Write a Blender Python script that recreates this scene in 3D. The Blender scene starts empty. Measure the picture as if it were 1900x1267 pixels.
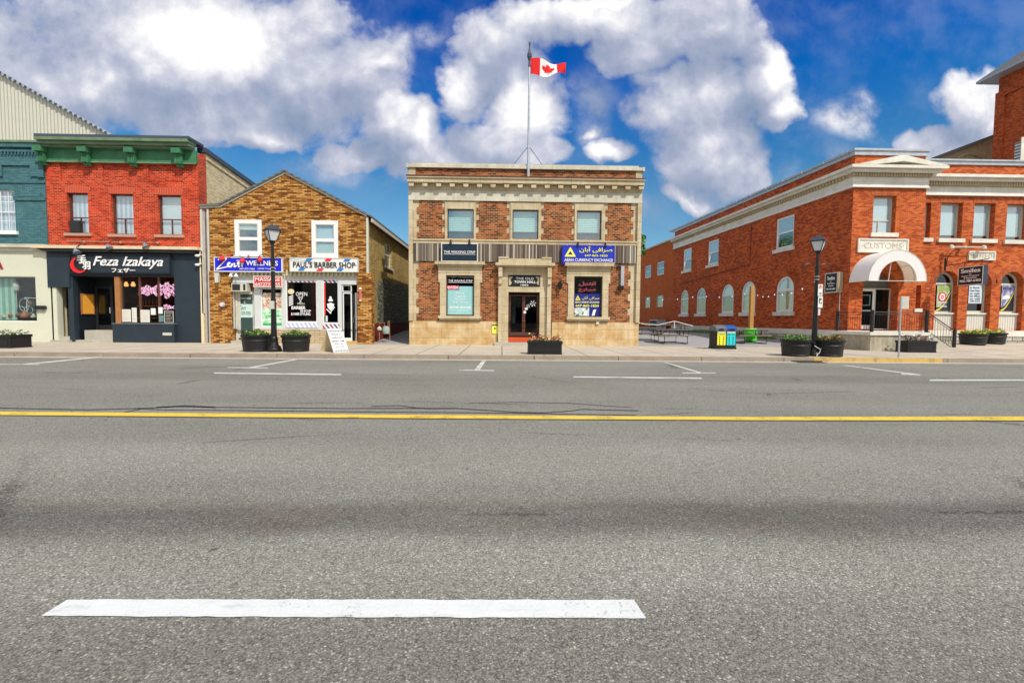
import bpy, bmesh, math, random
from mathutils import Vector, Matrix
random.seed(7)
S = bpy.context.scene
COL = S.collection
# ------------------------------------------------------------------ camera, sky, sun, exposure
FPX, YAW, PITCH, ROLL, CAMZ = 844.0, .022, math.atan(41.5/844.0), .0087, 1.45
CP = Vector((0, 0, CAMZ))
_f0 = Vector((math.sin(YAW), math.cos(YAW), 0)); _r0 = Vector((math.cos(YAW), -math.sin(YAW), 0)); _u0 = Vector((0, 0, 1))
CF = _f0*math.cos(PITCH) - _u0*math.sin(PITCH)
_u1 = _u0*math.cos(PITCH) + _f0*math.sin(PITCH)
CR = _r0*math.cos(ROLL) + _u1*math.sin(ROLL)
CU = _u1*math.cos(ROLL) - _r0*math.sin(ROLL)
cd = bpy.data.cameras.new('camera'); cam = bpy.data.objects.new('camera', cd); COL.objects.link(cam)
cam.matrix_world = Matrix(((CR.x, CU.x, -CF.x, CP.x), (CR.y, CU.y, -CF.y, CP.y), (CR.z, CU.z, -CF.z, CP.z), (0, 0, 0, 1)))
cd.sensor_width = 36; cd.lens = FPX/1900*36; cd.clip_end = 5000; cd.clip_start = .05
S.camera = cam
def ray(px, py): return (CF + CR*((px-950)/FPX) + CU*((633.5-py)/FPX))

SUN_EL, SUN_AZ = math.radians(50), math.radians(146)      # azimuth from +Y towards +X: front right of the facades
sd = bpy.data.lights.new('sun', 'SUN'); sd.energy = 3.3; sd.angle = math.radians(.6); sd.color = (1, .93, .82)
sun = bpy.data.objects.new('sun', sd); COL.objects.link(sun)
tosun = Vector((math.sin(SUN_AZ)*math.cos(SUN_EL), math.cos(SUN_AZ)*math.cos(SUN_EL), math.sin(SUN_EL)))
sun.rotation_euler = (-tosun).to_track_quat('-Z', 'Y').to_euler()
S.view_settings.view_transform = 'Standard'; S.view_settings.look = 'None'
S.view_settings.exposure = .32; S.view_settings.gamma = 1

# ------------------------------------------------------------------ node helper
class NT:
    def __init__(s, tree): s.t = tree; s.n = tree.nodes; s.l = tree.links
    def node(s, kind, **kw):
        n = s.n.new(kind)
        for k, v in kw.items(): setattr(n, k, v)
        return n
    def put(s, sock, v):
        if isinstance(v, bpy.types.NodeSocket): s.l.new(v, sock)
        elif v is not None:
            if hasattr(sock.default_value, '__len__') and not hasattr(v, '__len__'): sock.default_value = [v]*len(sock.default_value)
            elif hasattr(v, '__len__') and len(v) == 3 and len(sock.default_value) == 4: sock.default_value = (*v, 1)
            else: sock.default_value = v
    def m(s, op, a, b=None, c=None, clamp=False):
        n = s.node('ShaderNodeMath', operation=op, use_clamp=clamp); s.put(n.inputs[0], a); s.put(n.inputs[1], b)
        if c is not None: s.put(n.inputs[2], c)
        return n.outputs[0]
    def v(s, op, a, b=None):
        n = s.node('ShaderNodeVectorMath', operation=op); s.put(n.inputs[0], a); s.put(n.inputs[1], b)
        return n.outputs['Value'] if op in ('LENGTH', 'DOT_PRODUCT', 'DISTANCE') else n.outputs[0]
    def mix(s, f, a, b, mode='MIX'):
        n = s.node('ShaderNodeMix', data_type='RGBA', blend_type=mode); s.put(n.inputs[0], f); s.put(n.inputs[6], a); s.put(n.inputs[7], b); return n.outputs[2]
    def noise(s, vec, scale, detail=4, rough=.55, dim='3D'):
        n = s.node('ShaderNodeTexNoise', noise_dimensions=dim); s.put(n.inputs['Vector'], vec); s.put(n.inputs['Scale'], scale)
        s.put(n.inputs['Detail'], detail); s.put(n.inputs['Roughness'], rough); return n.outputs['Fac']
    def ramp(s, f, stops, interp='LINEAR'):
        n = s.node('ShaderNodeValToRGB'); cr = n.color_ramp; cr.interpolation = interp
        while len(cr.elements) < len(stops): cr.elements.new(.5)
        for e, (p, c) in zip(cr.elements, stops):
            e.position = p; e.color = (c, c, c, 1) if not hasattr(c, '__len__') else (*c[:3], 1)
        s.put(n.inputs[0], f); return n.outputs[0]
    def rng(s, f, a, b, c=0., d=1., smooth=True):
        n = s.node('ShaderNodeMapRange', interpolation_type='SMOOTHSTEP' if smooth else 'LINEAR')
        for i, x in enumerate((f, a, b, c, d)): s.put(n.inputs[i], x)
        return n.outputs[0]

# ------------------------------------------------------------------ world: physical sky and cumulus clouds by direction
W = bpy.data.worlds.new('World'); S.world = W; W.use_nodes = True
w = NT(W.node_tree); w.n.clear()
sky = w.node('ShaderNodeTexSky', sky_type='NISHITA'); sky.sun_disc = False; sky.sun_elevation = SUN_EL; sky.sun_rotation = SUN_AZ
sky.air_density = 1.0; sky.dust_density = .6; sky.ozone_density = 2.2
tc = w.node('ShaderNodeTexCoord').outputs['Generated']
sep = w.node('ShaderNodeSeparateXYZ'); w.put(sep.inputs[0], tc)
yy = w.m('MAXIMUM', sep.outputs[1], .12)
comb = w.node('ShaderNodeCombineXYZ'); w.put(comb.inputs[0], w.m('DIVIDE', sep.outputs[0], yy)); w.put(comb.inputs[1], w.m('DIVIDE', sep.outputs[2], yy))
P0 = comb.outputs[0]
def warp(vec, scale, amp, off=0):
    n = w.node('ShaderNodeTexNoise', noise_dimensions='3D'); w.put(n.inputs['Vector'], w.v('ADD', vec, (off, off, 0))); w.put(n.inputs['Scale'], scale)
    w.put(n.inputs['Detail'], 3.); c = w.v('SUBTRACT', n.outputs['Color'], (.5, .5, .5)); return w.v('ADD', vec, w.v('MULTIPLY', c, (amp, amp, 0)))
P1 = warp(warp(warp(P0, 3.2, .17, 4.1), 10., .06, 9.), 30., .022, 2.)
def field(vec, blobs, k=1.):
    out = None
    for (cx, cy, rx, ry, *wt) in blobs:
        r = ray(cx, cy); x, z = r.x/r.y, r.z/r.y
        d = w.v('LENGTH', w.v('MULTIPLY', w.v('SUBTRACT', vec, (x, z, 0)), (FPX/rx*k, FPX/ry*k, 0)))
        f = w.m('SUBTRACT', 1., d)
        if wt: f = w.m('MULTIPLY', w.m('MAXIMUM', f, 0.), wt[0])
        out = f if out is None else w.node_smax(out, f)
    return out
def _smax(a, b):
    n = w.node('ShaderNodeMath', operation='SMOOTH_MAX'); w.put(n.inputs[0], a); w.put(n.inputs[1], b); n.inputs[2].default_value = .12; return n.outputs[0]
w.node_smax = _smax
BL = [(350,90,350,165),(140,165,200,105),(600,150,150,120),(380,215,230,66),(480,255,105,34),(5,95,60,105),(590,10,55,55),(655,120,85,85),(700,110,45,40),
      (730,235,85,62),(655,285,75,32),(765,300,80,34),
      (865,160,56,70),(925,110,80,90),(965,190,90,110),(920,270,95,52),(1010,50,120,62),(985,285,60,40),(790,235,45,50),(845,285,75,34),(700,200,60,40),
      (1130,40,180,56),(1290,65,135,88),(1180,110,100,50),
      (1270,190,120,105),(1415,160,72,78),(1310,280,130,95),(1435,215,60,55),(1290,362,65,22),(1370,300,70,62),
      (1125,285,58,28),(1085,250,18,13),(1800,180,100,58),(1720,262,95,38),(1830,240,100,55),(1700,292,75,16)]
base = field(P1, BL)
PH = warp(P0, 5., .05, 1.3)
n1 = w.noise(PH, 6.5, 10, .58)
UP = w.v('ADD', P1, (.035, .085, 0))
base_up = field(UP, [q for q in BL if q[2] >= 60]); n1u = w.noise(w.v('ADD', PH, (.014, .034, 0)), 6.5, 6, .52)
n3 = w.noise(P0, 2.1, 2, .5)
dens = w.m('ADD', base, w.m('MULTIPLY', w.m('SUBTRACT', n1, .5), 1.25))
cov = w.m('MULTIPLY', w.rng(dens, -.04, .30), w.rng(dens, -.3, .55, .9, 1.))
thin = field(P1, [(1565,235,85,52,1.),(1600,200,40,34,.9),(1085,200,60,70,.7),(1090,250,50,40,.9),(620,310,130,40,.6),(1500,330,150,50,.5),(800,60,60,30,.6),(735,80,50,60,.8),(1180,395,90,40,.4),(40,60,90,60,.7),(1450,290,90,60,.5),(700,330,60,40,.3)])
cov = w.m('MAXIMUM', cov, w.m('MULTIPLY', w.m('MULTIPLY', thin, w.rng(n1, .36, .66)), 1.5, clamp=True))
# unseen clouds added behind and beside the street for a whiter, softer fill light
gn = w.noise(w.v('MULTIPLY', tc, (1, 1, 1.8)), 1.9, 8, .58)
gcov = w.m('MULTIPLY', w.rng(gn, .36, .52), w.rng(sep.outputs[1], .22, -.02))
hz = w.m('MULTIPLY', w.rng(sep.outputs[1], .45, .75), w.rng(w.v('LENGTH', P0), 2.0, 1.2))
cov = w.m('MAXIMUM', cov, gcov)
BR = [(385,75,230,130,1.3),(200,140,130,70,.7),(848,150,46,75,1.),(950,225,90,85,1.1),(1120,-5,60,24,1.5),(1438,125,48,55,.9),(1455,205,50,42,.9),
      (1300,190,110,50,.35),(1290,365,80,22,.8),(735,200,50,34,.6),(795,250,40,50,.5),(1120,285,60,26,.9),(1750,292,110,30,.8),(690,105,40,24,.5),(1215,240,50,90,.4),(520,262,65,20,.45),(1780,140,60,26,.4)]
bright = field(P1, BR)
lit = w.m('SUBTRACT', base, base_up)
relief = w.m('SUBTRACT', n1, n1u)
bright = w.m('ADD', w.m('MULTIPLY', bright, .66), .25)
bright = w.m('ADD', bright, w.m('MULTIPLY', lit, .40))
bright = w.m('ADD', bright, w.m('MULTIPLY', relief, 1.5))
bright = w.m('ADD', bright, w.m('MULTIPLY', w.m('SUBTRACT', n3, .5), .45))
bright = w.m('ADD', bright, w.m('MULTIPLY', gcov, .5))
bright = w.m('ADD', bright, w.m('MULTIPLY', w.rng(dens, .30, .02), .13))
ccol = w.ramp(bright, [(0., (.32, .40, .57)), (.28, (.44, .50, .67)), (.55, (.70, .73, .86)), (.85, (1.16, 1.16, 1.18))])
skc = w.v('MULTIPLY', sky.outputs[0], (1, 1, 1))
hs = w.node('ShaderNodeHueSaturation'); w.put(hs.inputs['Color'], skc); hs.inputs['Saturation'].default_value = 1.35
el = w.rng(sep.outputs[2], .03, .55)
tint = w.ramp(el, [(0., (.92, .98, .90)), (.38, (.80, .96, .92)), (.6, (.40, .84, .98)), (.85, (.07, .72, 1.12)), (1., (.015, .58, 1.1))])
skyc = w.mix(1., hs.outputs[0], tint, 'MULTIPLY')
cl = w.v('MULTIPLY', ccol, (7.2, 7.1, 7.0))
fin = w.mix(w.m('MULTIPLY', cov, .97), skyc, cl)
bg = w.node('ShaderNodeBackground'); w.put(bg.inputs[0], fin); bg.inputs[1].default_value = .1
wo = w.node('ShaderNodeOutputWorld'); w.l.new(bg.outputs[0], wo.inputs[0])

# ------------------------------------------------------------------ materials
MATS = {}
def newmat(name):
    m = bpy.data.materials.new(name); m.use_nodes = True; t = NT(m.node_tree); t.n.clear()
    b = t.node('ShaderNodeBsdfPrincipled'); o = t.node('ShaderNodeOutputMaterial'); t.l.new(b.outputs[0], o.inputs[0])
    t.b = b; t.o = o; MATS[name] = m; return m, t
def bump(t, h, strength=.3, dist=.01):
    n = t.node('ShaderNodeBump'); n.inputs['Strength'].default_value = strength; n.inputs['Distance'].default_value = dist
    t.put(n.inputs['Height'], h); t.l.new(n.outputs[0], t.b.inputs['Normal'])
def plain(name, c, rough=.6, metal=0., var=.25, scale=3., fine=.12, spec=.4, emit=None, bmp=.0):
    """painted or plain surface with weathering: broad and fine noise in the colour"""
    if name in MATS: return MATS[name]
    m, t = newmat(name); tcn = t.node('ShaderNodeTexCoord').outputs['Object']
    a = t.noise(tcn, scale, 5, .6); b = t.noise(tcn, scale*14, 3, .6)
    f = t.m('ADD', t.m('MULTIPLY', t.m('SUBTRACT', a, .5), var*2.4), t.m('MULTIPLY', t.m('SUBTRACT', b, .5), fine*2.4))
    k = t.m('ADD', f, 1.)
    t.put(t.b.inputs['Base Color'], t.v('MULTIPLY', t.v('MULTIPLY', (c[0], c[1], c[2]), (1, 1, 1)), comb3(t, k)))
    t.b.inputs['Roughness'].default_value = rough; t.b.inputs['Metallic'].default_value = metal
    t.b.inputs['Specular IOR Level'].default_value = spec
    if emit: t.b.inputs['Emission Color'].default_value = (*emit[:3], 1); t.b.inputs['Emission Strength'].default_value = emit[3]
    if bmp: bump(t, b, bmp, .01)
    return m
def comb3(t, k):
    n = t.node('ShaderNodeCombineXYZ')
    for i in range(3): t.put(n.inputs[i], k)
    return n.outputs[0]
def brick(name, cols, mortar, bw=.22, rh=.078, ms=.010, var=.22, stain=None, bmp=.6, bias=0.):
    m, t = newmat(name); uv = t.node('ShaderNodeUVMap').outputs[0]
    wob = t.node('ShaderNodeTexNoise'); t.put(wob.inputs['Vector'], uv); wob.inputs['Scale'].default_value = 9.
    uvw = t.v('ADD', uv, t.v('MULTIPLY', t.v('SUBTRACT', wob.outputs['Color'], (.5, .5, .5)), (.008, .008, 0)))
    b = t.node('ShaderNodeTexBrick'); t.put(b.inputs['Vector'], uvw)
    for k, v in (('Scale', 1.), ('Mortar Size', ms), ('Mortar Smooth', .3), ('Bias', bias), ('Brick Width', bw), ('Row Height', rh)): b.inputs[k].default_value = v
    b.inputs['Color1'].default_value = (0, 0, 0, 1); b.inputs['Color2'].default_value = (1, 1, 1, 1); b.inputs['Mortar'].default_value = (.5, .5, .5, 1)
    n = len(cols); col = t.ramp(b.outputs['Color'], [((i+.5)/n if n > 1 else 0, c) for i, c in enumerate(cols)])
    big = t.noise(uv, .55, 5, .62); mid = t.noise(uv, 3.1, 4, .6); fin_ = t.noise(uv, 40, 2, .6)
    k = t.m('ADD', 1., t.m('ADD', t.m('MULTIPLY', t.m('SUBTRACT', big, .5), var*2.6), t.m('ADD', t.m('MULTIPLY', t.m('SUBTRACT', mid, .5), var*1.6), t.m('MULTIPLY', t.m('SUBTRACT', fin_, .5), .5))))
    mo = t.mix(t.rng(t.noise(uv, 1.3, 4, .6), .4, .65), mortar, tuple(x*.55 for x in mortar))
    c = t.mix(b.outputs['Fac'], col, mo)
    c = t.v('MULTIPLY', c, comb3(t, k))
    if stain: c = t.mix(t.m('MULTIPLY', t.rng(t.noise(t.v('MULTIPLY', uv, (1.6, .4, 1)), 1.1, 5, .65), .5, .72), stain[3]), c, stain[:3])
    t.put(t.b.inputs['Base Color'], c); t.b.inputs['Roughness'].default_value = .85; t.b.inputs['Specular IOR Level'].default_value = .2
    bump(t, t.m('ADD', t.m('MULTIPLY', b.outputs['Fac'], -1.), t.m('MULTIPLY', fin_, .6)), bmp, .012)
    return m
def stone(name, c, c2, bw=1.1, rh=.42, joint=.012, var=.2, streak=.25):
    m, t = newmat(name); uv = t.node('ShaderNodeUVMap').outputs[0]
    b = t.node('ShaderNodeTexBrick'); t.put(b.inputs['Vector'], uv)
    for k, v in (('Scale', 1.), ('Mortar Size', joint), ('Mortar Smooth', .5), ('Brick Width', bw), ('Row Height', rh)): b.inputs[k].default_value = v
    b.inputs['Color1'].default_value = (0, 0, 0, 1); b.inputs['Color2'].default_value = (1, 1, 1, 1); b.inputs['Mortar'].default_value = (.2, .2, .2, 1)
    a = t.noise(uv, 1.2, 6, .65); d = t.noise(t.v('MULTIPLY', uv, (7, .6, 1)), 1., 5, .6); fn = t.noise(uv, 30, 3, .6)
    col = t.mix(t.rng(a, .35, .65), c, c2)
    col = t.mix(t.m('MULTIPLY', b.outputs['Color'], .25), col, tuple(x*.75 for x in c2))
    col = t.mix(t.m('MULTIPLY', b.outputs['Fac'], .5), col, tuple(x*.35 for x in c2))
    k = t.m('ADD', 1., t.m('ADD', t.m('MULTIPLY', t.m('SUBTRACT', d, .5), streak*2), t.m('MULTIPLY', t.m('SUBTRACT', fn, .5), .35)))
    t.put(t.b.inputs['Base Color'], t.v('MULTIPLY', col, comb3(t, k)))
    t.b.inputs['Roughness'].default_value = .8; t.b.inputs['Specular IOR Level'].default_value = .25
    bump(t, t.m('SUBTRACT', fn, b.outputs['Fac']), .4, .008)
    return m
def stripes(name, c1, c2, period, axis=0, rough=.5, bmp=.6, duty=.5, noise=.15, slope=0., metal=0.):
    m, t = newmat(name); uv = t.node('ShaderNodeUVMap').outputs[0]
    s = t.node('ShaderNodeSeparateXYZ'); t.put(s.inputs[0], uv)
    x = s.outputs[axis] if not slope else t.m('ADD', s.outputs[0], t.m('MULTIPLY', s.outputs[1], slope))
    f = t.m('FRACT', t.m('DIVIDE', x, period)); g = t.m('PINGPONG', f, .5)
    e = t.rng(g, duty*.5-.08, duty*.5+.08)
    a = t.noise(uv, 2.2, 5, .6)
    k = t.m('ADD', 1., t.m('MULTIPLY', t.m('SUBTRACT', a, .5), noise*2.5))
    t.put(t.b.inputs['Base Color'], t.v('MULTIPLY', t.mix(e, c1, c2), comb3(t, k)))
    t.b.inputs['Roughness'].default_value = rough; t.b.inputs['Metallic'].default_value = metal
    if bmp: bump(t, e, bmp, .02)
    return m
def glass(name, tint=(.75, .85, .85), refl=.10, trans=1.):
    m, t = newmat(name); t.n.remove(t.b)
    tr = t.node('ShaderNodeBsdfTransparent'); tr.inputs[0].default_value = (*[x*trans for x in tint], 1)
    g = t.node('ShaderNodeBsdfGlossy'); g.inputs['Roughness'].default_value = .02; g.inputs[0].default_value = (.9, .95, 1, 1)
    tcn = t.node('ShaderNodeTexCoord').outputs['Object']
    bp = t.node('ShaderNodeBump'); bp.inputs['Strength'].default_value = .025; bp.inputs['Distance'].default_value = .05
    t.put(bp.inputs['Height'], t.noise(tcn, 1.4, 2, .5)); t.l.new(bp.outputs[0], g.inputs['Normal'])
    fr = t.node('ShaderNodeLayerWeight'); fr.inputs[0].default_value = .5
    f = t.m('ADD', t.m('MULTIPLY', t.m('POWER', fr.outputs['Facing'], 5.), .8), refl, clamp=True)
    mx = t.node('ShaderNodeMixShader'); t.put(mx.inputs[0], f); t.l.new(tr.outputs[0], mx.inputs[1]); t.l.new(g.outputs[0], mx.inputs[2]); t.l.new(mx.outputs[0], t.o.inputs[0])
    return m

# ------------------------------------------------------------------ frames and mesh builder
class Fr:
    def __init__(s, O, U, V): s.O = Vector(O); s.U = Vector(U).normalized(); s.V = Vector(V).normalized()
    def pt(s, u, v, z): return s.O + s.U*u + s.V*v + Vector((0, 0, z))
WF = Fr((0, 0, 0), (1, 0, 0), (0, 1, 0))
def un(px, py, fr, v=0.):
    """pixel of the photograph -> (u, z) on the vertical plane at depth v of a frame"""
    r = ray(px, py); o = fr.O + fr.V*v - CP; U = fr.U
    det = r.x*(-U.y) - r.y*(-U.x)
    t = (o.x*(-U.y) - o.y*(-U.x))/det; u = (r.x*o.y - r.y*o.x)/det
    return u, CP.z + r.z*t - fr.O.z
def RR(x0, y0, x1, y1, fr, v=0.):
    xm, ym = (x0+x1)/2, (y0+y1)/2
    a, _ = un(x0, ym, fr, v); b, _ = un(x1, ym, fr, v); _, zt = un(xm, y0, fr, v); _, zb = un(xm, y1, fr, v)
    return min(a, b), max(a, b), zb, zt
def GP(px, py, z=.15):
    r = ray(px, py); t = (z-CP.z)/r.z; return CP.x + r.x*t, CP.y + r.y*t
BASE = {}
def base_of(o):
    while o.parent: o = o.parent
    return BASE.get(o.name, Vector((0, 0, 0)))
class MB:
    def __init__(s, fr=WF): s.fr = fr; s.v = []; s.f = []; s.uv = []; s.mi = []; s.cur = 0
    def face(s, pts, uvs=None, world=False):
        i = len(s.v)
        for p in pts: s.v.append(Vector(p) if world else s.fr.pt(*p))
        s.f.append(list(range(i, i+len(pts)))); s.mi.append(s.cur)
        if uvs is None:
            a = [Vector(p) for p in pts]; n = Vector((0, 0, 0))
            for k in range(len(a)): n += (a[k]-a[0]).cross(a[(k+1) % len(a)]-a[0])
            x, y, z = abs(n.x), abs(n.y), abs(n.z)
            if y >= x and y >= z: uvs = [(p.x, p.z) for p in a]
            elif x >= z: uvs = [(p.y, p.z) for p in a]
            else: uvs = [(p.x, p.y) for p in a]
        s.uv.append(uvs)
    def box(s, x0, x1, y0, y1, z0, z1):
        a = [(x0, y0, z0), (x1, y0, z0), (x1, y1, z0), (x0, y1, z0), (x0, y0, z1), (x1, y0, z1), (x1, y1, z1), (x0, y1, z1)]
        for q in ((0, 3, 2, 1), (4, 5, 6, 7), (0, 1, 5, 4), (1, 2, 6, 5), (2, 3, 7, 6), (3, 0, 4, 7)): s.face([a[k] for k in q])
        return s
    def prism(s, poly, v0, v1):
        """polygon in (u, z) extruded along v"""
        s.face([(u, v0, z) for u, z in poly]); s.face([(u, v1, z) for u, z in poly][::-1])
        for k in range(len(poly)):
            a, b = poly[k], poly[(k+1) % len(poly)]
            s.face([(a[0], v0, a[1]), (a[0], v1, a[1]), (b[0], v1, b[1]), (b[0], v0, b[1])])
        return s
    def flat(s, poly, z0, z1):
        """polygon in (u, v) extruded along z"""
        s.face([(u, v, z1) for u, v in poly]); s.face([(u, v, z0) for u, v in poly][::-1])
        for k in range(len(poly)):
            a, b = poly[k], poly[(k+1) % len(poly)]
            s.face([(a[0], a[1], z0), (b[0], b[1], z0), (b[0], b[1], z1), (a[0], a[1], z1)])
        return s
    def lathe(s, cx, cy, prof, n=16, sx=1., sy=1., rot=0.):
        for k in range(n):
            a0, a1 = rot+2*math.pi*k/n, rot+2*math.pi*(k+1)/n
            for (r0, z0), (r1, z1) in zip(prof, prof[1:]):
                p = [(cx+r0*math.cos(a0)*sx, cy+r0*math.sin(a0)*sy, z0), (cx+r0*math.cos(a1)*sx, cy+r0*math.sin(a1)*sy, z0),
                     (cx+r1*math.cos(a1)*sx, cy+r1*math.sin(a1)*sy, z1), (cx+r1*math.cos(a0)*sx, cy+r1*math.sin(a0)*sy, z1)]
                if r0 < 1e-6: p = [p[0], p[2], p[3]]
                elif r1 < 1e-6: p = p[:3]
                s.face(p, [(a0*r0, z0)]*len(p))
        return s
    def tube(s, pts, r, n=6):
        pts = [s.fr.pt(*p) for p in pts]; rings = []
        for k, p in enumerate(pts):
            d = (pts[min(k+1, len(pts)-1)] - pts[max(k-1, 0)]).normalized()
            h = Vector((0, 0, 1)) if abs(d.z) < .9 else Vector((1, 0, 0))
            a = d.cross(h).normalized(); b = d.cross(a)
            rr = r[k] if hasattr(r, '__len__') else r
            rings.append([p + a*math.cos(2*math.pi*i/n)*rr + b*math.sin(2*math.pi*i/n)*rr for i in range(n)])
        for A, B in zip(rings, rings[1:]):
            for i in range(n): s.face([A[i], A[(i+1) % n], B[(i+1) % n], B[i]], [(0, 0)]*4, True)
        for R in (rings[0][::-1], rings[-1]): s.face(R, [(0, 0)]*n, True)
        return s
    def wall(s, u0, u1, z0, z1, v0, v1, ops=()):
        """slab between v0 and v1 with openings (a, b, zbottom, ztop[, 'arch'])"""
        us = sorted({u0, u1, *[x for o in ops for x in o[:2]]}); zs = sorted({z0, z1, *[x for o in ops for x in o[2:4]]})
        inside = lambda u, z: any(o[0] < u < o[1] and o[2] < z < o[3] for o in ops)
        for a, b in zip(us, us[1:]):
            for c, d in zip(zs, zs[1:]):
                if not inside((a+b)/2, (c+d)/2):
                    s.face([(a, v0, c), (b, v0, c), (b, v0, d), (a, v0, d)]); s.face([(a, v1, c), (a, v1, d), (b, v1, d), (b, v1, c)])
        for a, b, c, d in [(u0, u1, z0, z1)] + [o[:4] for o in ops]:
            s.face([(a, v0, c), (a, v0, d), (a, v1, d), (a, v1, c)]); s.face([(b, v0, c), (b, v1, c), (b, v1, d), (b, v0, d)])
            s.face([(a, v0, c), (a, v1, c), (b, v1, c), (b, v0, c)]); s.face([(a, v0, d), (b, v0, d), (b, v1, d), (a, v1, d)])
        for o in ops:
            if len(o) > 4:
                a, b, c, d = o[:4]; r = (b-a)/2; m = (a+b)/2; N = 8
                for sg in (-1, 1):
                    arc = [(m+sg*r*math.cos(math.pi/2*k/N), d-r+r*math.sin(math.pi/2*k/N)) for k in range(N+1)]
                    cor = (m+sg*r, d)
                    for p, q in zip(arc, arc[1:]):
                        for v in (v0, v1): s.face([(cor[0], v, cor[1]), (p[0], v, p[1]), (q[0], v, q[1])])
                        s.face([(p[0], v0, p[1]), (q[0], v0, q[1]), (q[0], v1, q[1]), (p[0], v1, p[1])])
        return s
    def frame(s, u0, u1, z0, z1, v0, v1, w, wb=None, wt=None):
        wb = w if wb is None else wb; wt = w if wt is None else wt
        return s.wall(u0, u1, z0, z1, v0, v1, [(u0+w, u1-w, z0+wb, z1-wt)])
    def build(s, name, mats, parent=None, base=None, smooth=False):
        if not hasattr(mats, '__len__'): mats = [mats]
        b = base_of(parent) if parent else Vector(base or (0, 0, 0))
        me = bpy.data.meshes.new(name)
        me.from_pydata([tuple(p-b) for p in s.v], [], s.f)
        ul = me.uv_layers.new(name='UVMap'); k = 0
        for uvs in s.uv:
            for q in uvs: ul.data[k].uv = (q[0], q[1]); k += 1
        for m in mats: me.materials.append(m)
        me.polygons.foreach_set('material_index', s.mi)
        bm = bmesh.new(); bm.from_mesh(me); bmesh.ops.remove_doubles(bm, verts=bm.verts, dist=.0004); bmesh.ops.recalc_face_normals(bm, faces=bm.faces)
        bm.to_mesh(me); bm.free()
        if smooth: me.polygons.foreach_set('use_smooth', [True]*len(me.polygons))
        o = bpy.data.objects.new(name, me); COL.objects.link(o)
        if parent: o.parent = parent
        else: o.location = b; BASE[o.name] = b
        return o
def tag(o, label=None, cat=None, group=None, kind=None):
    if label: o['label'] = label
    if cat: o['category'] = cat
    if group: o['group'] = group
    if kind: o['kind'] = kind
    return o
def thing(name, loc, label, cat, group=None):
    o = bpy.data.objects.new(name, None); COL.objects.link(o); o.location = loc; o.empty_display_size = .3
    BASE[o.name] = Vector(loc); return tag(o, label, cat, group)
def copy_tree(o, parent=None):
    c = o.copy(); COL.objects.link(c)
    if parent: c.parent = parent
    for ch in [x for x in COL.objects if x.parent == o]: copy_tree(ch, c)
    return c
def place(src, loc, label, rz=0, sc=None, first=[None]):
    c = copy_tree(src); c.location = loc; c.rotation_euler = (0, 0, rz); c['label'] = label
    if sc: c.scale = sc
    return c
def text(parent, body, rect, fr, v, mat, name='lettering', bold=0., shear=0., depth=.012, fit=True, spacing=1.):
    """lettering fitted into (u0, u1, z0, z1) on a frame, standing proud of the plane v towards the street"""
    c = bpy.data.curves.new('t', 'FONT'); c.body = body; c.offset = bold; c.shear = shear; c.resolution_u = 3; c.space_character = spacing
    c.align_x = 'CENTER'
    o = bpy.data.objects.new('t', c); COL.objects.link(o); bpy.context.view_layer.update()
    me = bpy.data.meshes.new_from_object(o.evaluated_get(bpy.context.evaluated_depsgraph_get()))
    bpy.data.objects.remove(o); bpy.data.curves.remove(c)
    xs = [p.co.x for p in me.vertices]; ys = [p.co.y for p in me.vertices]
    if not xs: return None
    a, b, z0, z1 = rect; sx = (b-a)/(max(xs)-min(xs)); sy = (z1-z0)/max(max(ys)-min(ys), 1e-4)
    if not fit: sx = sy = min(sx, sy)
    cx, cy = (min(xs)+max(xs))/2, (min(ys)+max(ys))/2
    mb = MB(fr); sg = -1 if fr.U.cross(fr.V).z < 0 else 1
    for p in me.polygons:
        mb.face([((a+b)/2+(me.vertices[i].co.x-cx)*sx*sg, v-depth, (z0+z1)/2+(me.vertices[i].co.y-cy)*sy) for i in p.vertices])
    # short sides give the letters thickness
    ed = {}
    for p in me.polygons:
        vs = list(p.vertices)
        for i in range(len(vs)):
            k = (vs[i], vs[(i+1) % len(vs)]); kk = tuple(sorted(k)); ed[kk] = ed.get(kk, 0)+1
    for (i, j), n in ed.items():
        if n == 1:
            q = [((a+b)/2+(me.vertices[k].co.x-cx)*sx*sg, (z0+z1)/2+(me.vertices[k].co.y-cy)*sy) for k in (i, j)]
            mb.face([(q[0][0], v-depth, q[0][1]), (q[1][0], v-depth, q[1][1]), (q[1][0], v-.001, q[1][1]), (q[0][0], v-.001, q[0][1])])
    bpy.data.meshes.remove(me)
    return mb.build(name, mat, parent)

def ptext(parent, body, px, fr, v, mat, **kw): return text(parent, body, RR(*px, fr, v), fr, v, mat, **kw)
def ribbon(mb, pts, wd, v0, v1):
    """flat brush stroke through (u, z) points"""
    for k in range(len(pts)-1):
        (a, b), (c, d) = pts[k], pts[k+1]; L = math.hypot(c-a, d-b) or 1; nx, nz = -(d-b)/L*wd/2, (c-a)/L*wd/2
        w2 = wd if not hasattr(wd, '__len__') else wd[k]
        mb.prism([(a+nx, b+nz), (c+nx, d+nz), (c-nx, d-nz), (a-nx, b-nz)], v0, v1)
def ell(cx, cz, rx, rz, n=14, a0=0., a1=2*math.pi, closed=True):
    return [(cx+rx*math.cos(a0+(a1-a0)*k/(n if closed else n-1)), cz+rz*math.sin(a0+(a1-a0)*k/(n if closed else n-1))) for k in range(n)]

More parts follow.
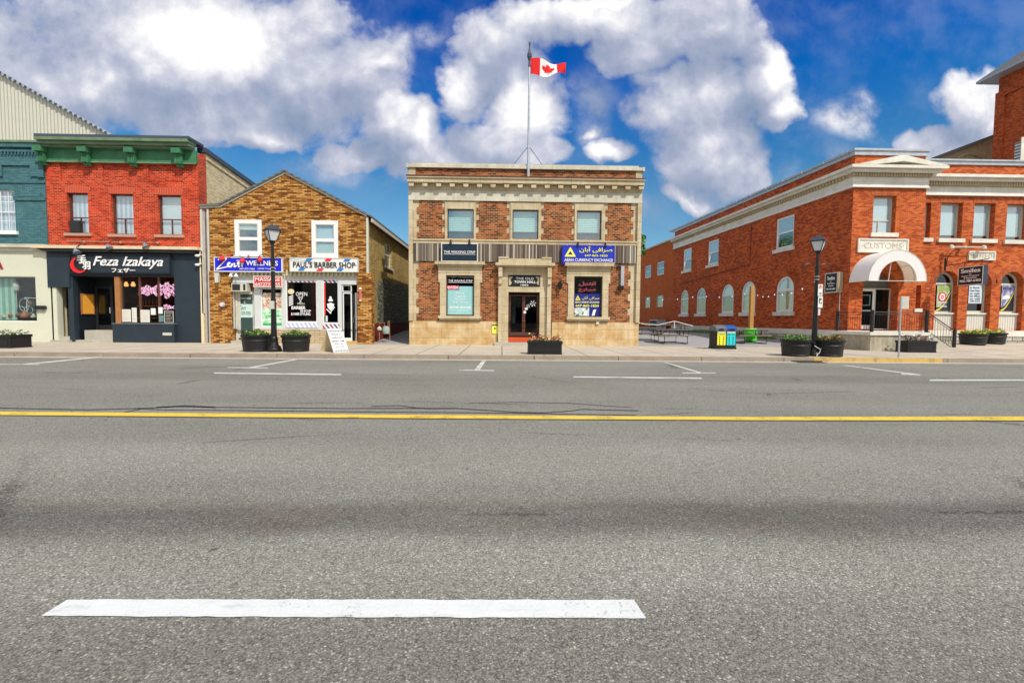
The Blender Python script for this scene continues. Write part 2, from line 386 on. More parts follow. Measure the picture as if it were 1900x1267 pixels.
# material set
M = {}
M['brick_red'] = brick('scarlet_brick', [(.30, .016, .006), (.50, .032, .009), (.60, .055, .014)], (.60, .26, .15), ms=.0085, var=.22)
M['brick_orange'] = brick('orange_red_brick', [(.32, .042, .010), (.48, .085, .016), (.58, .125, .024)], (.50, .22, .10), rh=.074, ms=.008, var=.2)
M['brick_side'] = brick('side_red_brick', [(.28, .042, .012), (.48, .078, .017), (.58, .12, .026)], (.40, .16, .08), rh=.074, ms=.007, var=.3)
M['brick_wing'] = brick('wing_orange_brick', [(.42, .09, .02), (.52, .12, .025)], (.40, .13, .05), rh=.08, ms=.007, var=.12)
M['brick_hall'] = brick('hall_brown_brick', [(.09, .026, .010), (.25, .07, .02), (.38, .12, .035)], (.44, .30, .17), rh=.085, ms=.010, var=.28)
M['brick_tan'] = brick('tan_blend_brick', [(.16, .055, .012), (.36, .15, .032), (.50, .24, .055), (.62, .35, .11)], (.16, .07, .022), bw=.28, rh=.08, ms=.011, var=.12, bmp=.9)
M['brick_olive'] = brick('olive_yellow_brick', [(.30, .22, .06), (.46, .36, .13), (.50, .30, .09)], (.30, .24, .12), var=.3, stain=(.16, .13, .04, .45))
M['brick_yellow'] = brick('yellow_side_brick', [(.58, .47, .27), (.72, .62, .40)], (.60, .48, .29), var=.15, stain=(.38, .25, .12, .25))
M['brick_teal'] = brick('teal_painted_brick', [(.055, .15, .17), (.08, .19, .21)], (.035, .10, .12), ms=.008, var=.2)
M['brick_mura'] = brick('church_yellow_brick', [(.46, .36, .2), (.56, .46, .28)], (.35, .28, .18), var=.15)
M['stone'] = stone('limestone', (.60, .52, .36), (.47, .38, .23), streak=.22)
M['stone_base'] = stone('stained_limestone_base', (.66, .53, .33), (.50, .32, .13), bw=1.5, rh=.48, streak=.3)
M['stone_grey'] = stone('grey_cornice_stone', (.62, .60, .50), (.50, .47, .36), bw=1.6, rh=.6, streak=.18)
M['stone_white'] = stone('white_painted_stone', (.78, .76, .68), (.66, .63, .54), bw=1.9, rh=.7, joint=.006, streak=.12)
M['white'] = plain('white_paint', (.78, .79, .78), .45, var=.06)
M['cream'] = plain('cream_stucco', (.60, .615, .49), .8, var=.07, scale=1.2)
M['cream_warm'] = plain('warm_cream_paint', (.74, .62, .40), .7, var=.07)
M['navy'] = plain('navy_render', (.017, .030, .044), .6, var=.3, scale=1.5, bmp=.2)
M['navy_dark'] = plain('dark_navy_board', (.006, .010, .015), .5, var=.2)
M['black'] = plain('black_iron', (.008, .008, .009), .4, var=.2, spec=.5)
M['blackpot'] = plain('black_planter_plastic', (.012, .012, .013), .5, var=.35, scale=2.5, bmp=.2)
M['green_cor'] = plain('green_copper_paint', (.04, .17, .075), .6, var=.5, scale=2.2, fine=.3)
M['green_pale'] = plain('pale_green_moulding', (.13, .21, .12), .6, var=.5, scale=2.5, fine=.3)
M['roofdark'] = plain('dark_metal_flashing', (.05, .07, .10), .5, var=.2)
M['roof'] = plain('flat_roof_gravel', (.16, .16, .15), .9)
M['shingle'] = stripes('grey_roof_shingles', (.10, .10, .10), (.17, .17, .16), .16, 1, .9, .4)
M['greymetal'] = plain('galvanised_flashing', (.42, .46, .50), .45, metal=.3, var=.3, scale=4)
M['brownframe'] = plain('brown_window_frame', (.11, .035, .025), .5)
M['darkframe'] = plain('dark_bronze_frame', (.06, .04, .032), .4)
M['wood'] = plain('varnished_wood', (.36, .16, .055), .5, var=.3, scale=4)
M['postwood'] = plain('treated_timber', (.46, .24, .06), .7, var=.25, scale=6)
M['greywood'] = stripes('weathered_grey_board', (.10, .09, .085), (.42, .38, .36), .21, 0, .8, .4, duty=.35, noise=.45)
M['trim_grey'] = plain('pale_grey_trim', (.55, .54, .46), .6, var=.15)
M['sidingW'] = stripes('white_ribbed_siding', (.36, .36, .29), (.56, .56, .47), .26, 0, .5, .6, duty=.3, noise=.04)
M['corr'] = None
M['concrete'] = plain('old_concrete', (.42, .40, .34), .85, var=.25, scale=1.6, fine=.2, bmp=.3)
M['silver'] = plain('brushed_silver', (.55, .58, .62), .35, metal=.6, var=.15)
M['lampglass'] = plain('frosted_lamp_glass', (.62, .64, .66), .3, var=.1, spec=.6)
M['red'] = plain('bright_red_plastic', (.72, .015, .02), .4, var=.1)
M['textw'] = plain('white_lettering', (.85, .85, .84), .5, var=.03)
M['textk'] = plain('black_lettering', (.015, .015, .018), .5, var=.05)
M['texty'] = plain('yellow_lettering', (.85, .82, .10), .5, var=.03)
M['blue'] = plain('royal_blue_sign_face', (.015, .02, .62), .35, var=.04)
M['blue2'] = plain('ultramarine_sign_face', (.012, .035, .45), .35, var=.1)
M['barb_blue'] = plain('barber_blue', (.03, .20, .55), .5, var=.05)
M['barb_red'] = plain('barber_red', (.72, .03, .03), .5, var=.05)
M['paper'] = plain('paper_sheet', (.72, .70, .62), .7, var=.12, scale=9)
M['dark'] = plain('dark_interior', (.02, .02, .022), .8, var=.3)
M['glass'] = glass('shop_glass', (.8, .86, .84), .05)
M['glass_up'] = glass('upper_window_glass', (.92, .96, .96), .14)
M['glass_dark'] = glass('dark_glass', (.42, .48, .48), .07)
M['blind'] = stripes('pale_green_blind', (.50, .62, .58), (.68, .78, .74), .085, 1, .6, .3, duty=.4, noise=.05)
M['blind_green'] = stripes('mint_venetian_blind', (.34, .56, .50), (.56, .76, .70), .085, 1, .6, .3, duty=.4, noise=.05)
M['blind_flat'] = plain('pale_roller_blind', (.68, .76, .78), .7, var=.08)
M['curtain'] = stripes('sheer_curtain', (.40, .47, .55), (.72, .76, .84), .22, 0, .8, .5, noise=.15)
M['teal_pane'] = plain('teal_shade', (.13, .24, .24), .5, var=.08)
# varied vertical profile of the metal band on the old town hall
m_, t_ = newmat('corrugated_bronze_band'); _uv = t_.node('ShaderNodeUVMap').outputs[0]
_s = t_.node('ShaderNodeSeparateXYZ'); t_.put(_s.inputs[0], _uv)
_x = t_.m('DIVIDE', _s.outputs[0], .085); _fl = t_.m('FLOOR', _x)
_wn = t_.node('ShaderNodeTexWhiteNoise', noise_dimensions='1D'); t_.put(_wn.inputs['W'], _fl)
_g = t_.m('PINGPONG', _x, .5)
_c = t_.ramp(_wn.outputs[0], [(0, (.07, .05, .035)), (.55, (.16, .12, .09)), (.8, (.34, .29, .22)), (1, (.66, .62, .52))])
t_.put(t_.b.inputs['Base Color'], t_.mix(t_.rng(_g, .05, .2), (.03, .022, .016), _c)); t_.b.inputs['Roughness'].default_value = .5
bump(t_, _g, .8, .03); M['corr'] = m_

# ------------------------------------------------------------------ ground, road, pavement
def H(x, y):
    """height of the pavement and the yards behind it"""
    s = lambda a, b, t: max(0., min(1., (t-a)/(b-a)))
    h = .15
    if x > 19.3: h += .30*s(19.3, 21., x)*s(17.2, 22., y)
    if 4 < x < 30: h += .36*s(22.9, 31., y)
    if x < -4: h += .45*s(22.8, 31, y)*s(-4, -4.6, x)
    return h
def sheet(name, x0, x1, y0, y1, nx, ny, hf, mat, kind='structure', dz=0.):
    mb = MB()
    for i in range(nx):
        for j in range(ny):
            a, b = x0+(x1-x0)*i/nx, x0+(x1-x0)*(i+1)/nx; c, d = y0+(y1-y0)*j/ny, y0+(y1-y0)*(j+1)/ny
            mb.face([(a, c, hf(a, c)+dz), (b, c, hf(b, c)+dz), (b, d, hf(b, d)+dz), (a, d, hf(a, d)+dz)], [(a, c), (b, c), (b, d), (a, d)])
    return tag(mb.build(name, mat), kind=kind)

def asphalt_mat():
    m, t = newmat('worn_road_asphalt'); p = t.node('ShaderNodeTexCoord').outputs['Object']
    s = t.node('ShaderNodeSeparateXYZ'); t.put(s.inputs[0], p); x, y = s.outputs[0], s.outputs[1]
    vor = t.node('ShaderNodeTexVoronoi', feature='F1'); t.put(vor.inputs['Vector'], p); vor.inputs['Scale'].default_value = 105.; vor.inputs['Randomness'].default_value = 1.
    vs = t.node('ShaderNodeSeparateColor'); t.put(vs.inputs[0], vor.outputs['Color'])
    fine = t.noise(p, 160, 3, .7); mid = t.noise(p, 22, 4, .65); big = t.noise(t.v('MULTIPLY', p, (.35, 1.3, 1)), .9, 5, .6); patch = t.noise(t.v('MULTIPLY', p, (.16, .55, 1)), 1., 3, .5)
    # exposed aggregate: light and dark stones in a grey binder
    st = t.ramp(vs.outputs[0], [(0, .48), (.12, .74), (.5, .96), (.84, 1.09), (.955, 1.42), (1, 2.0)])
    k = t.m('MULTIPLY', t.m('ADD', t.m('MULTIPLY', t.m('SUBTRACT', fine, .5), .85), 1.), st)
    k = t.m('MULTIPLY', k, t.rng(vor.outputs['Distance'], .75, .35, .62, 1.))
    k = t.m('MULTIPLY', k, t.m('ADD', 1., t.m('ADD', t.m('MULTIPLY', t.m('SUBTRACT', mid, .5), .42), t.m('ADD', t.m('MULTIPLY', t.m('SUBTRACT', big, .5), .55), t.m('MULTIPLY', t.m('SUBTRACT', patch, .5), .55)))))
    # dark oily track along the near lane, lighter polished wheel paths
    wob = t.m('ADD', y, t.m('MULTIPLY', t.m('SUBTRACT', t.noise(t.v('MULTIPLY', p, (.5, 1, 1)), 1.1, 3, .5), .5), .42))
    band = lambda c, h_, soft: t.m('SUBTRACT', 1., t.rng(t.m('ABSOLUTE', t.m('SUBTRACT', wob, c)), h_, h_+soft))
    tr = t.m('MULTIPLY', band(3.28, .10, .34), t.m('ADD', .28, t.m('MULTIPLY', t.noise(t.v('MULTIPLY', p, (.8, 2.2, 1)), 1.2, 5, .6), .65)))
    k = t.m('MULTIPLY', k, t.m('SUBTRACT', 1., t.m('MULTIPLY', tr, .62)))
    k = t.m('MULTIPLY', k, t.m('ADD', 1., t.m('MULTIPLY', band(2.62, .1, .35), .14)))
    k = t.m('MULTIPLY', k, t.m('ADD', 1., t.m('MULTIPLY', band(4.6, .3, .6), .14)))
    k = t.m('MULTIPLY', k, t.m('SUBTRACT', 1., t.m('MULTIPLY', band(11.2, .4, .6), .12)))
    k = t.m('MULTIPLY', k, t.m('SUBTRACT', 1., t.m('MULTIPLY', t.rng(wob, 2.5, 1.7), .16)))  # vignette put into the colour: the strip nearest the camera is darkened
    # a row of short dark scuffs and thin cracks
    cr = t.node('ShaderNodeTexVoronoi', feature='DISTANCE_TO_EDGE'); t.put(cr.inputs['Vector'], t.v('ADD', t.v('MULTIPLY', p, (.16, .5, 1)), t.v('MULTIPLY', comb3(t, mid), (.12, .12, 0)))); cr.inputs['Scale'].default_value = 1.
    crack = t.m('MULTIPLY', t.rng(cr.outputs['Distance'], .010, .003), t.rng(t.noise(p, .5, 2, .5), .50, .60))
    k = t.m('MULTIPLY', k, t.m('SUBTRACT', 1., t.m('MULTIPLY', crack, .55)))
    scf = t.m('MULTIPLY', t.rng(t.noise(t.v('MULTIPLY', p, (1.6, 7, 1)), 2.2, 4, .7), .62, .70), t.rng(t.noise(p, .5, 2, .5), .40, .56))
    k = t.m('MULTIPLY', k, t.m('SUBTRACT', 1., t.m('MULTIPLY', scf, .42)))
    spt = t.m('MULTIPLY', t.rng(t.noise(t.v('MULTIPLY', p, (.7, 1.6, 1)), 2.3, 6, .7), .60, .70), .16); k = t.m('MULTIPLY', k, t.m('SUBTRACT', 1., spt))
    drk = t.m('MULTIPLY', t.rng(t.noise(p, 7., 2, .5), .735, .76), .55); k = t.m('MULTIPLY', k, t.m('SUBTRACT', 1., drk))
    col = t.mix(t.rng(big, .3, .7), (.268, .262, .218), (.244, .240, .208))
    red = t.m('MULTIPLY', tr, t.rng(t.noise(p, .75, 3, .5), .48, .62))
    col = t.mix(t.m('MULTIPLY', red, .45), col, (.25, .17, .15))
    t.put(t.b.inputs['Base Color'], t.v('MULTIPLY', col, comb3(t, t.m('MULTIPLY', k, 1.06))))
    t.b.inputs['Roughness'].default_value = .8; t.b.inputs['Specular IOR Level'].default_value = .3
    bump(t, t.m('ADD', t.m('MULTIPLY', vor.outputs['Distance'], -1.), t.m('MULTIPLY', fine, .7)), .55, .006)
    return m
def paving_mat(name, c, c2, joint=1.55, jy=1.55):
    m, t = newmat(name); p = t.node('ShaderNodeTexCoord').outputs['Object']
    s = t.node('ShaderNodeSeparateXYZ'); t.put(s.inputs[0], p)
    jx = t.rng(t.m('PINGPONG', t.m('DIVIDE', s.outputs[0], joint), .5), .010, .022); j2 = t.rng(t.m('PINGPONG', t.m('DIVIDE', t.m('SUBTRACT', s.outputs[1], 16.32), jy), .5), .010, .022)
    j = t.m('MINIMUM', jx, j2)
    a = t.noise(p, .8, 5, .6); b = t.noise(p, 9, 4, .65); f = t.noise(p, 60, 2, .6)
    k = t.m('ADD', 1., t.m('ADD', t.m('MULTIPLY', t.m('SUBTRACT', b, .5), .45), t.m('MULTIPLY', t.m('SUBTRACT', f, .5), .4)))
    k = t.m('MULTIPLY', k, t.m('ADD', .42, t.m('MULTIPLY', j, .58)))
    spot = t.rng(t.noise(p, 3.3, 3, .5), .66, .72)
    k = t.m('MULTIPLY', k, t.m('SUBTRACT', 1., t.m('MULTIPLY', spot, .25)))
    t.put(t.b.inputs['Base Color'], t.v('MULTIPLY', t.mix(t.rng(a, .3, .7), c, c2), comb3(t, k))); t.b.inputs['Roughness'].default_value = .85
    bump(t, f, .3, .005); return m
M['asphalt'] = asphalt_mat()
M['paving'] = paving_mat('pale_concrete_paving', (.50, .44, .34), (.42, .37, .30))
M['kerb'] = plain('worn_kerb_concrete', (.30, .25, .19), .85, var=.3, scale=2., fine=.3, bmp=.4)
M['yard'] = plain('patio_asphalt', (.30, .30, .30), .9, var=.2, scale=1.2, fine=.35, bmp=.4)
M['gutter'] = plain('pale_gutter_concrete', (.46, .44, .39), .85, var=.2, scale=2., fine=.25)
M['dirt'] = plain('plain_earth', (.20, .19, .16), .95, var=.3, scale=.5)
def paint_mat(name, c, wear=.5):
    m, t = newmat(name); p = t.node('ShaderNodeTexCoord').outputs['Object']
    a = t.noise(p, 2.2, 6, .68); f = t.noise(p, 75, 4, .75); g = t.noise(t.v('MULTIPLY', p, (1, 5, 1)), 3.5, 5, .6)
    k = t.m('ADD', 1., t.m('ADD', t.m('MULTIPLY', t.m('SUBTRACT', a, .5), .30), t.m('MULTIPLY', t.m('SUBTRACT', f, .5), .35)))
    k = t.m('MULTIPLY', k, t.m('SUBTRACT', 1., t.m('MULTIPLY', t.rng(g, .52, .70), .16)))
    t.put(t.b.inputs['Base Color'], t.v('MULTIPLY', c, comb3(t, k)))
    al = t.rng(t.m('ADD', t.m('MULTIPLY', a, .5), t.m('MULTIPLY', f, .5)), wear-.03, wear+.02); t.put(t.b.inputs['Alpha'], al)
    t.b.inputs['Roughness'].default_value = .65; bump(t, f, .6, .004); return m
M['pwhite'] = paint_mat('white_road_paint', (.66, .68, .67), .40)
M['pwhite2'] = paint_mat('worn_white_road_paint', (.60, .60, .57), .44)
M['pyellow'] = paint_mat('yellow_road_paint', (.72, .52, .05), .42)

YK = 16.1
flat0 = lambda x, y: 0.
sheet('ground', -1200, 1200, -1200, 1500, 2, 2, lambda x, y: -.06, M['dirt'])
sheet('road', -110, 110, -7, YK, 1, 1, flat0, M['asphalt'])
sheet('gutter', -110, 110, YK-.34, YK, 1, 1, lambda x, y: .004, M['gutter'])
sheet('pavement', -60, 60, YK+.19, 22.75, 240, 14, H, M['paving'])
tag(MB().box(-110, 110, -12, -7, -.05, .15).build('pavement', M['paving']), kind='structure')
sheet('yard', -60, 60, 22.75, 70, 160, 40, H, M['yard'], dz=-.012)
kb = MB(); r_ = random.Random(3); x = -62.
while x < 60:
    L = 3.0 + r_.uniform(-.05, .05); kb.flat([(x+.012, YK), (x+L-.012, YK), (x+L-.012, YK+.19), (x+.012, YK+.19)], -.02, .152+r_.uniform(-.006, .004)); x += L
tag(kb.build('kerb', M['kerb']), kind='structure')
M['kyel'] = paint_mat('yellow_kerb_paint', (.56, .38, .12), .43)
xa, xb = GP(1559, 670)[0], GP(1842, 674)[0]
tag(MB().box(xa, xb, YK-.006, YK+.194, .004, .1575).build('kerb_paint', M['kyel']), kind='structure')

# road markings as thin painted sheets
def mark(pxs, mat, z=.006, name='road_marking', jit=.004):
    """painted strip: quad on the road given by its corners, with slightly ragged long edges"""
    P_ = [Vector((*GP(a, b, z), z)) for a, b in pxs]; rj = random.Random(int(pxs[0][0])+9); mb = MB()
    if len(P_) == 4:
        e0, e1 = ((P_[1], P_[2]), (P_[0], P_[3])) if pxs[0][0] < 90 and pxs[0][1] > 1000 else ((P_[0], P_[1]), (P_[3], P_[2]))
        n = max(2, int((e0[1]-e0[0]).length/.06)); prev = None
        for k in range(n+1):
            f = k/n; a = e0[0].lerp(e0[1], f)+Vector((0, rj.uniform(-jit, jit), 0)); b = e1[0].lerp(e1[1], f)+Vector((0, rj.uniform(-jit, jit), 0))
            if prev: mb.face([prev[0], a, b, prev[1]])
            prev = (a, b)
    else: mb.face(P_)
    return tag(mb.build(name, mat), kind='structure')
mark([(76, 1142), (126, 1111), (1176, 1112), (1199, 1146)], M['pwhite'])
mark([(397, 691), (632, 693.6), (634, 696), (397, 693)], M['pwhite2'])
mark([(1064, 698), (1301, 700.4), (1303, 702.8), (1064, 700.2)], M['pwhite2'])
mark([(1725, 704), (1960, 703.5), (1962, 706), (1725, 706.6)], M['pwhite2'])
mark([(-200, 674.5), (73, 675.5), (73, 676.5), (-200, 676)], M['pwhite2']); mark([(38, 675.5), (212, 659), (218, 660), (52, 676.5)], M['pwhite2'], .008)
mark([(422, 681), (497, 682), (497, 683.4), (422, 682.3)], M['pwhite2']); mark([(460, 681.6), (560, 664), (566, 664.6), (472, 681.8)], M['pwhite2'], .008)
mark([(852, 685.8), (917, 686.6), (917, 688.2), (852, 687.4)], M['pwhite2']); mark([(880, 685.8), (895, 668.5), (902, 668.5), (890, 686)], M['pwhite2'], .008)
mark([(1266, 691), (1328, 691.4), (1328, 692.8), (1266, 692.4)], M['pwhite2']); mark([(1230, 672), (1236, 672), (1302, 691), (1294, 691.2)], M['pwhite2'], .008)
mark([(1672, 693), (1708, 694.6), (1708, 696), (1672, 695)], M['pwhite2']); mark([(1560, 677.5), (1570, 677.5), (1706, 694.4), (1694, 694.6)], M['pwhite2'], .008)
yl = [(-400, 762.6, 768.2), (0, 763.3, 769.6), (400, 766.6, 773), (950, 770.6, 776.8), (1400, 773.2, 779.2), (1900, 772.3, 779.8), (2300, 772.5, 781)]
mb = MB()
for (a, b, c), (d, e, f) in zip(yl, yl[1:]): mb.face([(*GP(a, b, .006), .006), (*GP(d, e, .006), .006), (*GP(d, f, .006), .006), (*GP(a, c, .006), .006)])
tag(mb.build('road_marking', M['pyellow']), kind='structure')
# bitumen sealed cracks beside the centre line
M['tar'] = paint_mat('bitumen_crack_seal', (.035, .036, .04), .36)
def crack(pts, wpx, z=.0045):
    mb = MB()
    for k in range(len(pts)-1):
        (a, b), (c, d) = pts[k], pts[k+1]
        mb.face([(*GP(a, b-wpx/2, z), z), (*GP(c, d-wpx/2, z), z), (*GP(c, d+wpx/2, z), z), (*GP(a, b+wpx/2, z), z)])
    tag(mb.build('road_crack_seal', M['tar']), kind='structure')
crack([(-60, 755), (60, 758), (160, 760), (270, 757), (330, 754), (390, 755), (480, 756), (640, 757.5), (760, 757), (850, 757.5), (905, 761), (960, 764.5), (1010, 765.5), (1060, 762), (1080, 759), (1130, 760.5), (1185, 761.5)], 1.3)
crack([(250, 757), (300, 760), (420, 761), (560, 762.5), (700, 764), (900, 765.5), (1000, 767), (1180, 770)], 1.1)
crack([(690, 753.5), (740, 752), (790, 758), (850, 757.5)], 1.)
crack([(870, 747.5), (960, 746), (1060, 748), (1130, 753), (1172, 755.5)], .6)
crack([(200, 774), (230, 765), (268, 757)], 1.2)
crack([(290, 755.5), (345, 752.5), (400, 755.5)], 2.2)
mb = MB()
for (a, b, c), (d, e, f) in zip(yl, yl[1:]): mb.face([(*GP(a, c+.1, .0042), .0042), (*GP(d, f+.1, .0042), .0042), (*GP(d, f+1.6, .0042), .0042), (*GP(a, c+1.3, .0042), .0042)])
tag(mb.build('road_crack_seal', M['tar']), kind='structure')

dx, _ = GP(1470, 672, .0); dx2, _ = GP(1530, 672, .0)
sdn = thing('storm_drain', ((dx+dx2)/2, YK-.3, 0), 'dark kerbside storm drain in the gutter below the right lamp post', 'drain')
g_ = MB()
for k in range(7): g_.box(dx+.12+k*(dx2-dx-.24)/7, dx+.12+(k+.6)*(dx2-dx-.24)/7, YK-.34, YK-.03, .008, .02)
g_.build('grate', plain('rusty_iron_grate', (.09, .07, .05), .7), sdn); MB().box(dx+.1, dx2-.1, YK-.36, YK-.01, .0045, .0075).build('sump', plain('drain_shadow', (.02, .02, .02), .9), sdn)
MB().box(dx+.05, dx2-.05, YK-.008, YK-.001, .01, .045).build('inlet', plain('drain_shadow', (.02, .02, .02), .9), sdn)
# ------------------------------------------------------------------ building helpers
YF = 22.7
FF = Fr((0, YF, 0), (1, 0, 0), (0, 1, 0))
def px_u(px, py=500, fr=FF, v=0.): return un(px, py, fr, v)[0]
def px_z(px, py, fr=FF, v=0.): return un(px, py, fr, v)[1]
def win(parent, fr, r, v=.12, fw=.07, fmat=None, rail=None, back='blind', gl='glass_up', sill=None, arch=False, low=0, name='window', bd=.10, half=None, sillmat=None, fan=None, sp=.10):
    u0, u1, z0, z1 = r; fmat = fmat or M['white']
    mb = MB(fr)
    if arch:
        rr = (u1-u0)/2; zc = z1-rr; zs = zc-.02
        mb.frame(u0, u1, z0, zs+.05, v, v+.08, fw)
        o = [(u0+rr+rr*math.cos(a*math.pi/10), zc+rr*math.sin(a*math.pi/10)) for a in range(11)]; i = [(u0+rr+(rr-fw)*math.cos(a*math.pi/10), zc+(rr-fw)*math.sin(a*math.pi/10)) for a in range(11)]
        for a in range(10): mb.prism([o[a], o[a+1], i[a+1], i[a]], v+.002, v+.078)
    else: mb.frame(u0, u1, z0, z1, v, v+.08, fw)
    if rail: zr = z0+(z1-z0)*rail; mb.box(u0+fw, u1-fw, v+.004, v+.076, zr-fw*.4, zr+fw*.4)
    if low: 
        zr = z0+(z1-z0)*(rail or 1)-fw*.4; um = u0+(u1-u0)*low; mb.box(um-fw*.35, um+fw*.35, v+.006, v+.07, z0+fw, zr)
    w_ = mb.build(name, fmat, parent)
    g = MB(fr)
    if arch:
        pts = [(u0+rr+(rr-.02)*math.cos(a*math.pi/10), zc+(rr-.02)*math.sin(a*math.pi/10)) for a in range(11)]; g.prism([(u0+.02, z0+.02), (u1-.02, z0+.02)]+pts, v+.036, v+.042)
    else: g.box(u0+.02, u1-.02, v+.036, v+.042, z0+.02, z1-.02)
    g.build('pane', M[gl], w_)
    if back:
        zb = z0 if half is None else z0+(z1-z0)*half
        bb = MB(fr)
        if arch: bb.prism([(u0+.01, zb), (u1-.01, zb)]+pts, v+bd, v+bd+.02)
        else: bb.box(u0+.01, u1-.01, v+bd, v+bd+.02, zb, z1-.01)
        bb.build('blind' if back != 'curtain' else 'curtain', M[back], w_)  # with a dark back, this sheet stands in for the dim room
        if half is not None: MB(fr).box(u0+.01, u1-.01, v+bd+.25, v+bd+.27, z0, zb).build('shade', M['teal_pane'], w_)
    if sill:
        h, e = sill; MB(fr).box(u0-e, u1+e, -sp, v-.001, z0-h, z0-.002).build('sill', sillmat or fmat, w_)
    return w_
def shell(parent, fr, u0, u1, z0, z1, v0, v1, left=None, right=None, back=None, t=.25, roof=None, roofz=None):
    if left: MB(fr).box(u0, u0+t, v0, v1, z0, z1).build('side_wall', left, parent)
    if right: MB(fr).box(u1-t, u1, v0, v1, z0, z1).build('side_wall', right, parent)
    MB(fr).box(u0, u1, v1, v1+t, z0, z1).build('back_wall', back or M['brick_yellow'], parent)
    rz = roofz or z1-.35
    MB(fr).box(u0+(t if left else .01), u1-(t if right else .01), v0, v1-.002, rz-.15, rz).build('roof', roof or M['roof'], parent)
def R_(x0, y0, x1, y1, v=0., fr=FF): return RR(x0, y0, x1, y1, fr, v)
G0 = .13

# ------------------------------------------------------------------ 1. white metal gabled hall far left
mg = thing('metal_building', (-26, 36, 0), 'large white ribbed metal gable end rising behind the teal and scarlet brick shops', 'building')
FG = Fr((0, 36, 0), (1, 0, 0), (0, 1, 0))
a0, z_a = un(240, 272, FG); a1, z_b = un(0, 137, FG); a2, z_c = un(-190, 30, FG)
sl = (z_b-z_a)/(a1-a0); ridge = (a2, z_a+sl*(a2-a0)); le = a2-(a0-a2)
MB(FG).prism([(a0, z_a), (a0, .1), (le, .1), (le, z_a), ridge], 0, .2).build('front_wall', M['sidingW'], mg)
MB(FG).box(le, le+.2, .2, 22, .1, z_a-.1).build('side_wall', M['sidingW'], mg); MB(FG).box(a0-.2, a0, .2, 22, .1, z_a-.1).build('side_wall', M['sidingW'], mg)
rf = MB(FG)
for (p, q) in (((a0+.3, z_a-.17), ridge), (ridge, (le-.3, z_a-.17))): rf.prism([p, q, (q[0], q[1]+.16), (p[0], p[1]+.16)], -.25, .35)
rf.build('parapet_cap', M['greymetal'], mg); MB(FG).box(le+.2, a0-.2, .21, 22, z_a-.6, z_a-.4).build('roof', M['roof'], mg)
rb = MB(FG); n = 46
for k in range(n):
    f = k/n; u = a0+.3+(a2-a0)*f; z = z_a-.17+(ridge[1]-z_a+.1)*f; rb.box(u-.07, u+.07, -.32, -.252, z-.02, z+.13)
rb.build('roof_edge', M['roofdark'], mg)

# ------------------------------------------------------------------ 2. teal painted brick shop (left edge)
uL = px_u(-170, 380); uR = px_u(86, 380)-.01
zt = px_z(45, 267); zb = px_z(45, 457)
tb = thing('brick_shop', ((uL+uR)/2, YF, .15), 'teal painted brick shop over a cream storefront at the left edge', 'building')
r = R_(-14, 353, 28, 429); w2 = px_u(-150), px_u(-108)
MB(FF).wall(uL, uR, zb, zt, 0, .3, [r, (w2[0], w2[1], r[2], r[3])]).build('upper_wall', M['brick_teal'], tb)
for q in (r, (w2[0], w2[1], r[2], r[3])):
    wn = win(tb, FF, q, .06, .05, M['white'], rail=.47, back='curtain', gl='glass_up', sill=(.16, .12))
    mb = MB(FF)
    for k in (1, 2): u = q[0]+(q[1]-q[0])*k/3; mb.box(u-.012, u+.012, .055, .062, q[2]+.06, q[3]-.05)
    for k in (.25, .72, .85): z = q[2]+(q[3]-q[2])*k; mb.box(q[0]+.05, q[1]-.05, .053, .060, z-.012, z+.012)
    mb.build('glazing_bar', M['white'], wn)
mb = MB(FF)
mb.box(uL, uR, -.05, -.001, px_z(45, 340), px_z(45, 336)); mb.box(px_u(32), uR, -.06, -.001, px_z(60, 372), px_z(60, 367))
mb.box(px_u(80), uR, -.09, -.001, px_z(82, 330), px_z(82, 296)); mb.box(uL, px_u(14), -.07, -.001, px_z(10, 328), px_z(10, 302)); mb.box(px_u(66), px_u(80)-.002, -.07, -.001, px_z(70, 328), px_z(70, 302))
mb.box(px_u(14)+.002, px_u(66)-.002, -.07, -.001, px_z(40, 308), px_z(40, 302)); mb.box(px_u(30), px_u(82), -.03, -.001, px_z(55, 366), px_z(55, 358))
mb.box(uL, uR, -.08, -.001, px_z(45, 283), px_z(45, 279)); mb.box(uL, uR, -.15, -.001, px_z(45, 275), zt+.001)
x = uL
while x < uR-.1: mb.box(x, x+.07, -.07, -.001, px_z(45, 288), px_z(45, 283)-.003); x += .16
mb.build('brick_moulding', M['brick_teal'], tb)
MB(FF).box(uL, uR, -.2, .32, zt+.003, zt+.10).build('coping', M['green_pale'], tb)
sf = R_(-160, 512, 67, 596)
zl = px_z(45, 454)
MB(FF).wall(uL, uR+.32, G0, zb-.003, 0, .3, [(px_u(-120), px_u(-75), G0, px_z(-90, 500)), (px_u(-60), sf[1], sf[2], sf[3])]).build('storefront', M['cream'], tb)
mb = MB(FF); mb.box(uL, uR+.02, -.22, -.001, px_z(45, 460), zl); mb.box(uL, uR+.02, -.12, -.001, px_z(45, 466), px_z(45, 460)-.003); mb.build('cornice', M['stone_grey'], tb)
sw = win(tb, FF, (px_u(-60), sf[1], sf[2], sf[3]), .10, .05, M['white'], gl='glass', back=None, name='shop_window')
fq = MB(FF); fq.frame(px_u(-60)+.05, sf[1]-.05, sf[2]+.05, sf[3]-.05, .09, .099, .025); fq.build('window_trim', M['black'], sw)
dr = MB(FF).box(px_u(-120), px_u(-75), .15, .2, G0, px_z(-90, 500)).build('door', M['darkframe'], tb); MB(FF).box(px_u(-82), px_u(-80), .09, .149, 1.1, 1.4).build('handle', M['silver'], dr)
